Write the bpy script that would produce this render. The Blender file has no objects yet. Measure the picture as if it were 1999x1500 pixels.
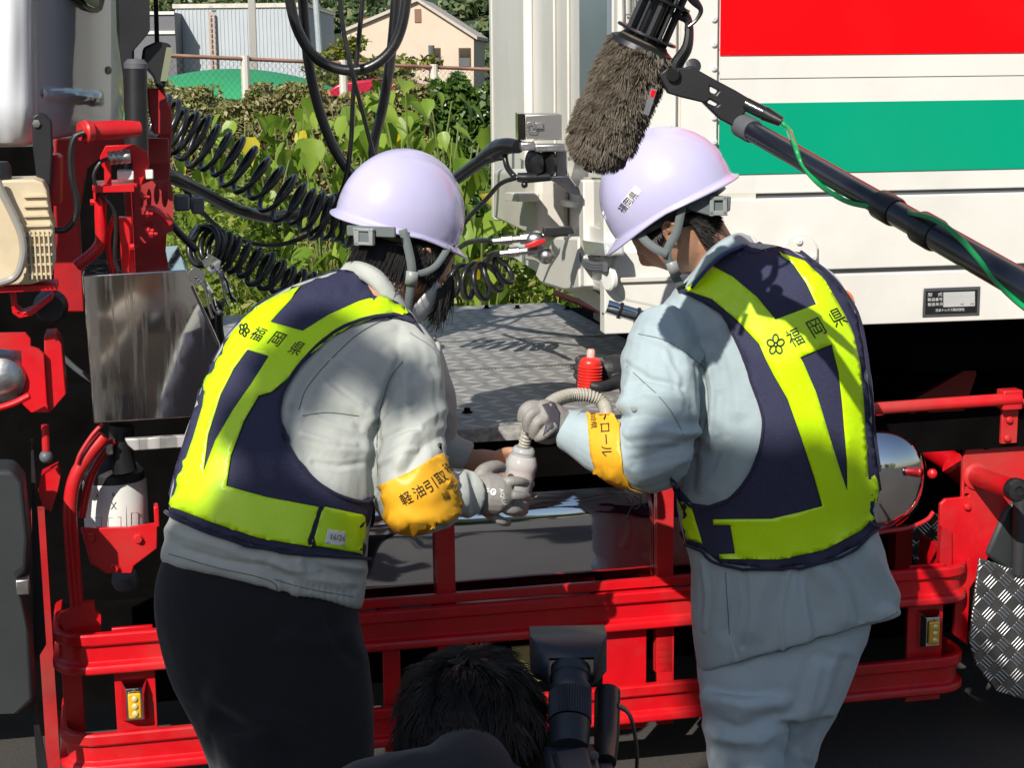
import bpy, bmesh, math, random
from math import sin, cos, pi, radians, sqrt
from mathutils import Vector, Matrix, noise
from mathutils.bvhtree import BVHTree
from mathutils.geometry import delaunay_2d_cdt, tessellate_polygon
random.seed(7)
sc = bpy.context.scene
COL = sc.collection
# ---------------------------------------------------------------- camera, sky, sun
FPX = 3325.0
PITCH, ROLL = 10.5, -0.6
CAM = Vector((0, 0, 1.85))
RC = Matrix.Rotation(radians(90 - PITCH), 3, 'X') @ Matrix.Rotation(radians(ROLL), 3, 'Z')
cd = bpy.data.cameras.new('camera'); co = bpy.data.objects.new('camera', cd); COL.objects.link(co)
cd.sensor_width = 36.0; cd.lens = 36.0 * FPX / 1999; cd.clip_start = 0.05; cd.clip_end = 3000
co.matrix_world = Matrix.Translation(CAM) @ RC.to_4x4()
sc.camera = co
SUN_TRAVEL = Vector((0.31, 0.74, -0.60)).normalized()
w = bpy.data.worlds.new("World"); sc.world = w; w.use_nodes = True
nt = w.node_tree; nt.nodes.clear()
sky = nt.nodes.new('ShaderNodeTexSky'); sky.sky_type = 'NISHITA'; sky.sun_disc = False
sky.sun_elevation = math.asin(-SUN_TRAVEL.z)
sky.sun_rotation = math.atan2(-SUN_TRAVEL.x, -SUN_TRAVEL.y)
bgn = nt.nodes.new('ShaderNodeBackground'); bgn.inputs[1].default_value = 0.085
won = nt.nodes.new('ShaderNodeOutputWorld')
nt.links.new(sky.outputs[0], bgn.inputs[0]); nt.links.new(bgn.outputs[0], won.inputs[0])
sl = bpy.data.lights.new('sun', 'SUN'); sl.energy = 5.0; sl.angle = radians(0.5); sl.color = (1.0, 0.95, 0.87)
so = bpy.data.objects.new('sun', sl); COL.objects.link(so)
so.rotation_euler = SUN_TRAVEL.to_track_quat('-Z', 'Y').to_euler(); so.location = (-6, -6, 9)
sc.view_settings.view_transform = 'Standard'; sc.view_settings.look = 'None'
sc.view_settings.exposure = 0.22; sc.view_settings.gamma = 1.0; sc.view_settings.use_curve_mapping = False
sc.cycles.max_bounces = 8; sc.cycles.caustics_reflective = False; sc.cycles.caustics_refractive = False
sc.cycles.use_denoising = True

# ---------------------------------------------------------------- pixel helpers (anchors measured on the photograph, placed at real depths)
def ray(px, py): return RC @ Vector(((px - 999.5) / FPX, -(py - 750) / FPX, -1))
def PY(px, py, y): r = ray(px, py); return CAM + r * (y / r.y)
def PZ(px, py, z): r = ray(px, py); return CAM + r * ((z - CAM.z) / r.z)
RCI = RC.inverted()
def proj(p):
    q = RCI @ (p - CAM); return (999.5 - q.x / q.z * FPX, 750 + q.y / q.z * FPX, -q.z)
class Frame:
    def __init__(s, o, deg):
        a = radians(deg); s.o = Vector((o[0], o[1], 0)); s.a = a
        s.u = Vector((cos(a), sin(a), 0)); s.w = Vector((-sin(a), cos(a), 0))
    def __call__(s, u, w, z): return s.o + s.u * u + s.w * w + Vector((0, 0, z))
    def inv(s, p): d = p - s.o; return (d.dot(s.u), d.dot(s.w), p.z)
    def px(s, px, py, w=0.0):
        r = ray(px, py); t = ((s.o + s.w * w - CAM).dot(s.w)) / r.dot(s.w); return CAM + r * t
    def uz(s, px, py, w=0.0): a = s.inv(s.px(px, py, w)); return a[0], a[2]
    def pxu(s, px, py, u=0.0):
        r = ray(px, py); t = ((s.o + s.u * u - CAM).dot(s.u)) / r.dot(s.u); return CAM + r * t
    def wz(s, px, py, u=0.0): a = s.inv(s.pxu(px, py, u)); return a[1], a[2]
T = Frame((0, 4.10), 12.5)
_c = CAM + ray(1205, 560) * 4.32
R = Frame((_c.x, _c.y), 9.5)
WF = Frame((0, 0), 0)

# ---------------------------------------------------------------- mesh builder
def catmull(pts, n=8, closed=False):
    P = [Vector(p) for p in pts]; out = []
    m = len(P)
    if m < 3: return P
    rng = range(m) if closed else range(m - 1)
    for i in rng:
        p0 = P[(i - 1) % m] if closed or i > 0 else P[0] * 2 - P[1]
        p1 = P[i]; p2 = P[(i + 1) % m]
        p3 = P[(i + 2) % m] if closed or i + 2 < m else P[-1] * 2 - P[-2]
        for k in range(n):
            t = k / n; t2 = t * t; t3 = t2 * t
            out.append(0.5 * ((2 * p1) + (p2 - p0) * t + (2 * p0 - 5 * p1 + 4 * p2 - p3) * t2 + (3 * p1 - p0 - 3 * p2 + p3) * t3))
    if not closed: out.append(P[-1].copy())
    return out
def lerp(a, b, t): return a + (b - a) * t
def frame_axes(d):
    d = d.normalized(); up = Vector((0, 0, 1)) if abs(d.z) < 0.9 else Vector((1, 0, 0))
    x = d.cross(up).normalized(); return x, x.cross(d).normalized()
class MB:
    k = 1.0
    def __init__(s): s.v = []; s.f = []
    def add(s, vs, fs):
        b = len(s.v); s.v += [Vector(x) for x in vs]; s.f += [tuple(b + i for i in f) for f in fs]; return s
    def box(s, F, u0, u1, w0, w1, z0, z1):
        p = [F(u, w_, z) for z in (z0, z1) for w_ in (w0, w1) for u in (u0, u1)]
        return s.add(p, [(0, 2, 3, 1), (4, 5, 7, 6), (0, 1, 5, 4), (2, 6, 7, 3), (0, 4, 6, 2), (1, 3, 7, 5)])
    def pbox(s, F, px0, py0, px1, py1, w0, w1):
        u0, z1 = F.uz(px0, py0, w0); u1, z0 = F.uz(px1, py1, w0)
        return s.box(F, min(u0, u1), max(u0, u1), w0, w1, min(z0, z1), max(z0, z1))
    def extr(s, loops, d):
        # loops: outer + holes, lists of world points (planar); extruded by vector d
        tri = tessellate_polygon([[Vector(p) for p in l] for l in loops])
        flat = [Vector(p) for l in loops for p in l]; n = len(flat)
        s0 = 0; fs = []
        if tri:
            a, b, c = (flat[i] for i in tri[0]); nn = (b - a).cross(c - a)
            flip = nn.dot(d) > 0
            for t in tri:
                t = tuple(t)
                if flip: t = t[::-1]
                fs.append(t); fs.append(tuple(i + n for i in t[::-1]))
        for l in loops:
            m = len(l)
            for i in range(m):
                a, b = s0 + i, s0 + (i + 1) % m; fs.append((a, b, b + n, a + n))
            s0 += m
        s.add(flat + [p + d for p in flat], fs); return s
    def prism(s, F, poly, w0, w1, holes=()):
        return s.extr([[F.px(x, y, w0) for x, y in poly]] + [[F.px(x, y, w0) for x, y in h] for h in holes], F.w * (w1 - w0))
    def uprism(s, F, poly, u0, u1, holes=()):
        # polygon on the plane u=u0 given in pixels
        return s.extr([[F.pxu(x, y, u0) for x, y in poly]] + [[F.pxu(x, y, u0) for x, y in h] for h in holes], F.u * (u1 - u0))
    def fprism(s, F, poly, z0=None, w0=0, w1=1, axis='w'):
        # polygon in frame coordinates: (u,z) extruded along w, or (w,z) extruded along u, or (u,w) extruded along z
        if axis == 'w': return s.extr([[F(a, w0, b) for a, b in poly]], F.w * (w1 - w0))
        if axis == 'u': return s.extr([[F(w0, a, b) for a, b in poly]], F.u * (w1 - w0))
        return s.extr([[F(a, b, w0) for a, b in poly]], Vector((0, 0, w1 - w0)))
    def tube(s, pts, r, seg=10, smooth=6, caps=True, flat=None):
        P = catmull(pts, smooth) if smooth and len(pts) > 2 else [Vector(p) for p in pts]
        n = len(P)
        if isinstance(r, (list, tuple)):
            m = len(r) - 1
            rr = [lerp(r[min(int(i / (n - 1) * m), m - 1)], r[min(int(i / (n - 1) * m), m - 1) + 1], i / (n - 1) * m - min(int(i / (n - 1) * m), m - 1)) for i in range(n)]
        else: rr = [r] * n
        t = (P[1] - P[0]).normalized(); x, y = frame_axes(t)
        vs = []
        for i in range(n):
            t2 = (P[min(i + 1, n - 1)] - P[max(i - 1, 0)])
            t2 = t2.normalized() if t2.length > 1e-9 else t
            q = t.rotation_difference(t2); x = (q @ x); y = (q @ y); t = t2
            for k in range(seg):
                a = 2 * pi * k / seg; vs.append(P[i] + (x * cos(a) + y * sin(a) * (flat or 1)) * rr[i] * MB.k)
        fs = [(i * seg + k, i * seg + (k + 1) % seg, (i + 1) * seg + (k + 1) % seg, (i + 1) * seg + k) for i in range(n - 1) for k in range(seg)]
        if caps: fs += [tuple(range(seg))[::-1], tuple((n - 1) * seg + k for k in range(seg))]
        return s.add(vs, fs)
    def lathe(s, prof, p, ax, seg=20, sx=1.0, xdir=None):
        ax = Vector(ax).normalized(); p = Vector(p)
        if xdir is None: x, y = frame_axes(ax)
        else: x = (Vector(xdir) - ax * ax.dot(Vector(xdir))).normalized(); y = ax.cross(x)
        n = len(prof); vs = []
        for r, t in prof:
            r *= MB.k; t *= MB.k
            for k in range(seg):
                a = 2 * pi * k / seg; vs.append(p + ax * t + x * cos(a) * r * sx + y * sin(a) * r)
        fs = [(i * seg + k, i * seg + (k + 1) % seg, (i + 1) * seg + (k + 1) % seg, (i + 1) * seg + k) for i in range(n - 1) for k in range(seg)]
        if prof[0][0] > 1e-6: fs.append(tuple(range(seg))[::-1])
        if prof[-1][0] > 1e-6: fs.append(tuple((n - 1) * seg + k for k in range(seg)))
        return s.add(vs, fs)
    def ball(s, c, r, seg=14, sc=(1, 1, 1), M=None):
        c = Vector(c); vs = []; fs = []; m = seg // 2
        for i in range(m + 1):
            th = pi * i / m
            for k in range(seg):
                a = 2 * pi * k / seg; q = Vector((sin(th) * cos(a) * sc[0], sin(th) * sin(a) * sc[1], cos(th) * sc[2])) * r
                vs.append(c + (M @ q if M else q))
        fs = [(i * seg + k, (i + 1) * seg + k, (i + 1) * seg + (k + 1) % seg, i * seg + (k + 1) % seg) for i in range(m) for k in range(seg)]
        return s.add(vs, fs)
    def sweep(s, prof, path, F, z=0, closed_prof=True):
        # prof: (outward offset, dz); path: (u,w) list in frame F
        n = len(path); m = len(prof); vs = []
        for i, (u, w_) in enumerate(path):
            a = path[max(i - 1, 0)]; b = path[min(i + 1, n - 1)]
            d = Vector((b[0] - a[0], b[1] - a[1])).normalized(); nx, ny = d.y, -d.x
            for o, dz in prof: vs.append(F(u + nx * o, w_ + ny * o, z + dz))
        fs = [(i * m + k, (i + 1) * m + k, (i + 1) * m + (k + 1) % m, i * m + (k + 1) % m) for i in range(n - 1) for k in range(m)]
        fs += [tuple(range(m)), tuple((n - 1) * m + k for k in range(m))[::-1]]
        return s.add(vs, fs)
    def grid(s, fn, nu, nv, closed_u=False):
        vs = [fn(i / nu, j / nv) for j in range(nv + 1) for i in range(nu + (0 if closed_u else 1))]
        c = nu if closed_u else nu + 1
        fs = [(j * c + i, j * c + (i + 1) % c, (j + 1) * c + (i + 1) % c, (j + 1) * c + i) for j in range(nv) for i in range(nu)]
        return s.add(vs, fs)
    def mesh(s, name, fix=True):
        me = bpy.data.meshes.new(name); me.from_pydata([tuple(v) for v in s.v], [], s.f); me.validate(); 
        if fix:
            bm = bmesh.new(); bm.from_mesh(me); bmesh.ops.remove_doubles(bm, verts=bm.verts, dist=1e-6)
            bmesh.ops.recalc_face_normals(bm, faces=bm.faces); bm.to_mesh(me); bm.free()
        return me
def add_obj(name, me, m=None, parent=None, smooth=35, **props):
    o = bpy.data.objects.new(name, me); COL.objects.link(o)
    if m is not None:
        me.materials.clear(); me.materials.append(m)
    if smooth:
        me.polygons.foreach_set('use_smooth', [True] * len(me.polygons))
        if smooth < 180: me.set_sharp_from_angle(angle=radians(smooth))
    if parent is not None:
        o.parent = parent
        if parent.type == 'EMPTY': o.matrix_parent_inverse = Matrix.Translation(-parent.location)
    for k, v in props.items(): o[k] = v
    return o
def P(name, mb, m, parent=None, bevel=0, smooth=35, seg=2, solid=0, **props):
    o = add_obj(name, mb.mesh(name), m, parent, smooth, **props)
    if solid:
        md = o.modifiers.new('solid', 'SOLIDIFY'); md.thickness = solid; md.offset = 0
    if bevel:
        md = o.modifiers.new('bevel', 'BEVEL'); md.width = bevel; md.segments = seg; md.limit_method = 'ANGLE'; md.angle_limit = radians(40); md.harden_normals = False
    return o
def thing(name, label, cat, loc=(0, 0, 0), group=None):
    o = bpy.data.objects.new(name, None); COL.objects.link(o); o.location = loc; o.empty_display_size = 0.1
    o['label'] = label; o['category'] = cat
    if group: o['group'] = group
    return o
def dup(root, loc, label=None, rotz=0, scale=1):
    r = root.copy(); COL.objects.link(r); r.location = loc; r.rotation_euler = (0, 0, rotz); r.scale = (scale,) * 3
    if label: r['label'] = label
    for ch in list(root.children):
        c = ch.copy(); COL.objects.link(c); c.parent = r
        for g in ch.children:
            d = g.copy(); COL.objects.link(d); d.parent = c
    return r

# ---------------------------------------------------------------- materials
class N:
    def __init__(s, name):
        s.m = bpy.data.materials.new(name); s.m.use_nodes = True; s.t = s.m.node_tree; s.b = s.t.nodes['Principled BSDF']
        s.out = s.t.nodes['Material Output']
        s._tc = None
    def n(s, typ, **kw):
        x = s.t.nodes.new(typ)
        for k, v in kw.items(): setattr(x, k, v)
        return x
    def l(s, a, b): s.t.links.new(a, b)
    def tc(s):
        if not s._tc: s._tc = s.n('ShaderNodeTexCoord')
        return s._tc.outputs['Object']
    def noise(s, scale, detail=3, rough=.55, vec=None, dist=0):
        x = s.n('ShaderNodeTexNoise'); x.inputs['Scale'].default_value = scale; x.inputs['Detail'].default_value = detail
        x.inputs['Roughness'].default_value = rough; x.inputs['Distortion'].default_value = dist
        s.l(vec or s.tc(), x.inputs['Vector']); return x.outputs['Fac']
    def ramp(s, f, stops):
        x = s.n('ShaderNodeValToRGB'); e = x.color_ramp.elements
        while len(e) < len(stops): e.new(0.5)
        for i, (p, c) in enumerate(stops): e[i].position = p; e[i].color = c if len(c) == 4 else (*c, 1)
        s.l(f, x.inputs[0]); return x.outputs[0]
    def math(s, op, a, b=None, c=None, clamp=False):
        x = s.n('ShaderNodeMath', operation=op, use_clamp=clamp)
        for i, v in enumerate((a, b, c)):
            if v is None: continue
            if isinstance(v, (int, float)): x.inputs[i].default_value = v
            else: s.l(v, x.inputs[i])
        return x.outputs[0]
    def mix(s, f, a, b):
        x = s.n('ShaderNodeMix', data_type='RGBA')
        for i, v in ((0, f), (6, a), (7, b)):
            if isinstance(v, (int, float)): x.inputs[i].default_value = v
            elif isinstance(v, tuple): x.inputs[i].default_value = v if len(v) == 4 else (*v, 1)
            else: s.l(v, x.inputs[i])
        return x.outputs[2]
    def bump(s, h, strength=.3, dist=.01):
        x = s.n('ShaderNodeBump'); x.inputs['Strength'].default_value = strength; x.inputs['Distance'].default_value = dist
        s.l(h, x.inputs['Height'])
        if s.b.inputs['Normal'].is_linked: s.l(s.b.inputs['Normal'].links[0].from_socket, x.inputs['Normal'])
        s.l(x.outputs[0], s.b.inputs['Normal']); return x
def mat(name, col, rough=.5, metal=0, coat=0, var=.12, vscale=6, bump=0, bscale=60, spec=None, trans=0, alpha=1, rvar=0, emit=None, ior=None, dirt=0, sub=0):
    k = N(name); b = k.b
    dark = tuple(c * (1 - var) for c in col); lite = tuple(min(1, c * (1 + var * .6)) for c in col)
    nz = k.noise(vscale, 5)
    c = k.ramp(nz, [(.3, dark), (.7, lite)])
    if dirt:
        dn = k.noise(2.3, 7, .65); c = k.mix(k.math('MULTIPLY', k.ramp(dn, [(.45, (0, 0, 0)), (.75, (1, 1, 1))]), dirt), c, (.16, .13, .10))
    k.l(c, b.inputs['Base Color'])
    b.inputs['Roughness'].default_value = rough; b.inputs['Metallic'].default_value = metal
    if rvar:
        rn = k.noise(vscale * 2.3, 6, .65); k.l(k.math('ADD', k.math('MULTIPLY', rn, rvar * 2), rough - rvar), b.inputs['Roughness'])
    b.inputs['Coat Weight'].default_value = coat; b.inputs['Coat Roughness'].default_value = .04
    if spec is not None: b.inputs['Specular IOR Level'].default_value = spec
    if trans: b.inputs['Transmission Weight'].default_value = trans
    if ior: b.inputs['IOR'].default_value = ior
    if sub: b.inputs['Subsurface Weight'].default_value = sub; b.inputs['Subsurface Scale'].default_value = .01; b.inputs['Subsurface Radius'].default_value = (1, .35, .2)
    b.inputs['Alpha'].default_value = alpha
    if bump: k.bump(k.noise(bscale, 4), bump, .004)
    if emit: b.inputs['Emission Color'].default_value = (*emit[0], 1); b.inputs['Emission Strength'].default_value = emit[1]
    return k.m
def tread(name, col, ang, scale, bars=0, plane='xy', rough=.35, metal=.9):
    k = N(name); b = k.b
    mp = k.n('ShaderNodeMapping'); mp.inputs['Rotation'].default_value = (0, 0, -ang) ; k.l(k.tc(), mp.inputs[0])
    sp = k.n('ShaderNodeSeparateXYZ'); k.l(mp.outputs[0], sp.inputs[0])
    X = k.math('MULTIPLY', sp.outputs[0], scale); Yc = k.math('MULTIPLY', sp.outputs[1 if plane == 'xy' else 2], scale)
    if plane == 'rot': pass
    cx = k.math('FLOOR', X); cy = k.math('FLOOR', Yc)
    par = k.math('FLOORED_MODULO', k.math('ADD', cx, cy), 2)
    qx = k.math('SUBTRACT', k.math('FRACT', X), .5); qy = k.math('SUBTRACT', k.math('FRACT', Yc), .5)
    a = k.math('ADD', qx, qy); c = k.math('SUBTRACT', qx, qy)
    def mixf(f, p, q): return k.math('ADD', k.math('MULTIPLY', f, k.math('SUBTRACT', q, p)), p)
    A = mixf(par, a, c); C = mixf(par, c, a)
    if bars:
        lug = k.math('SUBTRACT', 1, k.math('ADD', k.math('POWER', k.math('MULTIPLY', A, 1.75), 8), k.math('POWER', k.math('MULTIPLY', C, 1.7), 8)), clamp=True)
        s_ = k.math('SINE', k.math('MULTIPLY', C, bars)); s_ = k.math('POWER', k.math('ABSOLUTE', s_), 3)
        h = k.math('MULTIPLY', lug, s_)
    else:
        h = k.math('SUBTRACT', 1, k.math('ADD', k.math('POWER', k.math('MULTIPLY', A, 1.25), 2), k.math('POWER', k.math('MULTIPLY', C, 3.4), 2)), clamp=True)
        h = k.math('POWER', h, .5)
    nz = k.noise(14, 6, .7)
    base = k.mix(k.ramp(nz, [(.35, (0, 0, 0)), (.7, (1, 1, 1))]), tuple(x * .62 for x in col), col)
    k.l(k.mix(k.math('MULTIPLY', h, .7), base, tuple(min(1, x * 1.7) for x in col)), b.inputs['Base Color'])
    b.inputs['Metallic'].default_value = metal
    k.l(k.math('ADD', k.math('MULTIPLY', nz, .25), rough - .1), b.inputs['Roughness'])
    k.bump(h, .9, .0022)
    return k.m
M = {}
M['red'] = mat('red_paint', (.60, .004, .010), .36, 0, .15, .16, 7, .06, 120, rvar=.14, dirt=.42)
M['red2'] = mat('red_paint_shaded_dusty', (.42, .006, .010), .5, 0, .1, .25, 9, .1, 60, dirt=.4)  # darker red for recessed parts: shade put into the colour, dust over it
M['white'] = mat('white_cab_paint', (.64, .65, .68), .2, 0, .7, .03, 3)
M['panel'] = mat('trailer_panel', (.70, .685, .63), .38, 0, .1, .05, 3, .03, 30, dirt=.16)
M['panel2'] = mat('trailer_gelcoat', (.62, .59, .52), .35, 0, .2, .08, 5, .03, 30, dirt=.35)
M['stripe_red'] = mat('red_stripe_film', (.85, .0, .003), .5, 0, 0, .03, 3, dirt=.03, spec=.15)
M['stripe_green'] = mat('green_stripe_film', (.0, .30, .165), .5, 0, 0, .04, 3, dirt=.03, spec=.15)
M['black'] = mat('black_plastic', (.016, .016, .018), .42, 0, 0, .3, 12, .08, 200)
M['rubber'] = mat('black_rubber', (.014, .014, .015), .32, 0, .12, .35, 20, .1, 150)
M['dark'] = mat('underbody_shade_black', (.004, .0036, .0036), .9, 0, 0, .5, 7, .3, 25, spec=.03)  # near-black base colour carries the deep shade under the truck
M['grey'] = mat('grey_plastic', (.10, .105, .115), .5, 0, 0, .2, 8, .08, 160)
M['greybox'] = mat('grey_mudguard', (.030, .034, .036), .5, 0, 0, .2, 5, .1, 200)
M['steel'] = mat('stainless_steel', (.52, .51, .49), .13, 1, 0, .10, 8, 0, rvar=.08)
M['chrome'] = mat('polished_metal', (.72, .73, .75), .06, 1, 0, .04, 8, .02, 8)
M['alu'] = mat('cast_metal', (.5, .49, .47), .35, 1, 0, .3, 30, .15, 120)
M['zinc'] = mat('zinc_bolt', (.55, .53, .50), .35, 1, 0, .3, 40)
M['white_plastic'] = mat('white_plastic', (.72, .72, .68), .4, 0, .1, .05, 10)
M['cream'] = mat('cream_plastic_tank', (.60, .50, .34), .42, 0, 0, .25, 6, .1, 60, sub=.3)
M['amber'] = mat('amber_lens', (.75, .42, .02), .15, 0, .6, .2, 40, sub=.0)
M['orange_lens'] = mat('orange_lens', (.75, .16, .01), .2, 0, .6, .1, 20)
M['glassd'] = mat('dark_window_glass', (.012, .014, .014), .04, 0, 1, .1, 4)
M['plate'] = tread('tread_plate', (.36, .35, .335), T.a, 17, rough=.5, metal=.3)
M['platevert'] = tread('tread_fender', (.30, .30, .30), T.a, 22, bars=11, plane='xz', rough=.3)
# ================================================================= TRACTOR
truck = thing('tractor_truck', 'red lorry tractor with white cab, tread plate deck and red side guard rails', 'truck', T(0, 0.5, 0))
def hole(cx, cy, rx, ry, n=10): return [(cx + rx * cos(2 * pi * i / n), cy + ry * sin(2 * pi * i / n)) for i in range(n)]
# ---- cab: sunlit side wall at the left, glossy rear wall turning away behind it
def cabw(x, y=0): 
    t = max(0, x - 58) / 180; return t * .60 - .0 + (.10 * max(0, (t - .86) / .14) ** 2)
def cab(s, t):
    x = -160 + 400 * s; y = lerp(-420, 282 - 38 * max(0, x - 40) / 200, t)
    if y > 200 and x > 225: x -= (y - 200) * .12 * (x - 225) / 15
    wv = cabw(x) + .012 * sin(y * .012 + 1.0) * (1 if x > 58 else .5)
    if x < 75: q = min(1, (75 - x) / 34); wv -= .035 * (q * q * (3 - 2 * q))
    if x <= 58: wv -= .012 * math.exp(-((x - 20) / 18) ** 2) * (1 + .5 * sin(y * .02))
    if y > 200: wv += ((y - 200) / 80) ** 2 * .05
    if x > 62: wv -= .05 * math.exp(-((y - 182 - (x - 80) * .10) / 5) ** 2) * (1 if 80 < x < 195 else 0)
    return T.px(x, y, wv)
mb = MB(); mb.grid(cab, 100, 90)
P('cab', mb, M['white'], truck, solid=.012, smooth=180)
def onrear(poly, off): return [T.px(x, y, cabw(x) - off) for x, y in poly]
def rear_plate(name, poly, off, th, m, parent):
    mb = MB(); pts = onrear(poly, off); mb.extr([pts], (T.px(140, 0, cabw(140)) - T.px(140, 0, cabw(140) - th))); return P(name, mb, m, parent)
win = rear_plate('window', [(104, -420), (196, -420), (205, -2), (200, 18), (190, 25), (172, 20), (140, 0), (116, -20), (106, -44)], .03, .03, M['rubber'], truck)
rear_plate('pane', [(112, -410), (188, -410), (196, -4), (192, 10), (184, 15), (172, 10), (142, -10), (122, -26), (114, -46)], .045, .012, M['glassd'], win)
rear_plate('plug', hole(213, 137, 5, 8), .02, .02, M['black'], truck)
# floor line of the cab and a near-black sheet for the shade in its open cavity
mb = MB(); mb.pbox(T, -400, 296, 300, 1180, 1.5, 1.55); P('cavity_shade_sheet', mb, M['dark'], truck)
mb = MB(); mb.box(T, -3.0, 4.5, 1.05, 1.2, .10, .93); mb.box(T, -3.0, 4.5, .62, .70, .12, .40)
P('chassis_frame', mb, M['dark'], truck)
mb = MB(); mb.box(T, -1.6, 4.5, 1.25, 2.3, .3, .94)
P('underbody_shade_box', mb, M['dark'], truck)  # filler box, black in place of the shade under the truck
# black corner pillar and air intake behind the cab
mb = MB()
mb.prism(T, [(214, -420), (286, -420), (293, 60), (262, 96), (263, 300), (246, 300), (240, 150), (228, 60)], .16, .42)
P('corner_pillar', mb, M['black'], truck, bevel=.006)
mb = MB(); mb.prism(T, [(288, -420), (296, -420), (312, 112), (303, 120)], .30, .32)
P('side_deflector', mb, M['glassd'], truck)
mb = MB(); a = T.px(267, 330, .12); b = T.px(265, 122, .12)
L = (b - a).length; mb.lathe([(.028, 0), (.026, L - .012)], a, b - a, 24)
o = P('intake_post', mb, M['grey'] if 0 else M['black'], truck)
mb = MB(); mb.lathe([(.0275, L - .014), (.0275, L - .002), (.019, L + .008), (0, L + .009)], a, b - a, 24); P('post_cap', mb, M['grey'], o)
# work lamp behind the cab
mb = MB(); mb.prism(T, [(280, 92), (306, 80), (330, 84), (336, 92), (334, 108), (322, 172), (306, 172), (300, 150), (276, 122)], .20, .36)
wl = P('work_lamp', mb, M['black'], truck, bevel=.006)
mb = MB(); mb.prism(T, [(325, 92), (337, 92), (326, 158), (313, 158)], .185, .199); P('lens', mb, mat('lamp_glass', (.25, .27, .18), .1, 0, .6), wl)
mb = MB(); mb.prism(T, [(288, 172), (322, 172), (324, 192), (335, 214), (336, 262), (300, 262), (290, 214)], .24, .3)
mb.prism(T, [(240, 340), (330, 240), (336, 250), (322, 520), (250, 520)], .46, .5)
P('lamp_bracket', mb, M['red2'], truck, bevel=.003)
# black door strut and plates hanging from the cab corner
mb = MB(); mb.prism(T, [(62, 228), (74, 219), (88, 222), (101, 236), (103, 290), (98, 400), (78, 400), (64, 290)], -.06, -.035)
st = P('hinge_strut', mb, M['black'], truck, bevel=.004)
mb = MB(); mb.lathe([(.009, 0), (.009, .006), (0, .007)], T.px(71, 241, -.06), -T.w, 6); P('bolt', mb, M['zinc'], st)
mb = MB(); mb.prism(T, [(92, 308), (98, 303), (112, 303), (120, 310), (118, 402), (98, 402)], -.03, .1); P('hinge_plate', mb, M['red'], truck, bevel=.003)
# grab tube under the panel with its wire
mb = MB(); mb.lathe([(.0, 0), (.021, 0), (.021, .10), (.017, .14)], T.px(155, 256, -.05), T.px(250, 252, -.01) - T.px(155, 256, -.05), 20)
gt = P('grab_tube', mb, M['red'], truck)
mb = MB(); mb.lathe([(.022, -.004), (.026, .0), (.024, .014), (.020, .016)], T.px(166, 257, -.06), T.px(250, 252, -.01) - T.px(166, 257, -.06), 20); P('tube_flange', mb, M['red'], gt)
mb = MB(); mb.tube([T.px(x, y, -.08) for x, y in ((164, 258), (146, 268), (138, 300), (141, 350), (150, 390), (147, 425), (128, 448), (104, 450))], .0072, 10)
P('wire_conduit', mb, M['rubber'], truck)
# cab frame in red darkened for shade, seen between the parts
mb = MB()
mb.prism(T, [(105, 270), (330, 270), (330, 320), (252, 320), (205, 300), (170, 330), (155, 420), (165, 610), (105, 610)], .34, .38)
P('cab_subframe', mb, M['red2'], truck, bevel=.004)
# connector bracket
mb = MB()
mb.prism(T, [(195, 306), (206, 284), (262, 282), (288, 296), (292, 322), (286, 332), (283, 344), (276, 362), (262, 362), (258, 318), (250, 300), (216, 302), (218, 362), (204, 362), (203, 330), (196, 320)], .05, .062)
mb.prism(T, [(180, 362), (268, 358), (268, 366), (180, 372)], .02, .2)
P('connector_bracket', mb, M['red'], truck, bevel=.002)
mb = MB(); mb.pbox(T, 228, 334, 262, 352, .03, .10)
mb.pbox(T, 284, 332, 300, 350, .03, .07)
P('white_connector', mb, M['white_plastic'], truck, bevel=.003)
mb = MB(); mb.lathe([(.014, 0), (.017, .004), (.0145, .01), (.017, .016), (.0145, .022), (.017, .028), (.0145, .034), (.017, .04), (.015, .05)], T.px(211, 309, .02), T.px(252, 305, .02) - T.px(211, 309, .02), 16)
P('wound_socket', mb, M['alu'], truck)
mb = MB(); mb.tube([T.px(x, y, .01) for x, y in ((212, 309), (195, 318), (183, 345), (195, 378), (220, 405), (226, 440), (224, 500), (232, 530))], .0045, 8)
P('sensor_cable', mb, M['rubber'], truck)
# red posts
mb = MB()
mb.tube([T.px(x, y, .03) for x, y in ((196, 380), (196, 420), (197, 462), (192, 482), (175, 500), (150, 519))], .0135, 14, smooth=5, caps=False)
mb.tube([T.px(x, y, .03) for x, y in ((196, 380), (196, 420), (197, 462), (192, 482), (175, 500), (149, 520))], .0108, 14, smooth=5, caps=False)
P('bent_tube', mb, M['red'], truck)
mb = MB()
mb.pbox(T, 181, 364, 262, 374, .0, .12)
mb.pbox(T, 232, 425, 262, 538, .06, .10); mb.pbox(T, 256, 366, 264, 538, .0, .10); mb.pbox(T, 181, 364, 187, 390, .0, .12)
P('front_post', mb, M['red'], truck, bevel=.002)
mb = MB(); mb.tube([T.px(x, y, .05) for x, y in ((224, 420), (214, 450), (212, 490), (222, 540))], .006, 8)
P('curved_rod', mb, M['red'], truck)
for (x, y) in ((275, 385), (281, 418), (283, 450), (290, 457), (253, 482), (176, 395)):
    mb = MB(); mb.lathe([(.008, 0), (.008, .01), (.004, .011), (.004, .02), (0, .02)], T.px(x, y, .05), T.u, 6); P('bolt', mb, M['red'], truck)
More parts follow.
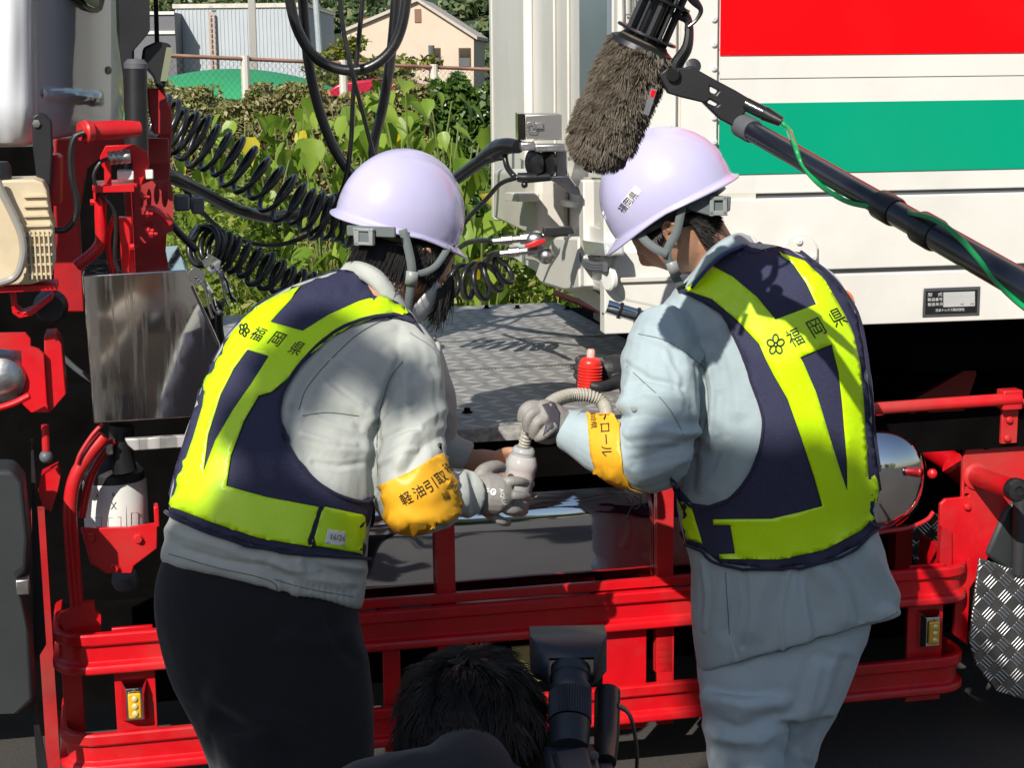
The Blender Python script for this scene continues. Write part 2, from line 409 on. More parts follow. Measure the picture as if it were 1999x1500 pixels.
# perforated side plate of the post, seen at a slant
mb = MB(); mb.prism(T, [(264, 366), (300, 352), (332, 350), (338, 380), (338, 450), (300, 470), (264, 480)], .30, .32, [hole(277, 390, 4, 16), hole(291, 388, 5, 20), hole(306, 380, 6, 20), hole(322, 380, 7, 26), hole(290, 440, 12, 8)])
P('perforated_plate', mb, M['red2'], truck)
mb = MB(); mb.tube([T.px(x, y, .12) for x, y in ((284, 410), (300, 412), (318, 424), (330, 440))], .012, 10); P('elbow_fitting', mb, M['red'], truck)
mb = MB(); mb.pbox(T, 340, 384, 372, 412, .34, .44); mb.pbox(T, 373, 388, 400, 418, .34, .44)
P('grey_coupling_box', mb, M['grey'], truck, bevel=.006)
# expansion tank
tk_poly = [(-40, 366), (6, 352), (66, 350), (84, 356), (92, 372), (96, 420), (104, 440), (105, 520), (98, 545), (60, 556), (-40, 560)]
mb = MB(); mb.prism(T, tk_poly, -.16, -.02); tank = P('coolant_tank', mb, M['cream'], truck, bevel=.014, seg=4)
for i in range(9):
    mb = MB(); y = 382 + i * 19; mb.pbox(T, 46, y, 92 + min(10, i * 2), y + 3, -.168, -.1605); P('rib', mb, M['cream'], tank)
for i in range(6):
    mb = MB(); x = 50 + i * 9; mb.pbox(T, x, 452, x + 2.5, 545, -.17, -.1605); P('rib', mb, M['cream'], tank)
mb = MB(); mb.tube([T.px(x, y, -.185) for x, y in ((-6, 352), (6, 380), (26, 420), (42, 460), (45, 500), (30, 540), (-10, 556))], .0085, 10)
P('overflow_hose', mb, mat('clear_grey_hose', (.30, .28, .25), .2, 0, .3), tank)
mb = MB(); mb.lathe([(.03, 0), (.034, .005), (.034, .03), (.028, .04), (0, .042)], T.px(-8, 352, -.12), Vector((0, 0, 1)), 18); P('filler_cap', mb, M['black'], tank)
# bracket under tank
mb = MB(); mb.prism(T, [(18, 566), (26, 566), (30, 602), (42, 612), (58, 606), (100, 576), (104, 584), (60, 618), (38, 622), (24, 612)], -.10, -.02)
mb.prism(T, [(-40, 560), (110, 556), (112, 568), (-40, 574)], -.14, -.03)
P('tank_bracket', mb, M['red'], truck, bevel=.002)
mb = MB(); mb.lathe([(.0, 0), (.035, 0), (.04, .02), (.03, .06)], T.px(100, 596, .05), -T.w, 18); P('horn', mb, M['black'], truck)
# silver air vessel with red holder at the left
mb = MB(); c = T.px(2, 742, -.02); mb.lathe([(.0, 0), (.03, .003), (.05, .016), (.056, .035), (.06, .045), (.06, .25)], T.px(2, 745, -.08), T.w, 28)
av = P('silver_vessel', mb, M['alu'], truck)
mb = MB()
mb.prism(T, [(-60, 652), (50, 650), (60, 662), (60, 676), (76, 682), (86, 692), (92, 786), (96, 806), (60, 806), (44, 790), (42, 686), (-60, 676)], -.05, -.035)
mb.prism(T, [(86, 656), (108, 654), (120, 672), (129, 770), (98, 806), (88, 790)], -.03, .08)
mb.tube([T.px(x, y, -.1) for x, y in ((-40, 806), (20, 790), (58, 772))], .008, 10)
P('vessel_holder', mb, M['red'], truck, bevel=.002)
mb = MB()
mb.tube([T.px(x, y, .0) for x, y in ((88, 830), (90, 880))], .009, 10); P('control_lever', mb, M['red'], truck)
mb = MB(); mb.prism(T, [(80, 930), (112, 914), (118, 930), (112, 960), (100, 1000), (84, 990), (74, 960)], .05, .12)
mb.tube([T.px(x, y, .02) for x, y in ((200, 828), (180, 850), (158, 884), (150, 905))], .005, 8)
P('lever_bracket', mb, M['red'], truck)
mb = MB(); mb.ball(T.px(90, 892, 0), .016, 14); P('lever_knob', mb, M['grey'], truck)
# white-sleeved cable crossing behind the box
mb = MB(); mb.tube([T.px(x, y, .25) for x, y in ((120, 695), (150, 722), (182, 745))], .007, 8); P('loom', mb, M['grey'], truck)
# ---- stainless box with chamfered end and four clasps
fr = [(160, 538), (364, 527), (430, 672), (432, 811), (183, 827)]
mb = MB(); mb.prism(T, fr, .0, .58)
sb = P('stainless_box', mb, None, truck, bevel=.003)
k = N('mirror_stainless'); b_ = k.b
nz = k.noise(60, 6, .7, dist=.5)
mp = k.n('ShaderNodeMapping'); mp.inputs['Scale'].default_value = (30, 30, 2.2); k.l(k.tc(), mp.inputs[0])
st1 = k.noise(1.0, 6, .7, vec=mp.outputs[0]); 
wear = k.ramp(st1, [(.52, (0, 0, 0)), (.72, (1, 1, 1))])
k.l(k.mix(k.math('MULTIPLY', wear, .35), (.72, .70, .67), (.92, .92, .92)), b_.inputs['Base Color'])
b_.inputs['Metallic'].default_value = .985
k.l(k.math('ADD', k.math('MULTIPLY', wear, .20), .05), b_.inputs['Roughness'])
k.bump(k.noise(2.2, 2), .035, .02)
M['mirror'] = k.m; sb.data.materials.clear(); sb.data.materials.append(k.m)
mb = MB(); mb.prism(T, [(372, 560), (376, 556), (428, 672), (424, 676)], -.003, -.0005); P('lid_seam', mb, M['black'], sb)
for dx, dy in ((0, 0), (30, -24)):
    ww = -.012 if dx == 0 else .2
    mb = MB()
    mb.prism(T, [(364 + dx, 534 + dy), (378 + dx, 520 + dy), (402 + dx, 534 + dy), (398 + dx, 552 + dy), (384 + dx, 560 + dy), (370 + dx, 548 + dy)], ww - .012, ww)
    mb.tube([T.px(x + dx, y + dy, ww - .016) for x, y in ((392, 548), (402, 570), (408, 600), (416, 622))], .0035, 8)
    cl = P('clasp', mb, M['chrome'], sb, bevel=.002)
    mb = MB(); mb.tube([T.px(x + dx, y + dy, ww - .02) for x, y in ((400, 552), (412, 575), (420, 602), (430, 612))], .006, 8)
    mb.lathe([(.006, 0), (.006, .004), (0, .005)], T.px(384 + dx, 545 + dy, ww - .014), -T.w, 10)
    P('clasp_lever', mb, M['chrome'], cl)
for i in range(3):
    mb = MB(); mb.tube([T.px(x + i * 12, y - i * 6, .1 + .05 * i) for x, y in ((405, 600), (402, 640), (408, 680), (418, 700))], .011, 8); P('rubber_boot', mb, M['rubber'], truck)
# small step plate under the box
mb = MB(); mb.prism(T, [(243, 858), (380, 850), (380, 873), (262, 881), (250, 870)], .02, .04); P('step_edge', mb, M['plate'], truck, bevel=.003)
mb = MB(); mb.pbox(T, 205, 868, 222, 888, .05, .1); P('latch', mb, M['alu'], truck, bevel=.003)
# ---- tread plate deck
u0, zd = T.uz(430, 850, 0); zd = .985
ul = T.uz(432, 840, 0)[0]; ur = T.uz(1230, 800, 0)[0]
def deck(name, ua, ub, wa, wb):
    mb = MB(); mb.box(T, ua, ub, wa, wb, zd - .004, zd); return P(name, mb, M['plate'], truck)
for (wa, wb) in ((0, .80), (.806, 1.32), (1.326, 2.15)):
    deck('deck_plate', ul, ur + .35, wa, wb)
mb = MB(); mb.box(T, ul, ur + .35, -.003, .0, zd - .036, zd); P('deck_edge', mb, mat('worn_plate_edge', (.50, .48, .45), .4, .35, 0, .45, 60, .3, 90), truck, bevel=.002)
for wv in (.803, 1.323):
    mb = MB(); n = 120
    for i in range(n):
        u = lerp(ul, ur + .33, i / n); mb.box(T, u, u + (ur + .33 - ul) / n * .72, wv - .005 - random.random() * .002, wv + .005, zd - .001, zd + .004)
    P('weld_bead', mb, M['alu'], truck, kind='stuff')
for (x, y) in ((912, 806), (950, 602), (1010, 602), (1150, 575), (1108, 604), (1000, 590)):
    p = PZ(x, y, zd); mb = MB(); mb.lathe([(.014, 0), (.014, .002), (.008, .003), (.008, .012), (0, .012)], p, (0, 0, 1), 8); P('deck_bolt', mb, M['dark'], truck)
mb = MB(); mb.tube([PZ(x, y, zd + .02) for x, y in ((1085, 572), (1130, 590), (1210, 625), (1240, 640))], .012, 8); P('deck_brace', mb, M['red2'], truck)
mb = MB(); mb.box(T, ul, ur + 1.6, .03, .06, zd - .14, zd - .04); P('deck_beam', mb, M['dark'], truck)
# ---- fuel tank, polished
def rrect(w0, w1, z0, z1, r, n=6):
    pts = []
    for cx, cz, a0 in ((w1 - r, z0 + r, -90), (w1 - r, z1 - r, 0), (w0 + r, z1 - r, 90), (w0 + r, z0 + r, 180)):
        for i in range(n + 1):
            a = radians(a0 + 90 * i / n); pts.append((cx + r * cos(a), cz + r * sin(a)))
    return pts
zt1 = T.uz(1100, 884, .10)[1]; ua = T.uz(560, 1000, .1)[0]; ub = T.uz(1420, 1000, .1)[0]
mb = MB(); mb.fprism(T, rrect(.06, .62, .40, zt1, .185, 14), w0=ua, w1=ub, axis='u')
k = N('fuel_tank_metal'); k.b.inputs['Metallic'].default_value = 1; k.b.inputs['Base Color'].default_value = (.62, .64, .68, 1)
k.l(k.math('ADD', k.math('MULTIPLY', k.noise(9, 6, .7), .07), .01), k.b.inputs['Roughness']); k.bump(k.noise(2.4, 2, dist=.4), .16, .04)
P('fuel_tank', mb, k.m, truck)
mb = MB(); mb.box(T, ub + .01, T.uz(1580, 1000, .1)[0], .12, .55, .42, zt1 - .05); P('battery_box', mb, M['greybox'], truck, bevel=.01)
# strap posts of the guard in front of the tank
for px0, px1 in ((850, 886), (1283, 1316)):
    mb = MB(); ua_, z1_ = T.uz(px0, 935, .03); ub_, _ = T.uz(px1, 935, .03)
    mb.box(T, ua_, ub_, .03, .045, .30, zt1 - .06); mb.box(T, ua_, ua_ + .004, .0455, .058, .30, zt1 - .06); P('guard_post', mb, M['red'], truck, bevel=.0015)
mb = MB(); zl = T.uz(1000, 1158, .02)[1]; mb.box(T, T.uz(690, 1150, 0)[0], T.uz(1400, 1150, 0)[0], .012, .03, zl - .012, zl + .012); P('guard_ledge', mb, M['red'], truck, bevel=.002)
# ---- side guard rails with beaded lips and curled ends
uL = T.uz(112, 1240, 0)[0]; uR = T.uz(1893, 1130, 0)[0]; uL2 = T.uz(128, 1450, 0)[0]; uR2 = T.uz(1884, 1320, 0)[0]
zu = T.uz(1810, 1101, 0)[1]; zuL = T.uz(310, 1234, 0)[1]; zlR = T.uz(1810, 1284, 0)[1]; zlL = T.uz(330, 1419, 0)[1]
print('RAIL', zu, zuL, zlR, zlL)
def rail(zt, ua, ub, name):
    h = .102; r = .075
    prof = [(0, 0), (.012, -.001), (.016, -.006), (.016, -.026), (.012, -.031), (.003, -.033), (.003, -.072), (.006, -.076), (.016, -.080), (.019, -.086), (.019, -h + .004), (.014, -h), (-.002, -h), (-.002, 0)]
    path = [(ua, .30), (ua, .2)]
    for i in range(9):
        a = radians(180 + 90 * i / 8); path.append((ua + r + r * cos(a), r + .0 + r * sin(a)))
    path += [(lerp(ua + r, ub - r, t / 12), 0) for t in range(1, 12)]
    for i in range(9):
        a = radians(270 + 90 * i / 8); path.append((ub - r + r * cos(a), r + r * sin(a)))
    path += [(ub, .2), (ub, .30)]
    mb = MB(); mb.sweep(prof, path, T, zt); return P(name, mb, M['red'], truck, bevel=.0015)
zU = (zu + zuL) / 2; zL = (zlR + zlL) / 2
rail(zU, uL, uR, 'upper_guard_rail'); rail(zL, uL2, uR2, 'lower_guard_rail')
# vertical straps linking the rails
def strap(px0, px1, pyr, w0=.02, extra=0):
    mb = MB(); a = T.uz(px0, pyr, w0)[0]; b = T.uz(px1, pyr, w0)[0]
    mb.box(T, a, b, w0, w0 + .012, zL - .13, zU + extra); return P('guard_strap', mb, M['red'], truck, bevel=.002)
strap(225, 305, 1360); strap(1772, 1840, 1230); strap(748, 782, 1300); strap(1178, 1262, 1290); strap(1283, 1316, 1290, .03)
strap(122, 162, 1340, .10)
def marker(px, py, name='marker_lamp'):
    p = T.px(px, py, .018); u, w_, z = T.inv(p)
    mb = MB(); hw, hh = .031, .052
    a = [T(u + sx * hw, .0195, z + sz * hh) for sx, sz in ((-1, -1), (1, -1), (1, 1), (-1, 1))]
    b = [T(u + sx * hw * .62, -.014, z + sz * hh * .76) for sx, sz in ((-1, -1), (1, -1), (1, 1), (-1, 1))]
    mb.add(a + b, [(3, 2, 1, 0), (4, 5, 6, 7)] + [(i, (i + 1) % 4, 4 + (i + 1) % 4, 4 + i) for i in range(4)])
    o = P(name, mb, M['chrome'], truck, bevel=.001)
    mb = MB(); mb.box(T, u - hw * .5, u + hw * .5, -.024, -.0145, z - hh * .64, z + hh * .58); l = P('amber_lens', mb, M['amber'], o, bevel=.004, seg=3)
    for i in range(3):
        mb = MB(); mb.ball(T(u, -.0245, z + hh * (.32 - .36 * i)), .008, 12, (1, .5, 1)); P('led', mb, mat('led_reflector', (.8, .7, .3), .1, .3, .5) if i == 0 and px < 500 else bpy.data.materials['led_reflector'], o)
    mb = MB(); mb.lathe([(.004, 0), (.004, .003), (0, .004)], T(u, -.012, z + hh * .68), -T.w, 8); P('screw', mb, M['zinc'], o)
marker(263, 1367); marker(1811, 1227)
mb = MB(); mb.pbox(T, 1000, 1265, 1062, 1330, .035, .045); P('cream_label_plate', mb, mat('faded_label', (.35, .30, .10), .5), truck)
# uprights at left end with tube
mb = MB(); mb.tube([T.px(x, y, .04) for x, y in ((204, 852), (176, 886), (148, 930), (137, 985), (140, 1060), (150, 1180))], .0165, 16)
mb.tube([T.px(x, y, .07) for x, y in ((222, 860), (190, 905), (172, 950), (160, 1010))], .010, 12)
P('bent_guard_tube', mb, M['red'], truck)
mb = MB(); mb.prism(T, [(136, 1178), (184, 1176), (186, 1194), (197, 1202), (197, 1240), (134, 1244), (112, 1210), (118, 1198), (136, 1192)], .03, .05)
P('tube_clamp', mb, M['red'], truck, bevel=.003)
# air dryer canister with red bracket
mb = MB(); c0 = T.px(229, 1040, .20); c1 = T.px(229, 935, .20); h = (c1 - c0).length
mb.lathe([(.078, 0), (.078, h * .94), (.074, h)], c0, (0, 0, 1), 30); dry = P('air_dryer', mb, M['white_plastic'], truck)
mb = MB(); mb.lathe([(.074, h), (.072, h + .02), (.05, h + .045), (.028, h + .06), (.026, h + .10), (0, h + .10)], c0, (0, 0, 1), 26); P('dryer_cap', mb, M['black'], dry)
mb = MB(); mb.prism(T, [(157, 1032), (250, 1031), (307, 1022), (307, 1072), (262, 1106), (258, 1120), (205, 1120), (176, 1100)], .10, .115)
mb.pbox(T, 300, 990, 312, 1030, .10, .14)
db = P('dryer_bracket', mb, M['red'], truck, bevel=.003)
for x, y in ((270, 1052), (224, 1109), (178, 1050)):
    mb = MB(); mb.lathe([(.013, 0), (.013, .003), (.009, .004), (.009, .012), (0, .012)], T.px(x, y, .10), -T.w, 6); P('bolt', mb, M['red'], db)
mb = MB(); mb.tube([T.px(x, y, .1) for x, y in ((238, 830), (236, 880), (244, 920))], .03, 12); P('black_hose_neck', mb, M['black'], truck)
mb = MB(); mb.lathe([(0, 0), (.03, .004), (.035, .02), (.03, .04)], T.px(246, 1146, .3), (0, -.3, 1), 16); P('drain_bowl', mb, M['grey'], truck)
# grey mudguard at left
mb = MB(); mb.prism(T, [(-80, 918), (22, 918), (44, 945), (56, 1060), (52, 1120), (34, 1132), (60, 1250), (66, 1370), (40, 1396), (-80, 1400)], -.18, -.06)
mg = P('mudguard', mb, M['greybox'], truck, bevel=.02, seg=4)
mb = MB(); mb.pbox(T, 30, 1134, 58, 1162, -.19, -.15); P('clip', mb, M['zinc'], mg, bevel=.003)
mb = MB(); mb.prism(T, [(60, 1350), (64, 1350), (92, 1500), (100, 1640), (84, 1640)], -.12, -.1); mb.prism(T, [(60, 860), (64, 860), (90, 1260), (66, 1300)], .02, .03); P('flap_edge', mb, M['black'], truck)
mb = MB(); mb.pbox(T, 60, 1000, 118, 1500, .25, .3); P('dark_red_panel', mb, M['red2'], truck)
# ---- right end: round air tank, handrail, gusset, fender
tc0 = T.px(1698, 933, .07); rt = .158
prof = [(0, -.075)] + [(rt * cos(radians(q)), -.078 * sin(radians(q))) for q in range(80, -1, -8)] + [(rt, .6)]
mb = MB(); mb.lathe(prof, tc0, T.w, 56); at = P('air_tank', mb, M['chrome'], truck, smooth=180)
mb = MB(); mb.lathe([(rt + .001, .03), (rt + .008, .03), (rt + .008, .07), (rt + .001, .07)], tc0, T.w, 48); P('tank_strap', mb, M['red'], at)
mb = MB(); mb.tube([T.px(x, y, .03) for x, y in ((1690, 1046), (1730, 1038), (1770, 1032), (1808, 1016), (1822, 1000))], .006, 8); P('strap_edge', mb, M['red'], at)
mb = MB(); mb.ball(T.px(1820, 925, .02), .014, 10); P('drain_plug', mb, M['red'], at)
mb = MB(); mb.tube([T.px(1640, 803, .0), T.px(1992, 778, .0)], .0165, 16, smooth=0); mb.pbox(T, 1960, 764, 1996, 800, -.01, .03)
P('handrail', mb, M['red'], truck, bevel=.003)
mb = MB(); mb.prism(T, [(1888, 866), (1896, 846), (1960, 806), (1962, 800), (1990, 790), (1999, 780), (2060, 780), (2040, 860), (1975, 985), (1945, 1040), (1925, 1100), (1893, 1150), (1888, 1260), (1862, 1240), (1866, 1165), (1830, 1130), (1836, 985), (1846, 975), (1878, 972), (1880, 900)], .05, .062,
    [hole(1925, 863, 15, 15, 14)[::-1], hole(1888, 948, 5, 3)[::-1], hole(1888, 967, 5, 3)[::-1]])
P('gusset_plate', mb, M['red'], truck, bevel=.002)
mb = MB(); mb.pbox(T, 1957, 800, 1986, 866, .02, .035); hb = P('gusset_tab', mb, M['red'], truck, bevel=.003)
for x, y in ((1970, 820), (1966, 856), (1888, 990)):
    mb = MB(); mb.lathe([(.01, 0), (.01, .004), (.006, .009), (0, .01)], T.px(x, y, .018 if x > 1900 else .048), -T.w, 10); P('bolt', mb, M['red'], truck)
mb = MB(); mb.prism(T, [(1838, 1028), (1858, 1038), (1858, 1110), (1834, 1098)], .035, .049); P('slot_cover', mb, M['red2'], truck)
mb = MB(); a = T.px(1905, 930, .05); b = T.px(1978, 955, -.16); mb.lathe([(.036, -.004), (.036, .004), (.026, .008), (.026, (b - a).length)], a, b - a, 22)
st = P('stub_tube', mb, M['red'], truck)
mb = MB(); mb.lathe([(.0265, 0), (.030, .003), (.031, .02), (.026, .03), (.012, .033), (.010, .028), (0, .027)], b, b - a, 22); P('end_cap', mb, M['rubber'], st)
mb = MB(); mb.prism(T, [(1752, 880), (1786, 780), (1904, 712), (1906, 732), (1856, 880)], .8, .82, [hole(1800, 800, 14, 12)[::-1]]); P('rear_bracket', mb, M['red2'], truck)
mb = MB(); mb.tube([T.px(1800, 866, .4), T.px(1856, 902, .4)], .033, 16, smooth=0); mb.tube([T.px(1858, 905, .3), T.px(1888, 930, .3)], .035, 16, smooth=0); P('torque_rod', mb, M['red'], truck)
mb = MB(); mb.pbox(T, 1750, 1034, 1780, 1110, .35, .4); P('tank_cradle', mb, M['red2'], truck)
# fender in tread plate and its rubber flap
fc = T.inv(T.px(2100, 1200, .36)); 
def fend(s, t):
    a = radians(lerp(160, 330, s)); r = .40; z = lerp(T.uz(1960, 1356, .1)[1], T.uz(1960, 1080, .1)[1], t)
    return T(fc[0] + r * cos(a), fc[1] + r * sin(a), z)
ff = [(1912, 1090), (1999, 1118), (2200, 1140), (2200, 1372), (1999, 1368), (1945, 1352), (1905, 1300), (1892, 1250)]
mb = MB(); mb.prism(T, ff, .02, .03); fe = P('tread_fender', mb, M['platevert'], truck, bevel=.004)
mb = MB(); mb.prism(T, [(1770, 1030), (1836, 1000), (1836, 1120), (1800, 1110), (1790, 1120)], .42, .43); P('inner_fender', mb, M['platevert'], truck)
mb = MB(); mb.prism(T, [(1925, 1084), (1960, 1000), (1999, 960), (2200, 960), (2200, 1136), (1975, 1122)], .04, .07); P('rubber_flap', mb, M['greybox'], truck, bevel=.01)
mb = MB(); mb.tube([T.px(1992, 960, .02), T.px(1988, 1120, .02)], .02, 12, smooth=0); P('flap_post', mb, M['greybox'], truck)
# ================================================================= TRAILER
trailer = thing('box_trailer', 'off white box trailer with red and green side stripes, standing behind the two workers', 'trailer', R(1, 1.2, 0))
ztop = 3.7
WB = R.wz(958, 200, 0.0)[0]; print('WB', WB)
def rz(px, py, w_=0): return R.uz(px, py, w_)[1]
def ru(px, py, w_=0): return R.uz(px, py, w_)[0]
uC = ru(1404, 200, .02)
# side skin in three steps
z_a, z_b, z_c = rz(1700, 379), rz(1700, 530), rz(1850, 629)
mb = MB(); mb.box(R, uC - .004, 6.0, .02, .06, z_a + .006, ztop); P('upper_side_panel', mb, M['panel'], trailer, bevel=.003)
mb = MB(); mb.box(R, uC - .30, 6.0, .012, .058, z_b + .007, z_a - .006); P('middle_side_panel', mb, M['panel'], trailer, bevel=.003)
mb = MB(); mb.box(R, uC - .30, 6.0, .004, .058, z_c, z_b - .006); P('lower_side_panel', mb, M['panel'], trailer, bevel=.003)
mb = MB(); mb.box(R, uC - .2, 6.0, .03, .06, z_c + .02, ztop); P('side_core', mb, M['grey'], trailer)
for name, ya, yb, m in (('red_stripe', -560, 107, M['stripe_red']), ('green_stripe', 201, 339, M['stripe_green'])):
    mb = MB(); mb.box(R, uC, 6.0, .0165, .0185, rz(1500, yb, .02), rz(1500, ya, .02)); P(name, mb, m, trailer)
mb = MB(); mb.box(R, uC, 6.0, .0180, .0196, rz(1500, 152.6, .02), rz(1500, 152, .02)); P('panel_seam', mb, M['grey'], trailer)
# corner post plates
mb = MB(); mb.box(R, ru(1331, 200), uC - .008, .008, .05, z_a + .0, ztop); P('rivet_plate', mb, M['panel'], trailer, bevel=.003)
mb = MB(); mb.box(R, ru(1240, 200), ru(1322, 200), .004, .05, rz(1300, 620), ztop); P('corner_plate', mb, M['panel'], trailer, bevel=.004)
mb = MB(); mb.box(R, ru(1205, 200), ru(1232, 200), -.004, .05, rz(1200, 380), ztop); P('corner_post', mb, M['panel'], trailer, bevel=.012, seg=4)
mb = MB(); mb.box(R, 0.02, uC + .1, .02, .2, rz(1300, 610), ztop); P('corner_core', mb, M['panel2'], trailer)
for y in (-60, -12, 37, 86, 133, 229, 277, 325):
    mb = MB(); mb.lathe([(.0085, 0), (.0085, .003), (.005, .0065), (.002, .007), (.0018, .004), (0, .004)], R.px(1394, y, .008), -R.w, 16); P('rivet', mb, M['white_plastic'], trailer)
mb = MB(); pts = [R.px(x, y, -.015) for x, y in ((1236, -80), (1237, 20), (1240, 45), (1238, 52), (1236, 48))]; mb.tube(pts, .003, 8)
mb.tube([R.px(1216, -80, -.01), R.px(1218, 55, -.01)], .003, 8, smooth=0); mb.tube([R.px(1222, 28, -.012), R.px(1252, 26, -.012)], .002, 8, smooth=0); P('door_rod', mb, M['zinc'], trailer)
# bolted hinge plates
for dx in (0, -112):
    mb = MB(); mb.prism(R, [(1520 + dx, 500), (1538 + dx, 464), (1550 + dx, 456), (1580 + dx, 456), (1597 + dx, 480), (1597 + dx, 524), (1520 + dx, 528)], -.004, .006); hp = P('bolted_plate', mb, M['panel'], trailer, bevel=.004, seg=3)
    for x, y in ((1560, 472), (1588, 503), (1528, 503)):
        mb = MB(); mb.lathe([(.0095, 0), (.0095, .003), (.005, .008), (.002, .008), (.0018, .004), (0, .004)], R.px(x + dx, y, -.004), -R.w, 16); P('bolt', mb, M['white_plastic'], hp)
mb = MB(); mb.lathe([(.036, 0), (.036, .008), (.030, .016), (0, .018)], R.px(1640, 591, .004), -R.w, 28); P('orange_marker', mb, M['orange_lens'], trailer)
# data plate
mb = MB(); mb.pbox(R, 1803, 563, 1912, 615, .0, .0035); dp = P('data_plate', mb, mat('brushed_plate', (.5, .5, .48), .35, 1), trailer, bevel=.001)
mb = MB(); mb.pbox(R, 1808, 569, 1907, 611, -.0012, -.0002); P('black_field', mb, mat('black_print', (.012, .012, .014), .4), dp)
for i in range(3):
    mb = MB(); mb.pbox(R, 1842, 571.0 + i * 9.6, 1903, 578.4 + i * 9.6, -.0022, -.0013); P('blank_field', mb, mat('pale_field', (.5, .5, .49), .4) if i == 0 else bpy.data.materials['pale_field'], dp)
def text_mesh(body, res=3):
    c = bpy.data.curves.new('t', 'FONT'); c.body = body; c.resolution_u = res; o = bpy.data.objects.new('t', c); COL.objects.link(o)
    bpy.context.view_layer.update(); m = o.to_mesh(); vs = [v.co.copy() for v in m.vertices]; fs = [tuple(p.vertices) for p in m.polygons]
    o.to_mesh_clear(); bpy.data.objects.remove(o); bpy.data.curves.remove(c)
    xs = [v.x for v in vs]; ys = [v.y for v in vs]; x0, x1, y0, y1 = min(xs), max(xs), min(ys), max(ys)
    return [((v.x - x0) / (x1 - x0), (v.y - y0) / (y1 - y0)) for v in vs], fs
def flat_text(F, body, px0, py0, px1, py1, w_, m, parent, name='lettering'):
    vs, fs = text_mesh(body, 2); A = F.px(px0, py1, w_); ua, za = F.uz(px0, py1, w_); ub, zb = F.uz(px1, py0, w_)
    mb = MB(); mb.add([F(lerp(ua, ub, x), w_, lerp(za, zb, y)) for x, y in vs], fs)
    return P(name, mb, m, parent, smooth=0)
M['whiteprint'] = mat('white_print', (.75, .75, .72), .5)
flat_text(R, '型　式', 1811, 571, 1840, 579, -.0014, M['whiteprint'], dp)
flat_text(R, '製造番号', 1811, 581, 1840, 588.5, -.0014, M['whiteprint'], dp)
flat_text(R, '製造年月', 1811, 590.5, 1840, 598, -.0014, M['whiteprint'], dp)
flat_text(R, '日本トレクス株式会社', 1827, 601, 1883, 609, -.0014, M['whiteprint'], dp)
flat_text(R, '年　月', 1874, 591.5, 1901, 596.5, -.0024, M['black'], dp)
# lower nose body beside the corner
mb = MB(); mb.prism(R, [(1186, 560), (1196, 500), (1212, 478), (1420, 478), (1420, 632), (1330, 632), (1262, 604), (1214, 594), (1194, 584)], .002, .30)
P('nose_skirt', mb, M['panel'], trailer, bevel=.02, seg=4)
mb = MB(); mb.pbox(R, 1212, 542, 1345, 548, -.008, .001); P('skirt_lip', mb, M['panel2'], trailer, bevel=.002)
mb = MB(); mb.lathe([(.030, 0), (.030, .010), (.026, .014), (0, .015)], R.px(1194, 545, -.02), (R.u * -.95 - R.w * .30), 24); P('round_reflector', mb, M['white_plastic'], trailer)
# polished cylinder under nose
mb = MB(); a = R.px(1182, 597, .02); b = R.px(1272, 624, .02); mb.lathe([(.0, 0), (.024, 0), (.024, (b - a).length), (0, (b - a).length)], a, b - a, 24); cy = P('polished_cylinder', mb, M['chrome'], trailer)
for t in (.25, .62):
    mb = MB(); mb.lathe([(.025, 0), (.027, .0), (.027, .008), (.025, .008)], lerp(a, b, t), b - a, 24); P('band', mb, M['rubber'], cy)
mb = MB(); mb.pbox(R, 1186, 628, 1290, 636, .03, .2); P('cylinder_tray', mb, M['black'], trailer)
# front wall
zfb = 1.27
u_f = 0.0
mb = MB(); mb.box(R, u_f, .06, .06, WB - .04, zfb + .10, ztop); P('front_wall', mb, M['panel'], trailer)
def fw(px, py, u=0.0): return R.wz(px, py, u)
wA = fw(1140, 300)[0]; wB = fw(1194, 300)[0]
mb = MB(); mb.box(R, -.012, .0, wB, wA, 1.75, ztop); P('stainless_strip', mb, mat('brushed_blue_steel', (.34, .42, .48), .3, .7, 0, .1, 3), trailer)
for px in (1036, 1085, 1112):
    ww = fw(px, 200)[0]; mb = MB(); dd = .05 if px == 1036 else .018
    mb.box(R, -.03 if px == 1036 else -.01, .0, ww - dd, ww + dd, 1.56 if px == 1036 else 1.60, ztop); P('wall_rib', mb, M['panel'], trailer, bevel=.006)
mb = MB(); mb.box(R, -.004, .05, WB - .06, WB, 1.30, ztop); P('far_corner_post', mb, M['panel'], trailer, bevel=.015, seg=3)
# lower front: recessed bay, ledges, fairings
mb = MB(); mb.uprism(R, [(962, 330), (1046, 330), (1046, 462), (1020, 452), (962, 424)], -.10, 0.0); P('corner_fairing', mb, M['panel2'], trailer, bevel=.02, seg=3)
mb = MB(); mb.uprism(R, [(1048, 380), (1128, 398), (1128, 410), (1048, 392)], -.03, 0); mb.uprism(R, [(985, 375), (1012, 378), (1012, 394), (985, 391)], -.16, -.1); P('bay_ledge', mb, M['panel2'], trailer, bevel=.004)
mb = MB(); mb.uprism(R, [(1130, 350), (1138, 352), (1140, 560), (1131, 560)], -.045, -.0); mb.uprism(R, [(1148, 440), (1180, 448), (1182, 480), (1148, 476)], -.03, 0); P('bay_pillar', mb, M['panel'], trailer, bevel=.004)
mb = MB(); mb.uprism(R, [(1139, 345), (1182, 348), (1184, 452), (1140, 432)], -.016, -.002); P('dark_pane', mb, M['glassd'], trailer)
mb = MB(); mb.uprism(R, [(1044, 536), (1066, 470), (1080, 462), (1128, 462), (1130, 562), (1092, 566), (1060, 556)], -.05, 0); P('coupling_housing', mb, M['panel'], trailer, bevel=.012, seg=3)
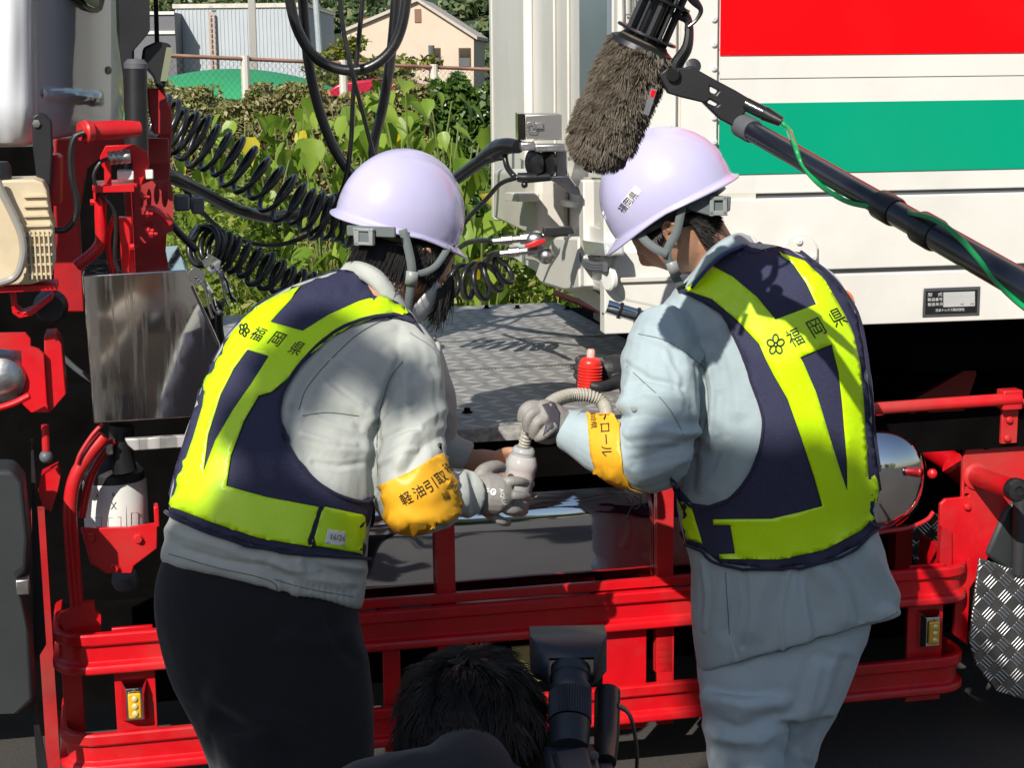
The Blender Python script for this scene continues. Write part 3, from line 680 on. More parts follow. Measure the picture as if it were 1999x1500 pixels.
mb = MB(); mb.uprism(R, [(1024, 508), (1046, 512), (1130, 562), (1188, 572), (1188, 500), (1140, 496), (1052, 450), (1030, 452)], -.02, .3); P('front_underside', mb, M['panel2'], trailer, bevel=.008)
mb = MB(); mb.uprism(R, [(1135, 468), (1180, 474), (1182, 500), (1140, 498)], -.05, -.0); lb = P('clear_lamp', mb, mat('clear_lens', (.55, .56, .56), .08, .2, 1), trailer, bevel=.008)
mb = MB()
for i in range(3): mb.tube([R.pxu(x, y + i * 5, -.04) for x, y in ((1134, 492), (1142, 508), (1160, 516), (1182, 516))], .007, 8)
P('lamp_cable', mb, M['grey'], trailer, kind='stuff')
# connector box with clasp
w0, z0 = fw(1095, 272, -.16); w1, z1 = fw(1012, 222, -.16)
F2 = R
mb = MB(); c = R.pxu(1052, 247, -.16)
G = Frame((c.x, c.y), 2.0)
def gp(px, py, w_=0): return G.px(px, py, w_)
mb.pbox(G, 1025, 224, 1097, 273, -.03, .16); cb = P('connector_box', mb, mat('satin_steel', (.50, .48, .45), .32, .9, 0, .05, 10), trailer, bevel=.002)
mb = MB(); mb.pbox(G, 1011, 222, 1024, 273, -.03, .14); P('hinge_side', mb, M['steel'], cb)
mb = MB(); mb.pbox(G, 1040, 240, 1060, 251, -.04, -.031); mb.tube([gp(x, y, -.042) for x, y in ((1030, 252), (1030, 240), (1044, 240), (1046, 256), (1032, 256), (1030, 252))], .0018, 6, smooth=3); P('clasp', mb, M['zinc'], cb, bevel=.001)
mb = MB(); mb.pbox(G, 1044, 282, 1104, 296, -.06, .0); mb.pbox(G, 1016, 278, 1045, 294, -.06, .0); P('socket_body', mb, M['alu'], trailer, bevel=.004)
for x in (1047, 1074):
    mb = MB(); mb.lathe([(.013, 0), (.036, .002), (.036, .012), (.02, .016), (0, .018)], gp(x, 318, -.02), (G.u * -.8 - G.w * .5), 22); P('rubber_seal', mb, M['rubber'], trailer)
mb = MB(); mb.pbox(G, 1030, 300, 1040, 335, -.01, .03); mb.pbox(G, 1085, 292, 1108, 348, -.02, .1); mb.prism(G, [(1062, 343), (1112, 343), (1132, 372), (1132, 384), (1110, 376)], -.03, .1); P('socket_mount', mb, M['steel'], trailer, bevel=.003)
mb = MB(); mb.tube([gp(x, y, -.03) for x, y in ((1010, 346), (1030, 347), (1075, 345))], [.012, .014, .011], 12); P('round_plug', mb, M['rubber'], trailer)
mb = MB(); mb.ball(gp(1024, 361, -.03), .009, 10); P('plug_knob', mb, M['rubber'], trailer)
# brake line couplings
for dy, dx in ((0, 0), (24, 14)):
    mb = MB(); a = gp(962 + dx, 471 + dy, -.05); b = gp(1062, 462 + dy, -.05); d = b - a; L = d.length
    mb.lathe([(.006, 0), (.009, .0), (.009, .02), (.013, .022), (.013, .05), (.010, .052), (.010, .07), (.015, .072), (.015, .10), (.011, .102), (.011, L)], a, d, 8); P('hose_coupling', mb, M['alu'], trailer)
mb = MB(); mb.ball(gp(1045, 468, -.06), .02, 12, (1.3, .8, 1)); mb.ball(gp(1066, 500, -.05), .022, 12); P('valve_body', mb, M['alu'], trailer)
mb = MB(); mb.prism(G, [(1024, 478), (1046, 470), (1066, 466), (1064, 474), (1044, 483), (1026, 484)], -.09, -.075); P('red_valve_lever', mb, M['red'], trailer, bevel=.002)
mb = MB(); mb.prism(G, [(1060, 446), (1116, 444), (1122, 456), (1062, 462)], -.08, -.03); P('black_valve_cover', mb, M['black'], trailer, bevel=.004)
mb = MB(); mb.box(R, .9, 6.0, .25, WB - .2, 1.0, 1.17); P('trailer_floor_frame', mb, M['dark'], trailer)
mb = MB(); mb.box(R, .5, 6.0, WB - .08, WB - .02, 1.17, ztop); mb.box(R, .06, 6.0, .05, WB - .02, ztop - .05, ztop); mb.box(R, .06, 6, .07, WB - .02, 1.172, 1.22); P('box_shell', mb, M['panel'], trailer)
mb = MB(); mb.box(T, 1.2, 5.5, 2.3, 2.34, .05, 1.1); P('far_side_skirt', mb, M['dark'], truck)
# ================================================================= SETTING
import numpy as np
rng = np.random.default_rng(5)
def leafmat(name, c1, c2, c3=None, trans=.35, rough=.5, dist=1.0):
    k = N(name); g = k.n('ShaderNodeNewGeometry'); rnd = g.outputs['Random Per Island']
    stops = [(0, c1), (1, c2)] if not c3 else [(0, c1), (.72, c2), (.9, c2), (.95, c3)]
    col = k.ramp(rnd, stops); k.l(col, k.b.inputs['Base Color']); k.b.inputs['Roughness'].default_value = rough
    tr = k.n('ShaderNodeBsdfTranslucent'); k.l(col, tr.inputs[0]); mx = k.n('ShaderNodeMixShader'); mx.inputs[0].default_value = trans
    k.l(k.b.outputs[0], mx.inputs[1]); k.l(tr.outputs[0], mx.inputs[2]); k.l(mx.outputs[0], k.out.inputs[0]); return k.m
def leafcloud(name, C, size, m, parent=None, up=0.0, asp=.5, **props):
    n = len(C); C = np.asarray(C, float)
    nr = rng.normal(size=(n, 3)); nr[:, 2] = np.abs(nr[:, 2]) + up; nr /= np.linalg.norm(nr, axis=1)[:, None]
    t = rng.normal(size=(n, 3)); t -= nr * (t * nr).sum(1)[:, None]; t /= np.linalg.norm(t, axis=1)[:, None]
    b = np.cross(nr, t); s = (size * rng.uniform(.6, 1.3, n))[:, None]
    V = np.stack([C - t * s, C + b * s * asp + nr * s * .12, C + t * s, C - b * s * asp + nr * s * .12], 1).reshape(-1, 3)
    me = bpy.data.meshes.new(name); me.vertices.add(4 * n); me.vertices.foreach_set('co', V.ravel())
    me.loops.add(4 * n); me.loops.foreach_set('vertex_index', np.arange(4 * n)); me.polygons.add(n)
    me.polygons.foreach_set('loop_start', np.arange(0, 4 * n, 4)); me.update(); me.validate()
    return add_obj(name, me, m, parent, smooth=0, **props)
# ground
mb = MB(); mb.add([(-700, -500, 0), (700, -500, 0), (700, 7.2, 0), (-700, 7.2, 0)], [(0, 1, 2, 3)])
k = N('asphalt'); g1 = k.noise(90, 6, .8); g2 = k.noise(.7, 5)
k.l(k.mix(k.ramp(g2, [(.35, (0, 0, 0)), (.7, (1, 1, 1))]), k.ramp(g1, [(.3, (.030, .028, .026)), (.75, (.075, .07, .065))]), k.ramp(g1, [(.3, (.05, .042, .034)), (.75, (.10, .085, .07))])), k.b.inputs['Base Color'])
k.b.inputs['Roughness'].default_value = .85; k.bump(g1, .6, .006)
P('ground', mb, k.m, smooth=0, kind='structure')
mb = MB(); mb.add([(-900, 7.2, 0.0), (900, 7.2, 0.0), (900, 900, 0.0), (-900, 900, 0.0)], [(0, 1, 2, 3)])
P('grass_ground', mb, mat('grass_soil', (.06, .07, .025), .9, var=.5, vscale=.8, bump=.5, bscale=30), smooth=0, kind='structure')
# hill with forest
def hz(x, y):
    t = max(0, min(1, (y - 230) / 130)); base = 14.5 + 2.2 * sin(x * .011 + 1) + 1.2 * sin(x * .037) + (2.2 if x > -20 else -.5)
    return base * (t * t * (3 - 2 * t))
mb = MB(); mb.grid(lambda s, t: Vector((lerp(-420, 420, s), lerp(225, 520, t), hz(lerp(-420, 420, s), lerp(225, 520, t)))), 60, 24)
P('hill', mb, mat('hill_soil', (.04, .06, .03), .9, var=.4, vscale=.05), smooth=180, kind='structure')
pts = []
for i in range(760):
    x = random.uniform(-190, 130); y = random.uniform(232, 372)
    if i > 640: x = random.uniform(130, 420) * random.choice((-1, 1))
    r_ = random.uniform(2.0, 3.8); hh = random.uniform(2.2, 4.5); z = hz(x, y)
    n = 190; a = rng.normal(size=(n, 3)); a /= np.linalg.norm(a, axis=1)[:, None]; a[:, 2] = np.abs(a[:, 2]) * 1.0 - .15
    a *= rng.uniform(.65, 1.05, n)[:, None]; pts.append(a * [r_, r_, hh] + [x, y, z + 1.0])
o = leafcloud('forest', np.concatenate(pts), .75, leafmat('far_forest', (.05, .085, .035), (.13, .18, .07), (.24, .22, .09), .2), asp=.7, kind='stuff')
# far buildings
def bld(name, label, cat): return thing(name, label, cat, (0, 0, 0))
wh = thing('warehouse', 'pale blue grey metal warehouse with a ladder on its wall, far behind the green mound', 'building', PZ(450, 187, 0))
Fw = Frame((0, 90), 0)
mb = MB(); u0_, z1_ = Fw.uz(341, 16); u1_, _ = Fw.uz(598, 16); mb.box(Fw, u0_, u1_, 0, 14, 0, z1_); P('wall', mb, mat('corrugated_wall', (.42, .46, .49), .6, 0, 0, .05, 1), wh)
mb = MB(); mb.box(Fw, u0_ - .1, u1_ + .1, -.1, 14.1, z1_, z1_ + .22); P('roof_edge', mb, M['panel2'], wh)
nseam = 34
for i in range(nseam):
    mb = MB(); u = lerp(u0_, u1_, (i + .5) / nseam); mb.box(Fw, u - .02, u + .02, -.03, -.001, 0, z1_ - .02); P('wall_seam', mb, bpy.data.materials['corrugated_wall'], wh)
for x in (411, 419):
    mb = MB(); mb.box(Fw, Fw.uz(x, 50)[0] - .05, Fw.uz(x, 50)[0] + .05, -.3, -.2, 0, Fw.uz(410, 24)[1]); P('ladder_rail', mb, mat('rusty_ladder', (.45, .33, .27), .6) if x == 411 else bpy.data.materials['rusty_ladder'], wh)
for i in range(14):
    mb = MB(); z = 1.6 + i * .27; mb.box(Fw, Fw.uz(411, 50)[0], Fw.uz(419, 50)[0], -.29, -.24, z, z + .06); P('rung', mb, M['zinc'], wh)
mb = MB(); Fs = Frame((0, 84), 0); mb.box(Fs, Fs.uz(486, 60)[0], Fs.uz(499, 60)[0], 0, .35, 0, Fs.uz(490, 68)[1] + 9)
o = P('lattice_pole', mb, M['zinc'], None); o['label'] = 'grey lattice pole in front of the pale warehouse wall'; o['category'] = 'pole'
sh = thing('dark_shed', 'dark grey building with two pale trim lines left of the pale warehouse', 'building', PZ(328, 187, 0))
Fd = Frame((0, 88), 0); mb = MB(); a_ = Fd.uz(250, 24)[0]; b_ = Fd.uz(341, 24)[0]; mb.box(Fd, a_, b_ - .02, 0, 10, 0, Fd.uz(330, 24)[1]); P('wall', mb, mat('dark_cladding', (.13, .13, .145), .6), sh)
for y in (24, 62):
    mb = MB(); z = Fd.uz(330, y)[1]; mb.box(Fd, a_, b_ - .02, -.1, -.01, z - .1, z + .06); P('trim', mb, M['panel'], sh)
house = thing('gabled_house', 'cream gabled house with two brown framed windows behind the bushy tree', 'house', PZ(800, 180, 0))
Fh = Frame((0, 118), -4); 
def hp(x, y): return Fh.uz(x, y)
gable = [(676, 60), (815, 2), (925, 72), (925, 200), (676, 200)]
gp_ = [Fh.uz(x, y) for x, y in gable]; gp_[3] = (gp_[3][0], 0); gp_[4] = (gp_[4][0], 0)
mb = MB(); mb.fprism(Fh, gp_, w0=0, w1=9); P('wall', mb, mat('cream_render', (.60, .49, .385), .8, 0, 0, .06, 1), house)
mb = MB(); 
for (xa, ya), (xb, yb) in (((668, 64), (815, 2)), ((815, 2), (932, 77))):
    (a1, b1), (a2, b2) = Fh.uz(xa, ya), Fh.uz(xb, yb); mb = MB(); mb.fprism(Fh, [(a1, b1), (a2, b2), (a2, b2 + .22), (a1, b1 + .22)], w0=-.3, w1=9.3); P('roof', mb, mat('pale_roof', (.50, .44, .38), .7) if xa == 668 else bpy.data.materials['pale_roof'], house)
for (x0, y0, x1, y1) in ((839, 93, 860, 130), (895, 93, 919, 131)):
    mb = MB(); mb.pbox(Fh, x0, y0, x1, y1, -.08, .02); wn = P('window', mb, mat('brown_frame', (.14, .07, .04), .6) if x0 == 839 else bpy.data.materials['brown_frame'], house)
    mb = MB(); mb.pbox(Fh, x0 + 2, y0 + 2, x1 - 2, y0 + 18, -.12, -.085); P('pane', mb, M['glassd'], wn)
    mb = MB(); mb.pbox(Fh, x0 + 2, y0 + 20, x1 - 2, y1 - 2, -.12, -.085); P('pane', mb, M['grey'], wn)
mb = MB(); mb.pbox(Fh, 809, 17, 822, 43, -.08, .02); P('gable_vent', mb, mat('brown_vent', (.22, .12, .08), .7), house)
mb = MB(); Fb = Frame((0, 126), 0); mb.box(Fb, Fb.uz(700, 60)[0], Fb.uz(720, 60)[0], 0, 1, 0, Fb.uz(710, 35)[1])
o = P('brick_chimney', mb, mat('far_brick', (.30, .12, .07), .8)); o['label'] = 'red brick chimney rising left of the cream gabled house'; o['category'] = 'chimney'
mb = MB(); mb.tube([PY(612, -60, 60), PY(621, 60, 60), Vector((PY(628, 100, 60).x, 60, 0))], .11, 10, smooth=0)
o = P('utility_pole', mb, mat('weathered_pole', (.35, .38, .40), .6)); o['label'] = 'grey utility pole left of the bushy tree'; o['category'] = 'pole'
mb = MB(); mb.tube([PY(600, 60, 59), PY(615, 70, 59)], .08, 8, smooth=0); mb.tube([PY(842, 98, 70), Vector((PY(842, 98, 70).x, 70, 0))], .12, 8, smooth=0)
mb = MB(); mb.tube([PY(842, 88, 75), Vector((PY(842, 98, 75).x, 75, 0))], .13, 8, smooth=0); o = P('bollard_post', mb, M['grey']); o['label'] = 'short grey post beside the left window of the cream house'; o['category'] = 'post'
# bushy tree
tree = thing('bushy_tree', 'rounded yellow green bushy tree in front of the cream gabled house', 'tree', (PY(725, 150, 40).x, 40, 0))
cx = PY(725, 150, 40).x; crown = []
for i in range(46):
    a = random.uniform(0, 2 * pi); rr = sqrt(random.random()) * 1.45; x = cx + rr * cos(a); y = 40 + rr * sin(a); top = 2.72 - .55 * (rr / 1.45) ** 2
    z = random.uniform(1.2, top - .15); n = 130; q = rng.normal(size=(n, 3)); q /= np.linalg.norm(q, axis=1)[:, None]; crown.append(q * rng.uniform(.2, 1, n)[:, None] * [.36, .36, .22] + [x, y, z])
leafcloud('crown', np.concatenate(crown), .085, leafmat('bush_leaf', (.10, .13, .015), (.26, .26, .04), None, .3), tree, up=.5, asp=.5)
mb = MB(); mb.tube([(cx, 40, 0), (cx + .1, 40, .9), (cx, 40, 1.6)], [.12, .09, .05], 10)
for i in range(5): mb.tube([(cx, 40, .8 + i * .1), (cx + cos(i * 1.3) * .6, 40 + sin(i * 1.3) * .6, 1.7)], .03, 6)
P('trunk', mb, mat('bark', (.10, .07, .05), .9, bump=.5), tree)
# green tarpaulin mound
def mound(s, t):
    x = lerp(PY(200, 150, 22).x, PY(668, 150, 22).x, s); h = 1.89 - .42 * ((s - .42) / .58) ** 2 * 1.0 ; a = pi * t
    return Vector((x, 22 + 2.2 - 2.2 * cos(a), h * (sin(a) ** .7) if 0 < t < 1 else 0))
mb = MB(); mb.grid(mound, 40, 16); o = P('green_tarpaulin', mb, mat('green_tarp', (.03, .30, .12), .6, 0, 0, .08, 2, .1, 6), None, smooth=180)
o['label'] = 'long domed green tarpaulin cover behind the wire fence'; o['category'] = 'tarpaulin'
# red car beyond the hedge
car = thing('parked_car', 'red parked car whose roof shows above the hedge', 'car', (PY(750, 155, 17).x, 17.5, 0))
xc = PY(750, 155, 17).x
bodyp = [(-2.0, .35), (-2.05, .8), (-1.15, .95), (1.5, .97), (2.05, .85), (2.05, .35)]
mb = MB(); mb.fprism(Frame((xc, 16.7), 0), bodyp, w0=0, w1=1.65); P('body', mb, mat('car_red', (.45, .01, .04), .2, 0, .8), car, bevel=.08, seg=3)
mb = MB(); mb.fprism(Frame((xc, 16.75), 0), [(-.95, .95), (-.50, 1.66), (.40, 1.70), (.95, 1.02)], w0=0, w1=1.5); P('window_band', mb, M['glassd'], car)
mb = MB(); mb.fprism(Frame((xc, 16.68), 0), [(-.62, 1.60), (-.40, 1.735), (-.1, 1.765), (.25, 1.755), (.56, 1.66), (.52, 1.62)], w0=0, w1=1.64); P('roof', mb, bpy.data.materials['car_red'], car, bevel=.02)
for s_ in (-1.25, 1.3):
    for y_ in (16.66, 18.2):
        mb = MB(); mb.lathe([(.0, 0), (.2, 0), (.31, .02), (.31, .18), (0, .2)], (xc + s_, y_, .31), (0, 1, 0), 18); P('wheel', mb, M['rubber'], car)
# chain-link fence
fe = thing('chain_link_fence', 'wire mesh fence with pale posts and rusty top rail behind the hedge', 'fence', (-1, 15.5, 0))
fy = lambda px: 15.0 + (px - 340) / 610 * 2.6
FA = PY(300, 107, fy(300)); FB = PY(990, 137, fy(990)); 
mb = MB(); mb.tube([FA, FB], .018, 8, smooth=0); P('top_rail', mb, mat('rusty_rail', (.42, .24, .17), .7, var=.4, vscale=3), fe)
for px in (455, 638, 825):
    t = (px - 300) / 690; top = FA.lerp(FB, t); mb = MB(); mb.tube([top + Vector((0, 0, .03)), Vector((top.x, top.y, 0))], .040, 10, smooth=0); P('post', mb, M['panel2'], fe)
mb = MB(); L_ = (FB - FA).length; d_ = (FB - FA) / L_; n = int(L_ / .065); hgt = 1.2
for i in range(-int(hgt / .065), n):
    for sg in (1, -1):
        s0 = i * .065; a = FA + d_ * (s0 if sg > 0 else s0 + hgt); b = FA + d_ * (s0 + hgt if sg > 0 else s0) + Vector((0, 0, -hgt * 1))
        mb.add([a, a + Vector((0, 0, -.004)), b + Vector((0, 0, -.004)), b], [(0, 1, 2, 3)])
P('wire_mesh', mb, M['zinc'], fe, smooth=0, kind='stuff')
# hedges
def boxpts(n, x0, x1, y0, y1, z0, z1, shell=.3):
    p = np.stack([rng.uniform(x0, x1, n), y0 + (y1 - y0) * rng.beta(1, 2.2, n), z0 + (z1 - z0) * rng.beta(2.4, 1, n)], 1)
    wob = .05 * np.sin(p[:, 0] * 7) + .04 * np.sin(p[:, 0] * 17 + 1) + .035 * np.sin(p[:, 0] * 31) ; p[:, 2] += wob * (p[:, 2] / z1); p[:, 1] += .08 * np.sin(p[:, 0] * 9 + p[:, 2] * 7); return p
hx = lambda px, y: PY(px, 180, y).x
h1 = leafcloud('hedge', boxpts(70000, hx(250, 12), hx(850, 12), 12, 13.2, .2, 1.70), .021, leafmat('dry_hedge_leaf', (.15, .15, .05), (.30, .27, .11), (.22, .34, .06), .2), asp=.55, label='brownish clipped hedge with dry twigs below the wire fence', category='hedge')
h2 = leafcloud('hedge', boxpts(22000, hx(845, 12), hx(1060, 12), 11.7, 13.2, .2, 1.78), .036, leafmat('green_hedge_leaf', (.035, .075, .015), (.10, .18, .03), None, .15, .3), asp=.6, label='glossy dark green hedge at the left edge of the trailer front', category='hedge')
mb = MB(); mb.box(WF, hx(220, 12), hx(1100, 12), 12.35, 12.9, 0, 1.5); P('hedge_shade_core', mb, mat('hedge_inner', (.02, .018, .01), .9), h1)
twg = MB()
for i in range(150):
    x = random.uniform(hx(300, 12), hx(840, 12)); z = random.uniform(.9, 1.6); a = Vector((x, 11.98, z)); b = a + Vector((random.uniform(-.08, .08), random.uniform(-.05, .05), random.uniform(-.02, .16))); twg.tube([a, b], .0025, 4, smooth=0, caps=False)
P('twigs', twg, mat('dry_twig', (.26, .20, .14), .8), h1, kind='stuff')
# understory of small leaves and grass behind the truck
def under(n, px0, px1, d0, d1, zt):
    y = rng.uniform(d0, d1, n); px = rng.uniform(px0, px1, n); x = (px - 999.5) / FPX * y * 1.02
    z = zt * rng.beta(1.6, 1.3, n) * (.75 + .25 * np.sin(x * 5 + y) ) * (.85 + .15 * np.sin(x * 13)); return np.stack([x, y, z], 1)
leafcloud('ground_cover', under(60000, 200, 1130, 7.4, 11.6, 1.42), .034, leafmat('weed_leaf', (.07, .13, .015), (.26, .35, .04), (.36, .34, .12), .4), up=.3, asp=.38, kind='stuff')
gr = []
V_ = []; Fc = []
for i in range(9000):
    y = random.uniform(7.3, 10.6); px = random.uniform(200, 1120) if i % 3 else random.uniform(330, 720); x = (px - 999.5) / FPX * y; h = random.uniform(.35, 1.05); a = random.uniform(0, 2 * pi); ln = random.uniform(.05, .35)
    dx, dy = cos(a) * ln, sin(a) * ln; wd = .005; nx, ny = -sin(a) * wd, cos(a) * wd; b0 = len(V_)
    for t in (0, .4, .75):
        V_ += [(x + dx * t * t + nx * (1 - t), y + dy * t * t + ny * (1 - t), h * (t * 1.1)), (x + dx * t * t - nx * (1 - t), y + dy * t * t - ny * (1 - t), h * (t * 1.1))]
    V_.append((x + dx * 1.1, y + dy * 1.1, h * .93)); Fc += [(b0, b0 + 1, b0 + 3, b0 + 2), (b0 + 2, b0 + 3, b0 + 5, b0 + 4), (b0 + 4, b0 + 5, b0 + 6)]
me = bpy.data.meshes.new('tall_grass'); me.from_pydata(V_, [], Fc)
add_obj('tall_grass', me, leafmat('grass_blade', (.16, .24, .03), (.42, .45, .12), (.55, .48, .25), .3), smooth=0, kind='stuff')
# broad-leaved weeds
def big_leaf():
    mb = MB(); pr = [(0, .0), (.10, .27), (.27, .36), (.46, .31), (.66, .19), (.84, .08), (1.05, 0)]; vs = []
    for t, wd in pr:
        z = -.22 * t * t; 
        for s_ in (-1, -.5, 0, .5, 1): vs.append(Vector((wd * s_, t - (.10 * abs(s_) if t < .2 else 0), z + abs(s_) * wd * .22 + .02 * sin(t * 14) * abs(s_))))
    fs = [(i * 5 + j, i * 5 + j + 1, (i + 1) * 5 + j + 1, (i + 1) * 5 + j) for i in range(6) for j in range(4)]
    mb.add(vs, fs); return mb.mesh('leaf')
BL = [big_leaf() for _ in range(3)]
k = N('broad_leaf'); oi = k.n('ShaderNodeObjectInfo'); colr = k.ramp(oi.outputs['Random'], [(0, (.16, .28, .025)), (.45, (.28, .42, .05)), (.95, (.36, .48, .07)), (.98, (.75, .55, .02))])
mp = k.noise(25, 3); k.l(k.mix(k.math('MULTIPLY', mp, .3), colr, (.08, .14, .02)), k.b.inputs['Base Color']); k.b.inputs['Roughness'].default_value = .42
tr = k.n('ShaderNodeBsdfTranslucent'); k.l(colr, tr.inputs[0]); mx = k.n('ShaderNodeMixShader'); mx.inputs[0].default_value = .42; k.l(k.b.outputs[0], mx.inputs[1]); k.l(tr.outputs[0], mx.inputs[2]); k.l(mx.outputs[0], k.out.inputs[0])
for m_ in BL: m_.materials.append(k.m); m_.polygons.foreach_set('use_smooth', [True] * len(m_.polygons))
stem_m = mat('weed_stem', (.14, .18, .05), .6)
wl_ = ['tallest broad leaved weed, just left of the hanging cable loop bottom', 'broad leaved weed with a yellow leaf right of the hanging cables', 'broad leaved weed under the glossy green hedge', 'low broad leaved weed behind the left helmet', 'broad leaved weed at the left, above the coiled hose', 'small broad leaved weed behind the lower brake couplings', 'broad leaved weed left of the hanging cable loop', 'broad leaved weed crowding the trailer front edge']
specs = [(725, 190, 8.6, 64), (800, 150, 9.0, 74), (900, 195, 8.4, 64), (630, 205, 8.3, 62), (450, 235, 8.8, 44), (930, 390, 7.4, 36), (550, 205, 9.2, 56), (845, 235, 8.0, 52)]
for (px, py, d_, nl), lb_ in zip(specs, wl_):
    top = PY(px, py, d_); wt = thing('broad_leaf_weed', lb_, 'weed plant', (top.x, d_, 0), 'broad leaved weeds behind the truck')
    mb = MB(); tips = []
    for s_ in range(7):
        a = random.uniform(0, 2 * pi); r_ = random.uniform(.05, .36); hz_ = top.z * random.uniform(.86, 1.02) - r_ * .12
        pts_ = [(top.x, d_, 0), (top.x + cos(a) * r_ * .4, d_ + sin(a) * r_ * .4, hz_ * .55), (top.x + cos(a) * r_, d_ + sin(a) * r_, hz_)]
        mb.tube(pts_, [.012, .008, .004], 6); tips.append(catmull(pts_, 6))
    P('stem', mb, stem_m, wt)
    for j in range(nl):
        tp = random.choice(tips); q = tp[random.randint(int(len(tp) * .58), len(tp) - 1)]; s_ = random.uniform(.075, .175)
        lo = bpy.data.objects.new('leaf', random.choice(BL)); COL.objects.link(lo); lo.parent = wt; lo.matrix_parent_inverse = Matrix.Translation(-wt.location)
        az = random.uniform(0, 2 * pi); dirv = Vector((cos(az), sin(az), 0)); off = random.uniform(.03, .16)
        lo.matrix_basis = Matrix.Translation(q + dirv * off + Vector((0, 0, random.uniform(-.05, .05)))) @ Matrix.Rotation(az - pi / 2, 4, 'Z') @ Matrix.Rotation(radians(random.uniform(-75, -15)), 4, 'X') @ Matrix.Rotation(radians(random.uniform(-30, 30)), 4, 'Y') @ Matrix.Scale(s_, 4)
# ================================================================= PEOPLE
def remeshed(mbs, name, voxel=.005, smooth_n=4, fac=.5):
    vs = MB()
    for m_ in (mbs if isinstance(mbs, list) else [mbs]): vs.add(m_.v, m_.f)
    me = vs.mesh('tmp'); o = bpy.data.objects.new('tmp', me); COL.objects.link(o)
    md = o.modifiers.new('r', 'REMESH'); md.mode = 'VOXEL'; md.voxel_size = voxel
    if smooth_n: sm = o.modifiers.new('s', 'SMOOTH'); sm.factor = fac; sm.iterations = smooth_n
    dg = bpy.context.evaluated_depsgraph_get(); dg.update()
    out = bpy.data.meshes.new_from_object(o.evaluated_get(dg)); out.name = name
    bpy.data.objects.remove(o); bpy.data.meshes.remove(me); return out
def ring_loft(rings, seg=40, power=2.3, closed=True, sub=3):
    # rings: (Lx, Ly, Rx, Ry, Y, halfdepth)
    R_ = [tuple(float(a) for a in r) for r in rings]
    P_ = catmull([Vector((r[0], r[1], 0)) for r in R_], sub); Q_ = catmull([Vector((r[2], r[3], 0)) for r in R_], sub); H_ = catmull([Vector((r[4], r[5], 0)) for r in R_], sub)
    mb = MB(); vs = []; n = len(P_)
    for p, q, h in zip(P_, Q_, H_):
        a = PY(p.x, p.y, h.x); b = PY(q.x, q.y, h.x); c = (a + b) / 2; A = (b - a) / 2
        v = (c - CAM).normalized(); B = (v - A.normalized() * v.dot(A.normalized())).normalized() * h.y
        for k_ in range(seg):
            t = 2 * pi * k_ / seg; ct, st_ = cos(t), sin(t)
            vs.append(c + A * (abs(ct) ** (2 / power) * (1 if ct > 0 else -1)) + B * (abs(st_) ** (2 / power) * (1 if st_ > 0 else -1)))
    fs = [(i * seg + k_, i * seg + (k_ + 1) % seg, (i + 1) * seg + (k_ + 1) % seg, (i + 1) * seg + k_) for i in range(n - 1) for k_ in range(seg)]
    fs += [tuple(range(seg))[::-1], tuple((n - 1) * seg + k_ for k_ in range(seg))]
    return mb.add(vs, fs)
def ptube(spec, seg=20, smooth=5):
    # spec: (px, py, Y, r)
    mb = MB(); P_ = [PY(a, b, c) for a, b, c, d in spec]; rs = [s_[3] for s_ in spec]
    return mb.tube(P_, rs, seg, smooth=smooth)
def folds(me, strokes, amp_noise=.0025, nscale=(9, 9, 4), seed=0):
    n = len(me.vertices); co = np.empty(n * 3); me.vertices.foreach_get('co', co); co = co.reshape(-1, 3)
    no = np.empty(n * 3); me.vertex_normals.foreach_get('vector', no); no = no.reshape(-1, 3)
    Rm = np.array(RCI); q = (co - np.array(CAM)) @ Rm.T; px = 999.5 - q[:, 0] / q[:, 2] * FPX; py = 750 + q[:, 1] / q[:, 2] * FPX
    d = np.zeros(n)
    for pts_, wd, am in strokes:
        best = np.full(n, 1e9)
        for (x0, y0), (x1, y1) in zip(pts_[:-1], pts_[1:]):
            vx, vy = x1 - x0, y1 - y0; t = np.clip(((px - x0) * vx + (py - y0) * vy) / (vx * vx + vy * vy), 0, 1)
            best = np.minimum(best, np.hypot(px - x0 - vx * t, py - y0 - vy * t))
        g = best / wd
        d += am * (.0012 if wd > 6 else .00062) * (np.exp(-np.abs(g) ** 1.35) - .40 * np.exp(-((g - 1.9) / .9) ** 2))
    off = Vector((seed * 7.1, seed * 3.3, 0))
    for i in range(n):
        p = Vector(co[i]); p1 = Vector((p.x * nscale[0], p.y * nscale[1], p.z * nscale[2])) + off
        wv = noise.noise(p * 2.1 + off) * .7
        d[i] += amp_noise * (1 - 2 * abs(noise.noise(p1 + Vector((wv, wv, wv)) * 2.2))) + amp_noise * .42 * (1 - 2 * abs(noise.noise(p1 * 2.3 + Vector((3, 1, 7))))) + amp_noise * .2 * noise.noise(p1 * 5)
    co += no * d[:, None]; me.vertices.foreach_set('co', co.ravel()); me.update()
def bvh_of(*mes):
    vs = []; fs = []
    for me in mes:
        b = len(vs); vs += [v.co.copy() for v in me.vertices]; fs += [tuple(b + i for i in p.vertices) for p in me.polygons]
    return BVHTree.FromPolygons(vs, fs)
GR = []
def land(bvh, x, y, off, yref, back=False, maxdev=.35):
    r = ray(x, y).normalized()
    if back: h = bvh.ray_cast(CAM + r * 8, -r)
    else: h = bvh.ray_cast(CAM, r)
    pref = PY(x, y, yref)
    miss = h[0] is None or (h[0] - pref).length > maxdev
    if miss: h = bvh.find_nearest(pref)
    nn = h[1]; GR.append(0 if miss or nn is None else abs(nn.dot(r)))
    if h[0] is None: return pref
    if nn.dot(r) * (-1 if back else 1) > .0: nn = -nn if abs(nn.dot(r)) > .5 else nn
    return h[0] + nn * off
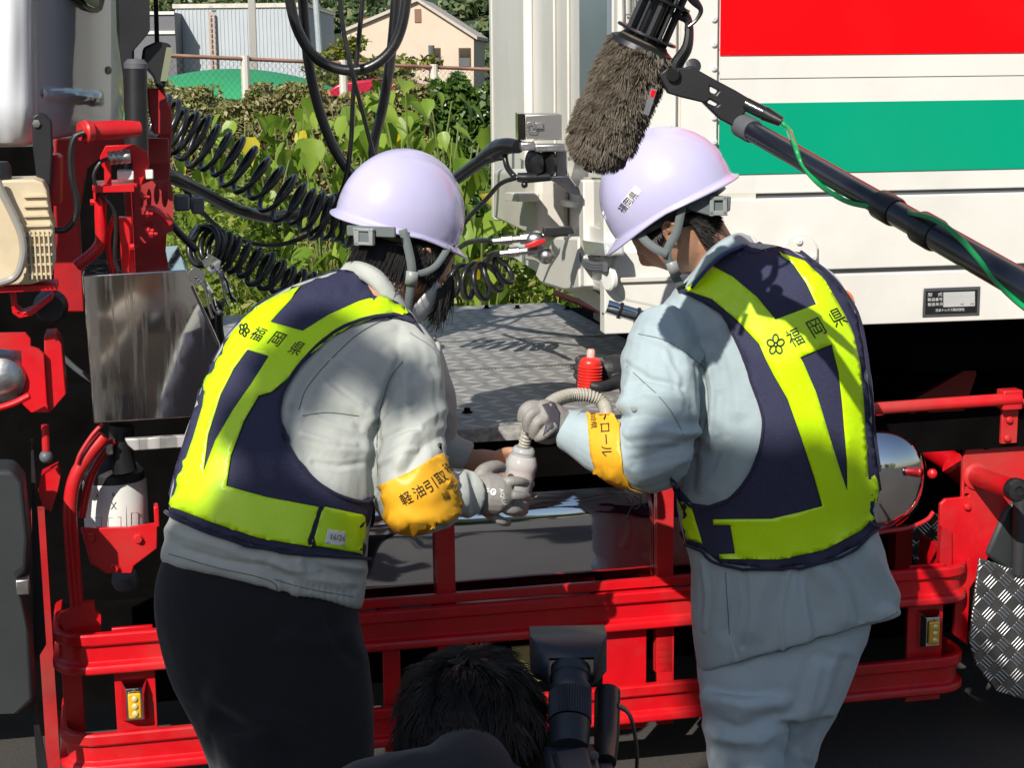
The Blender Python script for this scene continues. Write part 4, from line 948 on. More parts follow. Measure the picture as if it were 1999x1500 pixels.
def patch(outer, holes, bvh, off, yref, spacing=9, back=False, smooth_it=2):
    def dens(l, sp):
        out = []
        for i in range(len(l)):
            a = Vector(l[i]); b = Vector(l[(i + 1) % len(l)]); n = max(1, int((b - a).length / sp)); out += [a.lerp(b, k_ / n) for k_ in range(n)]
        return out
    loops = [dens(outer, spacing)] + [dens(h, spacing) for h in holes]; vs = []; es = []
    for l in loops:
        b = len(vs); vs += l; es += [(b + i, b + (i + 1) % len(l)) for i in range(len(l))]
    def inside(x, y, l):
        c = False; j = len(l) - 1
        for i in range(len(l)):
            if (l[i][1] > y) != (l[j][1] > y) and x < (l[j][0] - l[i][0]) * (y - l[i][1]) / (l[j][1] - l[i][1]) + l[i][0]: c = not c
            j = i
        return c
    nb = len(vs); xs = [p[0] for p in outer]; ys = [p[1] for p in outer]; y = min(ys) + spacing / 2; row = 0
    while y < max(ys):
        x = min(xs) + (spacing / 2 if row % 2 else 0)
        while x < max(xs):
            if inside(x, y, outer) and not any(inside(x, y, h) for h in holes) and min((Vector((x, y)) - v).length_squared for v in vs[:nb]) > (spacing * .45) ** 2: vs.append(Vector((x, y)))
            x += spacing
        y += spacing * .87; row += 1
    v2, e2, f2, *_ = delaunay_2d_cdt(vs, es, [], 0, 1e-4)
    fs = []
    for f in f2:
        cx_ = sum(v2[i].x for i in f) / 3; cy_ = sum(v2[i].y for i in f) / 3
        if inside(cx_, cy_, outer) and not any(inside(cx_, cy_, h) for h in holes): fs.append(tuple(f))
    W_ = [land(bvh, v.x, v.y, off, yref, back) for v in v2]; fac_ = GR[-len(v2):]; flag = [f_ < .30 for f_ in fac_]
    nbr = [set() for _ in W_]
    for f in fs:
        for a in range(3): nbr[f[a]].add(f[a - 1]); nbr[f[a - 1]].add(f[a])
    for _ in range(smooth_it):
        W_ = [W_[i].lerp(sum((W_[j] for j in nbr[i]), Vector()) / len(nbr[i]), .5) if len(nbr[i]) > 5 else W_[i] for i in range(len(W_))]
    if not back:
        for i, v in enumerate(v2):
            if fac_[i] > .55: W_[i] = CAM + ray(v.x, v.y).normalized() * ((W_[i] - CAM).length - .0006)
    for _ in range(8 if not back else 0):
        W_ = [W_[i].lerp(sum((W_[j] for j in nbr[i]), Vector()) / len(nbr[i]), .5) if flag[i] and nbr[i] else W_[i] for i in range(len(W_))]
    mb = MB(); mb.add(W_, fs); return mb
def PP(name, mb, m, parent, solid=.003, **kw):
    me = mb.mesh(name); 
    bm = bmesh.new(); bm.from_mesh(me)
    # orient towards outside (away from the person's axis): normals to camera on the near side
    tot = sum((f.normal.dot((CAM - f.calc_center_median()).normalized()) * f.calc_area() for f in bm.faces))
    if (tot < 0) != bool(kw.get('_back')): bmesh.ops.reverse_faces(bm, faces=bm.faces)
    bm.to_mesh(me); bm.free(); kw.pop('_back', None)
    o = add_obj(name, me, m, parent, 60, **kw)
    if solid: md = o.modifiers.new('solid', 'SOLIDIFY'); md.thickness = solid; md.offset = -1
    return o
def text_patch(body, cx_, cy_, wd, ht, deg, bvh, off, yref, m, parent, name='lettering', skew=0, res=2):
    vs, fs = text_mesh(body, res); a = radians(deg); ca, sa = cos(a), sin(a); W_ = []
    for x, y in vs:
        X = (x - .5) * wd; Y_ = -(y - .5) * ht; X += skew * -Y_
        W_.append(land(bvh, cx_ + X * ca - Y_ * sa, cy_ + X * sa + Y_ * ca, off, yref))
    mb = MB(); mb.add(W_, fs); me = mb.mesh(name, fix=False); return add_obj(name, me, m, parent, smooth=0)
def strip(pts_, wd, bvh, off, yref, deg=None):
    # flat ribbon following a pixel path over the surface
    C = catmull([Vector((x, y, 0)) for x, y in pts_], 6); vs = []
    for i, c in enumerate(C):
        d = (C[min(i + 1, len(C) - 1)] - C[max(i - 1, 0)]).normalized(); nx, ny = -d.y, d.x
        vs += [land(bvh, c.x + nx * wd / 2, c.y + ny * wd / 2, off, yref), land(bvh, c.x - nx * wd / 2, c.y - ny * wd / 2, off, yref)]
    mb = MB(); mb.add(vs, [(2 * i, 2 * i + 1, 2 * i + 3, 2 * i + 2) for i in range(len(C) - 1)]); return mb
def cloth(name, col, weave=900, rough=.85, var=.10):
    k = N(name); nz = k.noise(7, 5, .6); b_ = k.b
    k.l(k.ramp(nz, [(.25, tuple(c * (1 - var) for c in col)), (.75, tuple(c * (1 + var * .5) for c in col))]), b_.inputs['Base Color'])
    b_.inputs['Roughness'].default_value = rough; b_.inputs['Sheen Weight'].default_value = .15; b_.inputs['Specular IOR Level'].default_value = .25
    rn = k.n('ShaderNodeTexNoise'); rn.noise_type = 'RIDGED_MULTIFRACTAL'; rn.inputs['Scale'].default_value = 7; rn.inputs['Detail'].default_value = 3; rn.inputs['Distortion'].default_value = .8; k.l(k.tc(), rn.inputs['Vector']); k.bump(rn.outputs['Fac'], .30, .012); k.bump(k.noise(45, 5, .6, dist=1.0), .2, .006); k.bump(k.noise(weave, 2), .12, .0006); return k.m
def mesh_cloth(name, col, open_=.25):
    k = N(name); s1 = k.n('ShaderNodeTexVoronoi'); s1.inputs['Scale'].default_value = 420; k.l(k.tc(), s1.inputs['Vector'])
    nz = k.noise(9, 5, .6); c = k.ramp(nz, [(.3, tuple(x * .8 for x in col)), (.7, tuple(x * 1.25 for x in col))])
    k.l(k.mix(k.ramp(s1.outputs['Distance'], [(.25, (0, 0, 0)), (.6, (1, 1, 1))]), c, tuple(min(1, x * 1.5) for x in col)), k.b.inputs['Base Color'])
    k.b.inputs['Roughness'].default_value = .7; k.b.inputs['Specular IOR Level'].default_value = .2; k.bump(s1.outputs['Distance'], .3, .001); k.bump(k.noise(38, 4, .6), .2, .004); return k.m
M['jacketL'] = cloth('grey_green_workwear', (.43, .45, .415)); M['jacketR'] = cloth('pale_blue_workwear', (.355, .435, .46)); M['seam'] = cloth('seam_thread', (.16, .18, .17))
M['trouserL'] = cloth('black_trousers', (.011, .012, .016)); M['trouserR'] = cloth('pale_blue_trousers', (.42, .52, .575))
M['navy'] = mesh_cloth('navy_mesh_fabric', (.026, .027, .055)); M['navy_edge'] = cloth('navy_binding', (.022, .022, .05))
k = N('fluorescent_yellow_band'); k.b.inputs['Base Color'].default_value = (.58, .90, .0, 1); k.b.inputs['Roughness'].default_value = .38; k.b.inputs['Coat Weight'].default_value = .15
v_ = k.n('ShaderNodeTexVoronoi'); v_.feature = 'DISTANCE_TO_EDGE'; v_.inputs['Scale'].default_value = 22; k.l(k.tc(), v_.inputs['Vector'])
k.l(k.mix(k.ramp(v_.outputs['Distance'], [(.0, (1, 1, 1)), (.015, (0, 0, 0))]), (.57, .88, .0), (.60, .91, .03)), k.b.inputs['Base Color']); k.bump(k.noise(30, 4, .6), .25, .005)
M['fluo'] = k.m
M['skin'] = mat('skin', (.50, .27, .17), .5, 0, 0, .10, 20, .1, 220, sub=.25)
M['hair'] = mat('black_hair', (.007, .0055, .005), .42, 0, 0, .4, 40, spec=.22)
M['helmet'] = mat('white_lilac_helmet', (.49, .465, .67), .24, 0, .5, .02, 3, .03, 12)
M['strap'] = cloth('grey_strap', (.13, .15, .15)); M['adj'] = mat('grey_adjuster', (.26, .28, .27), .4)
M['armband'] = mat('orange_yellow_armband', (.80, .40, .02), .45, 0, 0, .06, 12, .15, 35)
M['print'] = mat('black_ink', (.012, .012, .012), .5)
M['glove'] = mat('grey_coated_glove', (.27, .255, .235), .5, 0, 0, .12, 60, .3, 400)
M['gloveb'] = mat('black_glove', (.016, .017, .02), .5, 0, 0, .3, 60, .3, 300)
M['mask'] = cloth('white_mask', (.68, .69, .68))
def headframe(fwd, up):
    f = Vector(fwd).normalized(); u = Vector(up); u = (u - f * u.dot(f)).normalized(); r = f.cross(u); return Matrix((r, f, u)).transposed()
def head_mb(c, Mx, s=1.0):
    mb = MB(); nu, nv = 56, 40; G_ = lambda a, b: math.exp(-(a / b) ** 2)
    def fn(i, j):
        ph = 2 * pi * i; th = pi * j; x = sin(th) * cos(ph); y = sin(th) * sin(ph); z = cos(th)
        X, Y_, Z_ = x * .078, y * .098, z * .118
        if Z_ < 0:
            t = -Z_ / .118; X *= 1 - .30 * t ** 1.4; Y_ = Y_ * (1 - .12 * t) + .012 * t if Y_ > 0 else Y_ * (1 - .45 * t ** 1.2) + .012 * t
        if Y_ > 0:
            fr_ = max(0, y)
            Y_ += fr_ * (.024 * G_(X, .011) * G_(Z_ + .018, .020) + .010 * G_(X, .008) * G_(Z_ - .006, .02) - .008 * (G_(X - .031, .014) + G_(X + .031, .014)) * G_(Z_ - .012, .012)
                + .005 * G_(X, .024) * G_(Z_ + .053, .008) - .004 * G_(X, .03) * G_(Z_ + .0545, .0025) + .006 * G_(X, .02) * G_(Z_ + .095, .014) + .004 * G_(Z_ - .034, .008) * G_(X, .05) + .004 * (G_(X - .045, .016) + G_(X + .045, .016)) * G_(Z_ + .02, .02))
        return c + Mx @ Vector((X, Y_, Z_)) * s
    mb.grid(fn, nu, nv, closed_u=True)
    for sg in (1, -1):
        e = lambda x, y, z: c + Mx @ Vector((sg * x, y, z)) * s
        mb.tube([e(.074, .006, -.028), e(.082, .010, -.012), e(.086, .006, .008), e(.092, -.008, .026), e(.094, -.022, .024), e(.092, -.028, .006), e(.086, -.020, -.016), e(.080, -.006, -.032), e(.075, .004, -.034)], .0052, 8, smooth=4)
        mb.ball(e(.080, -.010, -.002), .022, 12, (.30, .85, 1.25), Mx); mb.tube([e(.084, .002, .008), e(.088, -.012, .012), e(.086, -.016, -.006)], .0045, 8, smooth=4)
        mb.ball(e(.031, .083, .012), .0115, 12)
    return mb
def helmet(parent, c, Mx, s=1.0, name='helmet'):
    mb = MB(); rim = .012
    def fn(i, j):
        ph = 2 * pi * i; fr_ = max(0, sin(ph)); bk = max(0, -sin(ph)); sd = abs(cos(ph))
        if j <= .86:
            th = radians(97 + 4 * fr_) * (j / .86); q = Vector((sin(th) * cos(ph) * .119, sin(th) * sin(ph) * .146, cos(th) * .150))
            ridge = .0028 * math.exp(-((q.x) / .022) ** 6) * (1 if q.z > .03 else 0) ; q *= 1 + ridge / .15
            q.z += .004 * sin(ph * 2) * 0
        else:
            t = (j - .86) / .14; th = radians(97 + 4 * fr_); q0 = Vector((sin(th) * cos(ph) * .119, sin(th) * sin(ph) * .146, cos(th) * .150))
            fl = .007 + .028 * fr_ ** 2.2 + .004 * bk; q = q0 + Vector((cos(ph), sin(ph), 0)) * fl * t + Vector((0, 0, -(.006 + .016 * fr_ ** 2 + .004 * bk) * t))
        q.z -= 0.016 * (sin(ph) if sin(ph) < 0 else 0) * 0 + .003 * bk * j ** 4 - .006 * sd ** 2 * j ** 6
        return c + Mx @ q * s
    mb.grid(fn, 72, 36, closed_u=True); o = P(name, mb, M['helmet'], parent, solid=.0035, smooth=180)
    mb = MB(); mb.tube([fn(i / 60, 1.0) for i in range(61)], .0032 * s, 8, smooth=0, caps=False); P('rim_bead', mb, M['helmet'], o)
    # moulded creases
    for sg in (1, -1):
        mb = MB(); pts_ = []
        for t in range(9):
            th = radians(18 + 58 * t / 8); ph = radians(90 - sg * (16 + 14 * t / 8) + 180) if 0 else radians(-90 + sg * (18 + 26 * t / 8)); q = Vector((sin(th) * cos(ph) * .1195, sin(th) * sin(ph) * .1465, cos(th) * .1505)); pts_.append(c + Mx @ q * s)
        mb.tube(pts_, .0011, 6, smooth=2); P('crease', mb, M['helmet'], o)
    return o, fn
def liner(parent, c, Mx, s=1.0):
    mb = MB(); f = lambda i, j: c + Mx @ Vector((cos(2 * pi * i) * .100, sin(2 * pi * i) * .122, -.045 + .05 * j)) * s
    mb.grid(f, 40, 3, closed_u=True); P('headband', mb, M['black'], parent, solid=.003)
def strands(n, fn, wd=.0011, seg=5):
    mb = MB()
    for i in range(n):
        pts_ = fn(i)
        if not pts_: continue
        m = len(pts_); vs = []; sd = None
        for k_ in range(m):
            d = (pts_[min(k_ + 1, m - 1)] - pts_[max(k_ - 1, 0)]); v = (pts_[k_] - CAM)
            sd = d.cross(v).normalized() if sd is None else (sd * .5 + d.cross(v).normalized() * .5)
            ww = wd * (1 - .8 * (k_ / (m - 1)) ** 2) ; vs += [pts_[k_] - sd * ww, pts_[k_] + sd * ww]
        mb.add(vs, [(2 * a, 2 * a + 1, 2 * a + 3, 2 * a + 2) for a in range(m - 1)])
    return mb
def finger(spec, seg=12): return ptube(spec, seg, 4)

# ----------------------------------------------------------------- worker on the left
PL = thing('person', 'worker bending at left in grey green jacket and hi-vis vest, holding a clear bottle', 'person', PZ(560, 2200, 0) if 0 else (-.48, 3.45, 0))
bp = thing
ringsL = [(322, 1100, 700, 1188, 3.42, .15), (318, 1082, 706, 1178, 3.42, .155), (330, 1020, 716, 1110, 3.43, .155), (336, 970, 716, 1060, 3.44, .15), (352, 900, 726, 985, 3.46, .145), (376, 820, 735, 920, 3.49, .14), (402, 745, 752, 860, 3.53, .14), (436, 672, 790, 790, 3.58, .14), (488, 612, 825, 715, 3.63, .13), (560, 566, 828, 665, 3.68, .11), (625, 540, 815, 628, 3.72, .085), (682, 527, 800, 600, 3.75, .065)]
jk = [ring_loft(ringsL)]
jk.append(ptube([(770, 668, 3.66, .070), (792, 730, 3.60, .084), (796, 800, 3.55, .080), (794, 870, 3.50, .078), (796, 930, 3.47, .082), (812, 966, 3.47, .086), (850, 972, 3.50, .070), (885, 966, 3.54, .052), (915, 964, 3.57, .050)]))
jk.append(ptube([(800, 690, 3.80, .07), (835, 780, 3.86, .065), (848, 860, 3.88, .055), (880, 885, 3.88, .042), (912, 898, 3.88, .040)]))
jL = remeshed(jk, 'jacket', .0040, 5)
strokesL = [
    ([(760, 622), (700, 650), (640, 700), (600, 745), (575, 800)], 9, -4), ([(575, 800), (560, 860), (570, 900)], 8, -3), ([(790, 700), (760, 760), (735, 830)], 10, -7), ([(735, 830), (728, 900), (730, 960)], 9, -8),
    ([(640, 760), (700, 790), (735, 830)], 12, 5), ([(620, 800), (690, 820), (730, 850)], 10, -4), ([(590, 850), (660, 880), (720, 880)], 14, 5), ([(850, 740), (800, 760), (760, 820)], 12, 4), ([(760, 690), (790, 740), (800, 820)], 9, 4),
    ([(860, 800), (820, 830), (780, 900)], 12, 6), ([(862, 850), (830, 870), (790, 925)], 10, -5), ([(740, 900), (770, 870), (800, 850)], 9, 5), ([(780, 1010), (830, 1020), (880, 1000)], 12, 6), ([(800, 1035), (860, 1025)], 8, -5), ([(905, 930), (912, 1000)], 7, 6), ([(890, 935), (895, 1010)], 6, -5),
    ([(330, 1035), (400, 1060), (480, 1085), (560, 1100), (700, 1110)], 12, 5), ([(480, 1070), (540, 1110), (560, 1150)], 10, -4), ([(600, 1100), (640, 1110), (700, 1125)], 8, -5), ([(540, 1100), (600, 1130), (680, 1140)], 9, 5), ([(400, 1100), (500, 1130)], 14, 3)]
strokesL += [([(728, 828), (765, 805), (805, 792)], 4.5, -6), ([(734, 868), (775, 845), (812, 838)], 4.5, -6), ([(742, 905), (780, 884), (815, 878)], 4.5, 5), ([(770, 712), (784, 760), (786, 820)], 4.5, -4), ([(838, 720), (850, 770), (852, 830)], 5, -4), ([(640, 745), (672, 772), (712, 800)], 5, -5), ([(600, 800), (650, 822), (700, 838)], 5, -4), ([(588, 850), (640, 862), (690, 868)], 5, 5), ([(612, 905), (660, 912), (705, 905)], 5, -5), ([(640, 700), (690, 720), (730, 750)], 5, 4), ([(360, 1072), (430, 1094), (520, 1106)], 5, -5), ([(500, 1090), (560, 1112), (620, 1116)], 5, 5), ([(600, 1112), (650, 1128), (690, 1150)], 5, -5)]
strokesL += [([(548 + i * 12, 1130 + i * 2.4), (544 + i * 12, 1180 + i * 1.4)], 3.4, 1.8) for i in range(13)]
folds(jL, strokesL, .0036, (6, 6, 4), 1)
add_obj('jacket', jL, M['jacketL'], PL, 180); bL = bvh_of(jL)
# collar
def collar(parent, top, bot, m):
    A_ = catmull([PY(*p) for p in top], 8); B_ = catmull([PY(*p) for p in bot], 8); n = min(len(A_), len(B_)); mb = MB(); vs = []
    for i in range(n):
        for j in range(5):
            t = j / 4; q = A_[i].lerp(B_[i], t); vs.append(q - (q - CAM).normalized() * .010 * sin(pi * min(1, t * 1.1)))
    mb.add(vs, [(i * 5 + j, i * 5 + j + 1, (i + 1) * 5 + j + 1, (i + 1) * 5 + j) for i in range(n - 1) for j in range(4)]); P('collar', mb, m, parent, solid=.005, smooth=180)
collar(PL, [(676, 514, 3.76), (704, 512, 3.70), (742, 530, 3.675), (780, 574, 3.685), (806, 614, 3.72), (822, 640, 3.78)], [(660, 534, 3.76), (694, 540, 3.69), (726, 560, 3.66), (760, 596, 3.66), (788, 632, 3.68), (806, 652, 3.74)], M['jacketL'])
# seams
for pts_ in ([(752, 622), (700, 652), (640, 708), (598, 760), (584, 800)], [(800, 650), (852, 690), (862, 760)], [(786, 706), (760, 742), (742, 800)], [(590, 812), (640, 806), (700, 812)], [(668, 1140), (672, 1185)], [(742, 800), (736, 860), (738, 930)], [(330, 1082), (420, 1108), (530, 1136), (540, 1172)], [(536, 1132), (600, 1150), (690, 1166)]):
    mb = MB(); C = catmull([Vector((x, y, 0)) for x, y in pts_], 6); mb.tube([land(bL, c.x, c.y, .0006, 3.5) for c in C], .0011, 6, smooth=0); P('seam', mb, M['seam'], PL)
# trousers
tr_ = [ring_loft([(326, 1075, 690, 1165, 3.42, .13), (308, 1130, 700, 1200, 3.42, .145), (302, 1200, 712, 1260, 3.42, .15), (318, 1280, 722, 1330, 3.42, .145), (345, 1350, 728, 1390, 3.42, .14), (384, 1430, 728, 1460, 3.42, .13), (424, 1530, 722, 1560, 3.43, .12), (440, 1600, 710, 1640, 3.43, .10)])]
tr_.append(ptube([(500, 1400, 3.38, .10), (520, 1480, 3.38, .10), (545, 1600, 3.38, .09), (560, 1800, 3.42, .068), (560, 2060, 3.42, .060)])); tr_.append(ptube([(615, 1340, 3.48, .105), (636, 1440, 3.50, .092), (650, 1560, 3.52, .085), (655, 1780, 3.54, .065), (655, 2020, 3.55, .058)]))
tL = remeshed(tr_, 'trousers', .008, 5); folds(tL, [([(640, 1200), (660, 1260), (690, 1290)], 10, -5), ([(560, 1250), (620, 1260), (680, 1240)], 14, 5), ([(420, 1350), (500, 1400), (600, 1420)], 16, 6), ([(430, 1400), (520, 1460), (620, 1470)], 14, -6)], .003, (7, 7, 5), 3)
add_obj('trousers', tL, M['trouserL'], PL, 180)
def shoe(spec, name, parent, dirv):
    p = PY(*spec[:3]) if len(spec) == 3 else Vector(spec); p.z = 0
    mb = MB(); mb.ball(p + Vector((0, 0, .04)) + dirv * .05, .05, 14, (1, 1, .8)); mb.ball(p + dirv * .15 + Vector((0, 0, .03)), .045, 14, (1, 1, .65)); mb.tube([p + Vector((0, 0, .12)), p + Vector((0, 0, .03)), p + dirv * .12 + Vector((0, 0, .03))], [.045, .05, .045], 12)
    me = remeshed(mb, name, .006, 3)
    for v in me.vertices: v.co.z = max(v.co.z, 0)
    add_obj(name, me, M['black'], parent, 180)
q1 = PY(560, 2060, 3.42); q2 = PY(655, 2020, 3.55); shoe((q1.x, q1.y, 0), 'shoe', PL, Vector((.7, .7, 0))); shoe((q2.x, q2.y, 0), 'shoe', PL, Vector((.7, .7, 0)))
# vest
vest_outL = [(664, 530), (600, 552), (548, 574), (505, 598), (474, 626), (446, 662), (420, 706), (398, 742), (388, 790), (372, 840), (350, 910), (336, 965), (328, 998), (400, 1036), (500, 1066), (600, 1084), (716, 1092), (726, 1000), (722, 972), (700, 980), (650, 964), (602, 928), (562, 868), (546, 812), (554, 765), (588, 712), (640, 662), (700, 630), (758, 618), (806, 634), (822, 652), (800, 618), (760, 584), (716, 552), (690, 536)]
vL = PP('vest', patch(vest_outL, [], bL, .0075, 3.5), M['navy'], PL)
PP('vest_front', patch([(x, y) for x, y in vest_outL], [], bL, .0075, 3.7, 22, back=True), M['navy'], PL, _back=True)
yl = [(588, 561), (535, 583), (496, 607), (466, 636), (444, 672), (424, 710), (402, 744), (394, 795), (378, 850), (354, 920), (334, 984), (338, 991), (410, 1019), (505, 1051), (608, 1068), (626, 991), (520, 971), (441, 949), (450, 890), (476, 821), (505, 772), (530, 765), (562, 738), (593, 701), (641, 664), (685, 635), (730, 620), (775, 612), (796, 618), (788, 603), (742, 576), (700, 588), (640, 615), (591, 646), (527, 628)]
bVL = bvh_of(jL, vL.data)
rbL = PP('reflective_band', patch(yl, [[(483, 682), (525, 695), (490, 750), (455, 800), (420, 860), (396, 925), (405, 850), (430, 770), (455, 720)]], bVL, .0052, 3.5), M['fluo'], vL, solid=.0025)
PP('side_tab', patch([(635, 990), (709, 1006), (722, 1012), (712, 1080), (705, 1081), (618, 1066), (614, 1050), (628, 1000)], [], bVL, .0055, 3.5), M['fluo'], vL)
bBL = bvh_of(jL, vL.data, rbL.data)
PP('tab_binding', patch([(627, 985), (634, 988), (614, 1052), (614, 1072), (604, 1068), (602, 1055)], [], bBL, .0040, 3.5, 6), M['navy_edge'], vL)
PP('size_tag', patch([(640, 1033), (676, 1040), (674, 1067), (634, 1061)], [], bVL, .0080, 3.5, 6), M['whiteprint'], vL, solid=.001)
for pts_ in ([(722, 972), (700, 980), (650, 964), (602, 928), (562, 868), (546, 812), (554, 765), (588, 712), (640, 662), (700, 630), (758, 618), (806, 634)],):
    mb = MB(); C = catmull([Vector((x, y, 0)) for x, y in pts_], 6); mb.tube([land(bL, c.x, c.y, .009, 3.5) for c in C], .0038, 8, smooth=0); P('binding', mb, M['navy_edge'], vL)
mb = MB(); C = catmull([Vector((x, y, 0)) for x, y in [(328, 999), (400, 1037), (500, 1067), (600, 1085), (716, 1092)]], 6); mb.tube([land(bL, c.x, c.y, .008, 3.42) for c in C], .004, 8, smooth=0); P('binding', mb, M['navy_edge'], vL)
for ch, x, y in (('福', 504, 653), ('岡', 541, 663), ('県', 579, 681)): text_patch(ch, x, y, 22, 29, 20, bBL, .0022, 3.5, M['print'], vL, skew=.35)
def emblem(cx_, cy_, r_, deg, squash, bvh, yref, parent):
    mb = MB()
    for p_ in range(5):
        a = radians(deg + 72 * p_); pts_ = []
        for t in range(15):
            b_ = 2 * pi * t / 14; lx = .56 + .40 * cos(b_); ly = .30 * sin(b_); X = (lx * cos(a) - ly * sin(a)) * r_ * squash; Y_ = (lx * sin(a) + ly * cos(a)) * r_; pts_.append(land(bvh, cx_ + X, cy_ + Y_, .0018, yref))
        mb.tube(pts_, .0017, 6, smooth=0)
    P('emblem', mb, M['print'], parent)
emblem(477, 645, 14, 10, .75, bBL, 3.55, vL)
text_patch('16/26', 655, 1050, 27, 11, 8, bVL, .0098, 3.42, M['print'], vL)
# armband on the near sleeve
abL = PP('armband', patch([(735, 950), (800, 922), (858, 886), (868, 892), (884, 925), (904, 985), (898, 1002), (850, 1025), (806, 1044), (770, 1050), (762, 1042), (752, 1000)], [], bL, .0095, 3.45, 7), M['armband'], PL, solid=.002)
bAL = bvh_of(jL, abL.data)
for ch, x, y, a_ in (('軽', 793, 973, -28), ('油', 817, 960, -30), ('引', 839, 948, -32), ('取', 860, 933, -36), ('税', 873, 914, -45)): text_patch(ch, x, y, 22 if ch != '税' else 12, 25, a_, bAL, .0020, 3.45, M['print'], abL)
text_patch('福', 869, 969, 15, 17, -20, bAL, .0020, 3.45, M['print'], abL); text_patch('岡', 887, 956, 9, 18, -25, bAL, .0020, 3.45, M['print'], abL)
mb = MB(); mb.lathe([(.007, 0), (.007, .003), (0, .004)], land(bL, 858, 872, .002, 3.47), (0, -1, 0), 10); mb.tube([land(bL, 858, 872, .008, 3.47), land(bL, 862, 898, .009, 3.47)], .0016, 6, smooth=0); P('pin', mb, M['chrome'], abL)
# head, hair, helmet, mask
HL = headframe((.80, .46, -.26), (.26, -.02, .96)); hcL = PY(782, 425, 3.80); HLh = headframe((.60, .36, -.70), (.64, .24, .72)); HLm, HL0 = HL, HLh; headc = PY(798, 500, 3.80)
body = [head_mb(headc, HLh, 1.0)]
nb = PY(742, 575, 3.72); mbn = MB(); mbn.tube([headc + HLh @ Vector((0, -.02, -.06)), nb, PY(690, 660, 3.66)], [.052, .056, .08], 18, smooth=4); body.append(mbn)
mbt = MB(); mbt.tube([PY(690, 660, 3.66), PY(600, 820, 3.56), PY(520, 1000, 3.46), PY(510, 1150, 3.43)], [.09, .11, .11, .11], 18); body.append(mbt)
body.append(ptube([(560, 1150, 3.42, .08), (520, 1400, 3.41, .05), (555, 1700, 3.41, .045), (560, 2060, 3.42, .04)])); body.append(ptube([(600, 1150, 3.48, .09), (640, 1440, 3.50, .06), (655, 1700, 3.53, .045), (655, 2020, 3.55, .04)]))
body.append(ptube([(700, 680, 3.66, .05), (790, 740, 3.60, .05), (796, 930, 3.48, .045), (850, 968, 3.50, .04), (930, 962, 3.58, .028)]))
# bare far hand closing behind the bottle
body.append(ptube([(700, 690, 3.7, .04), (835, 790, 3.86, .04), (850, 865, 3.88, .038), (912, 900, 3.88, .030), (945, 905, 3.87, .033), (975, 912, 3.85, .034)]))
for yy, dz in ((882, 0), (902, .004), (922, .006), (940, .008)): body.append(finger([(962, yy + 8 - (yy - 900) * .3, 3.86, .014), (992, yy, 3.875, .0115), (1022, yy + 4, 3.865, .0105), (1040, yy + 6, 3.835, .009)]))
body.append(finger([(955, 915, 3.845, .015), (975, 930, 3.80, .013), (1000, 938, 3.765, .011), (1008, 939, 3.76, .010)]))
add_obj('body', remeshed(body, 'body', .0042, 2), M['skin'], PL, 180)
hl, fnL = helmet(PL, hcL, HL, 1.0); liner(hl, hcL, HL)
HL = HLh
def hp_(x, y, z): return headc + HL @ Vector((x, y, z))
cap = MB()
def capf(i, j):
    ph = pi * (-1.16 + 1.32 * i); th = pi * (.12 + (.60 if sin(ph) < -.3 else .44) * j); q = Vector((sin(th) * cos(ph) * .090, sin(th) * sin(ph) * .108, cos(th) * .122)); return headc + HL @ q
cap.grid(capf, 40, 24); hr = P('hair', cap, M['hair'], PL, solid=.004, smooth=180)
def hairL(i):
    ph = random.uniform(pi * -1.18, pi * .10) if i % 12 else random.uniform(.22, .38) * pi; b0 = Vector((cos(ph) * .092, sin(ph) * .110, random.uniform(-.02, .03)))
    p = headc + HL @ b0; out = HL @ Vector((cos(ph), sin(ph), 0)); ln = random.uniform(.06, .13) if sin(ph) < -.42 else (random.uniform(.015, .04) if ph < .2 * pi else random.uniform(.06, .10)); d = (HL @ Vector((0, 0, -1)) * .55 + Vector((0, 0, -1)) * .75 + out * random.uniform(-.05, .25) + Vector((random.uniform(-.12, .12), 0, 0))).normalized()
    cv = out * random.uniform(-.25, .15); pts_ = []
    for k_ in range(6):
        t = k_ / 5; pts_.append(p + out * (.004 + .006 * sin(t * 3)) + d * ln * t + cv * ln * t * t)
    return pts_
P('hair_strand', strands(2600, hairL, .0013), M['hair'], hr, smooth=0, kind='stuff')
# mask and straps
mk = MB()
def maskf(i, j):
    ph = pi * (.14 + .72 * i); z = lerp(-.005, -.112, j); ex = .014 + .020 * sin(pi * j) * sin(pi * i) ** 1.5; t = max(0, -z / .118)
    return hp_(cos(ph) * (.078 * (1 - .25 * t) + ex * .6), sin(ph) * (.094) + ex + .01 * t, z)
mk.grid(maskf, 24, 14); mo = P('mask', mk, M['mask'], PL, solid=.002, smooth=180)
for zz in (-.01, -.09):
    mb = MB(); mb.tube([hp_(.074, .05, zz), hp_(.086, .01, zz * .6), hp_(.090, -.018, -.012)], .0022, 6); P('ear_loop', mb, M['mask'], mo)
def ribbon(parent, pts_, wd, m, name='chin_strap', th=.0022):
    C = catmull([PY(*p) for p in pts_], 5); vs = []
    for i, c in enumerate(C):
        d = C[min(i + 1, len(C) - 1)] - C[max(i - 1, 0)]; s_ = d.cross(c - CAM).normalized() * wd; vs += [c - s_, c + s_]
    mb = MB(); mb.add(vs, [(2 * i, 2 * i + 1, 2 * i + 3, 2 * i + 2) for i in range(len(C) - 1)]); return P(name, mb, m, parent, solid=th)
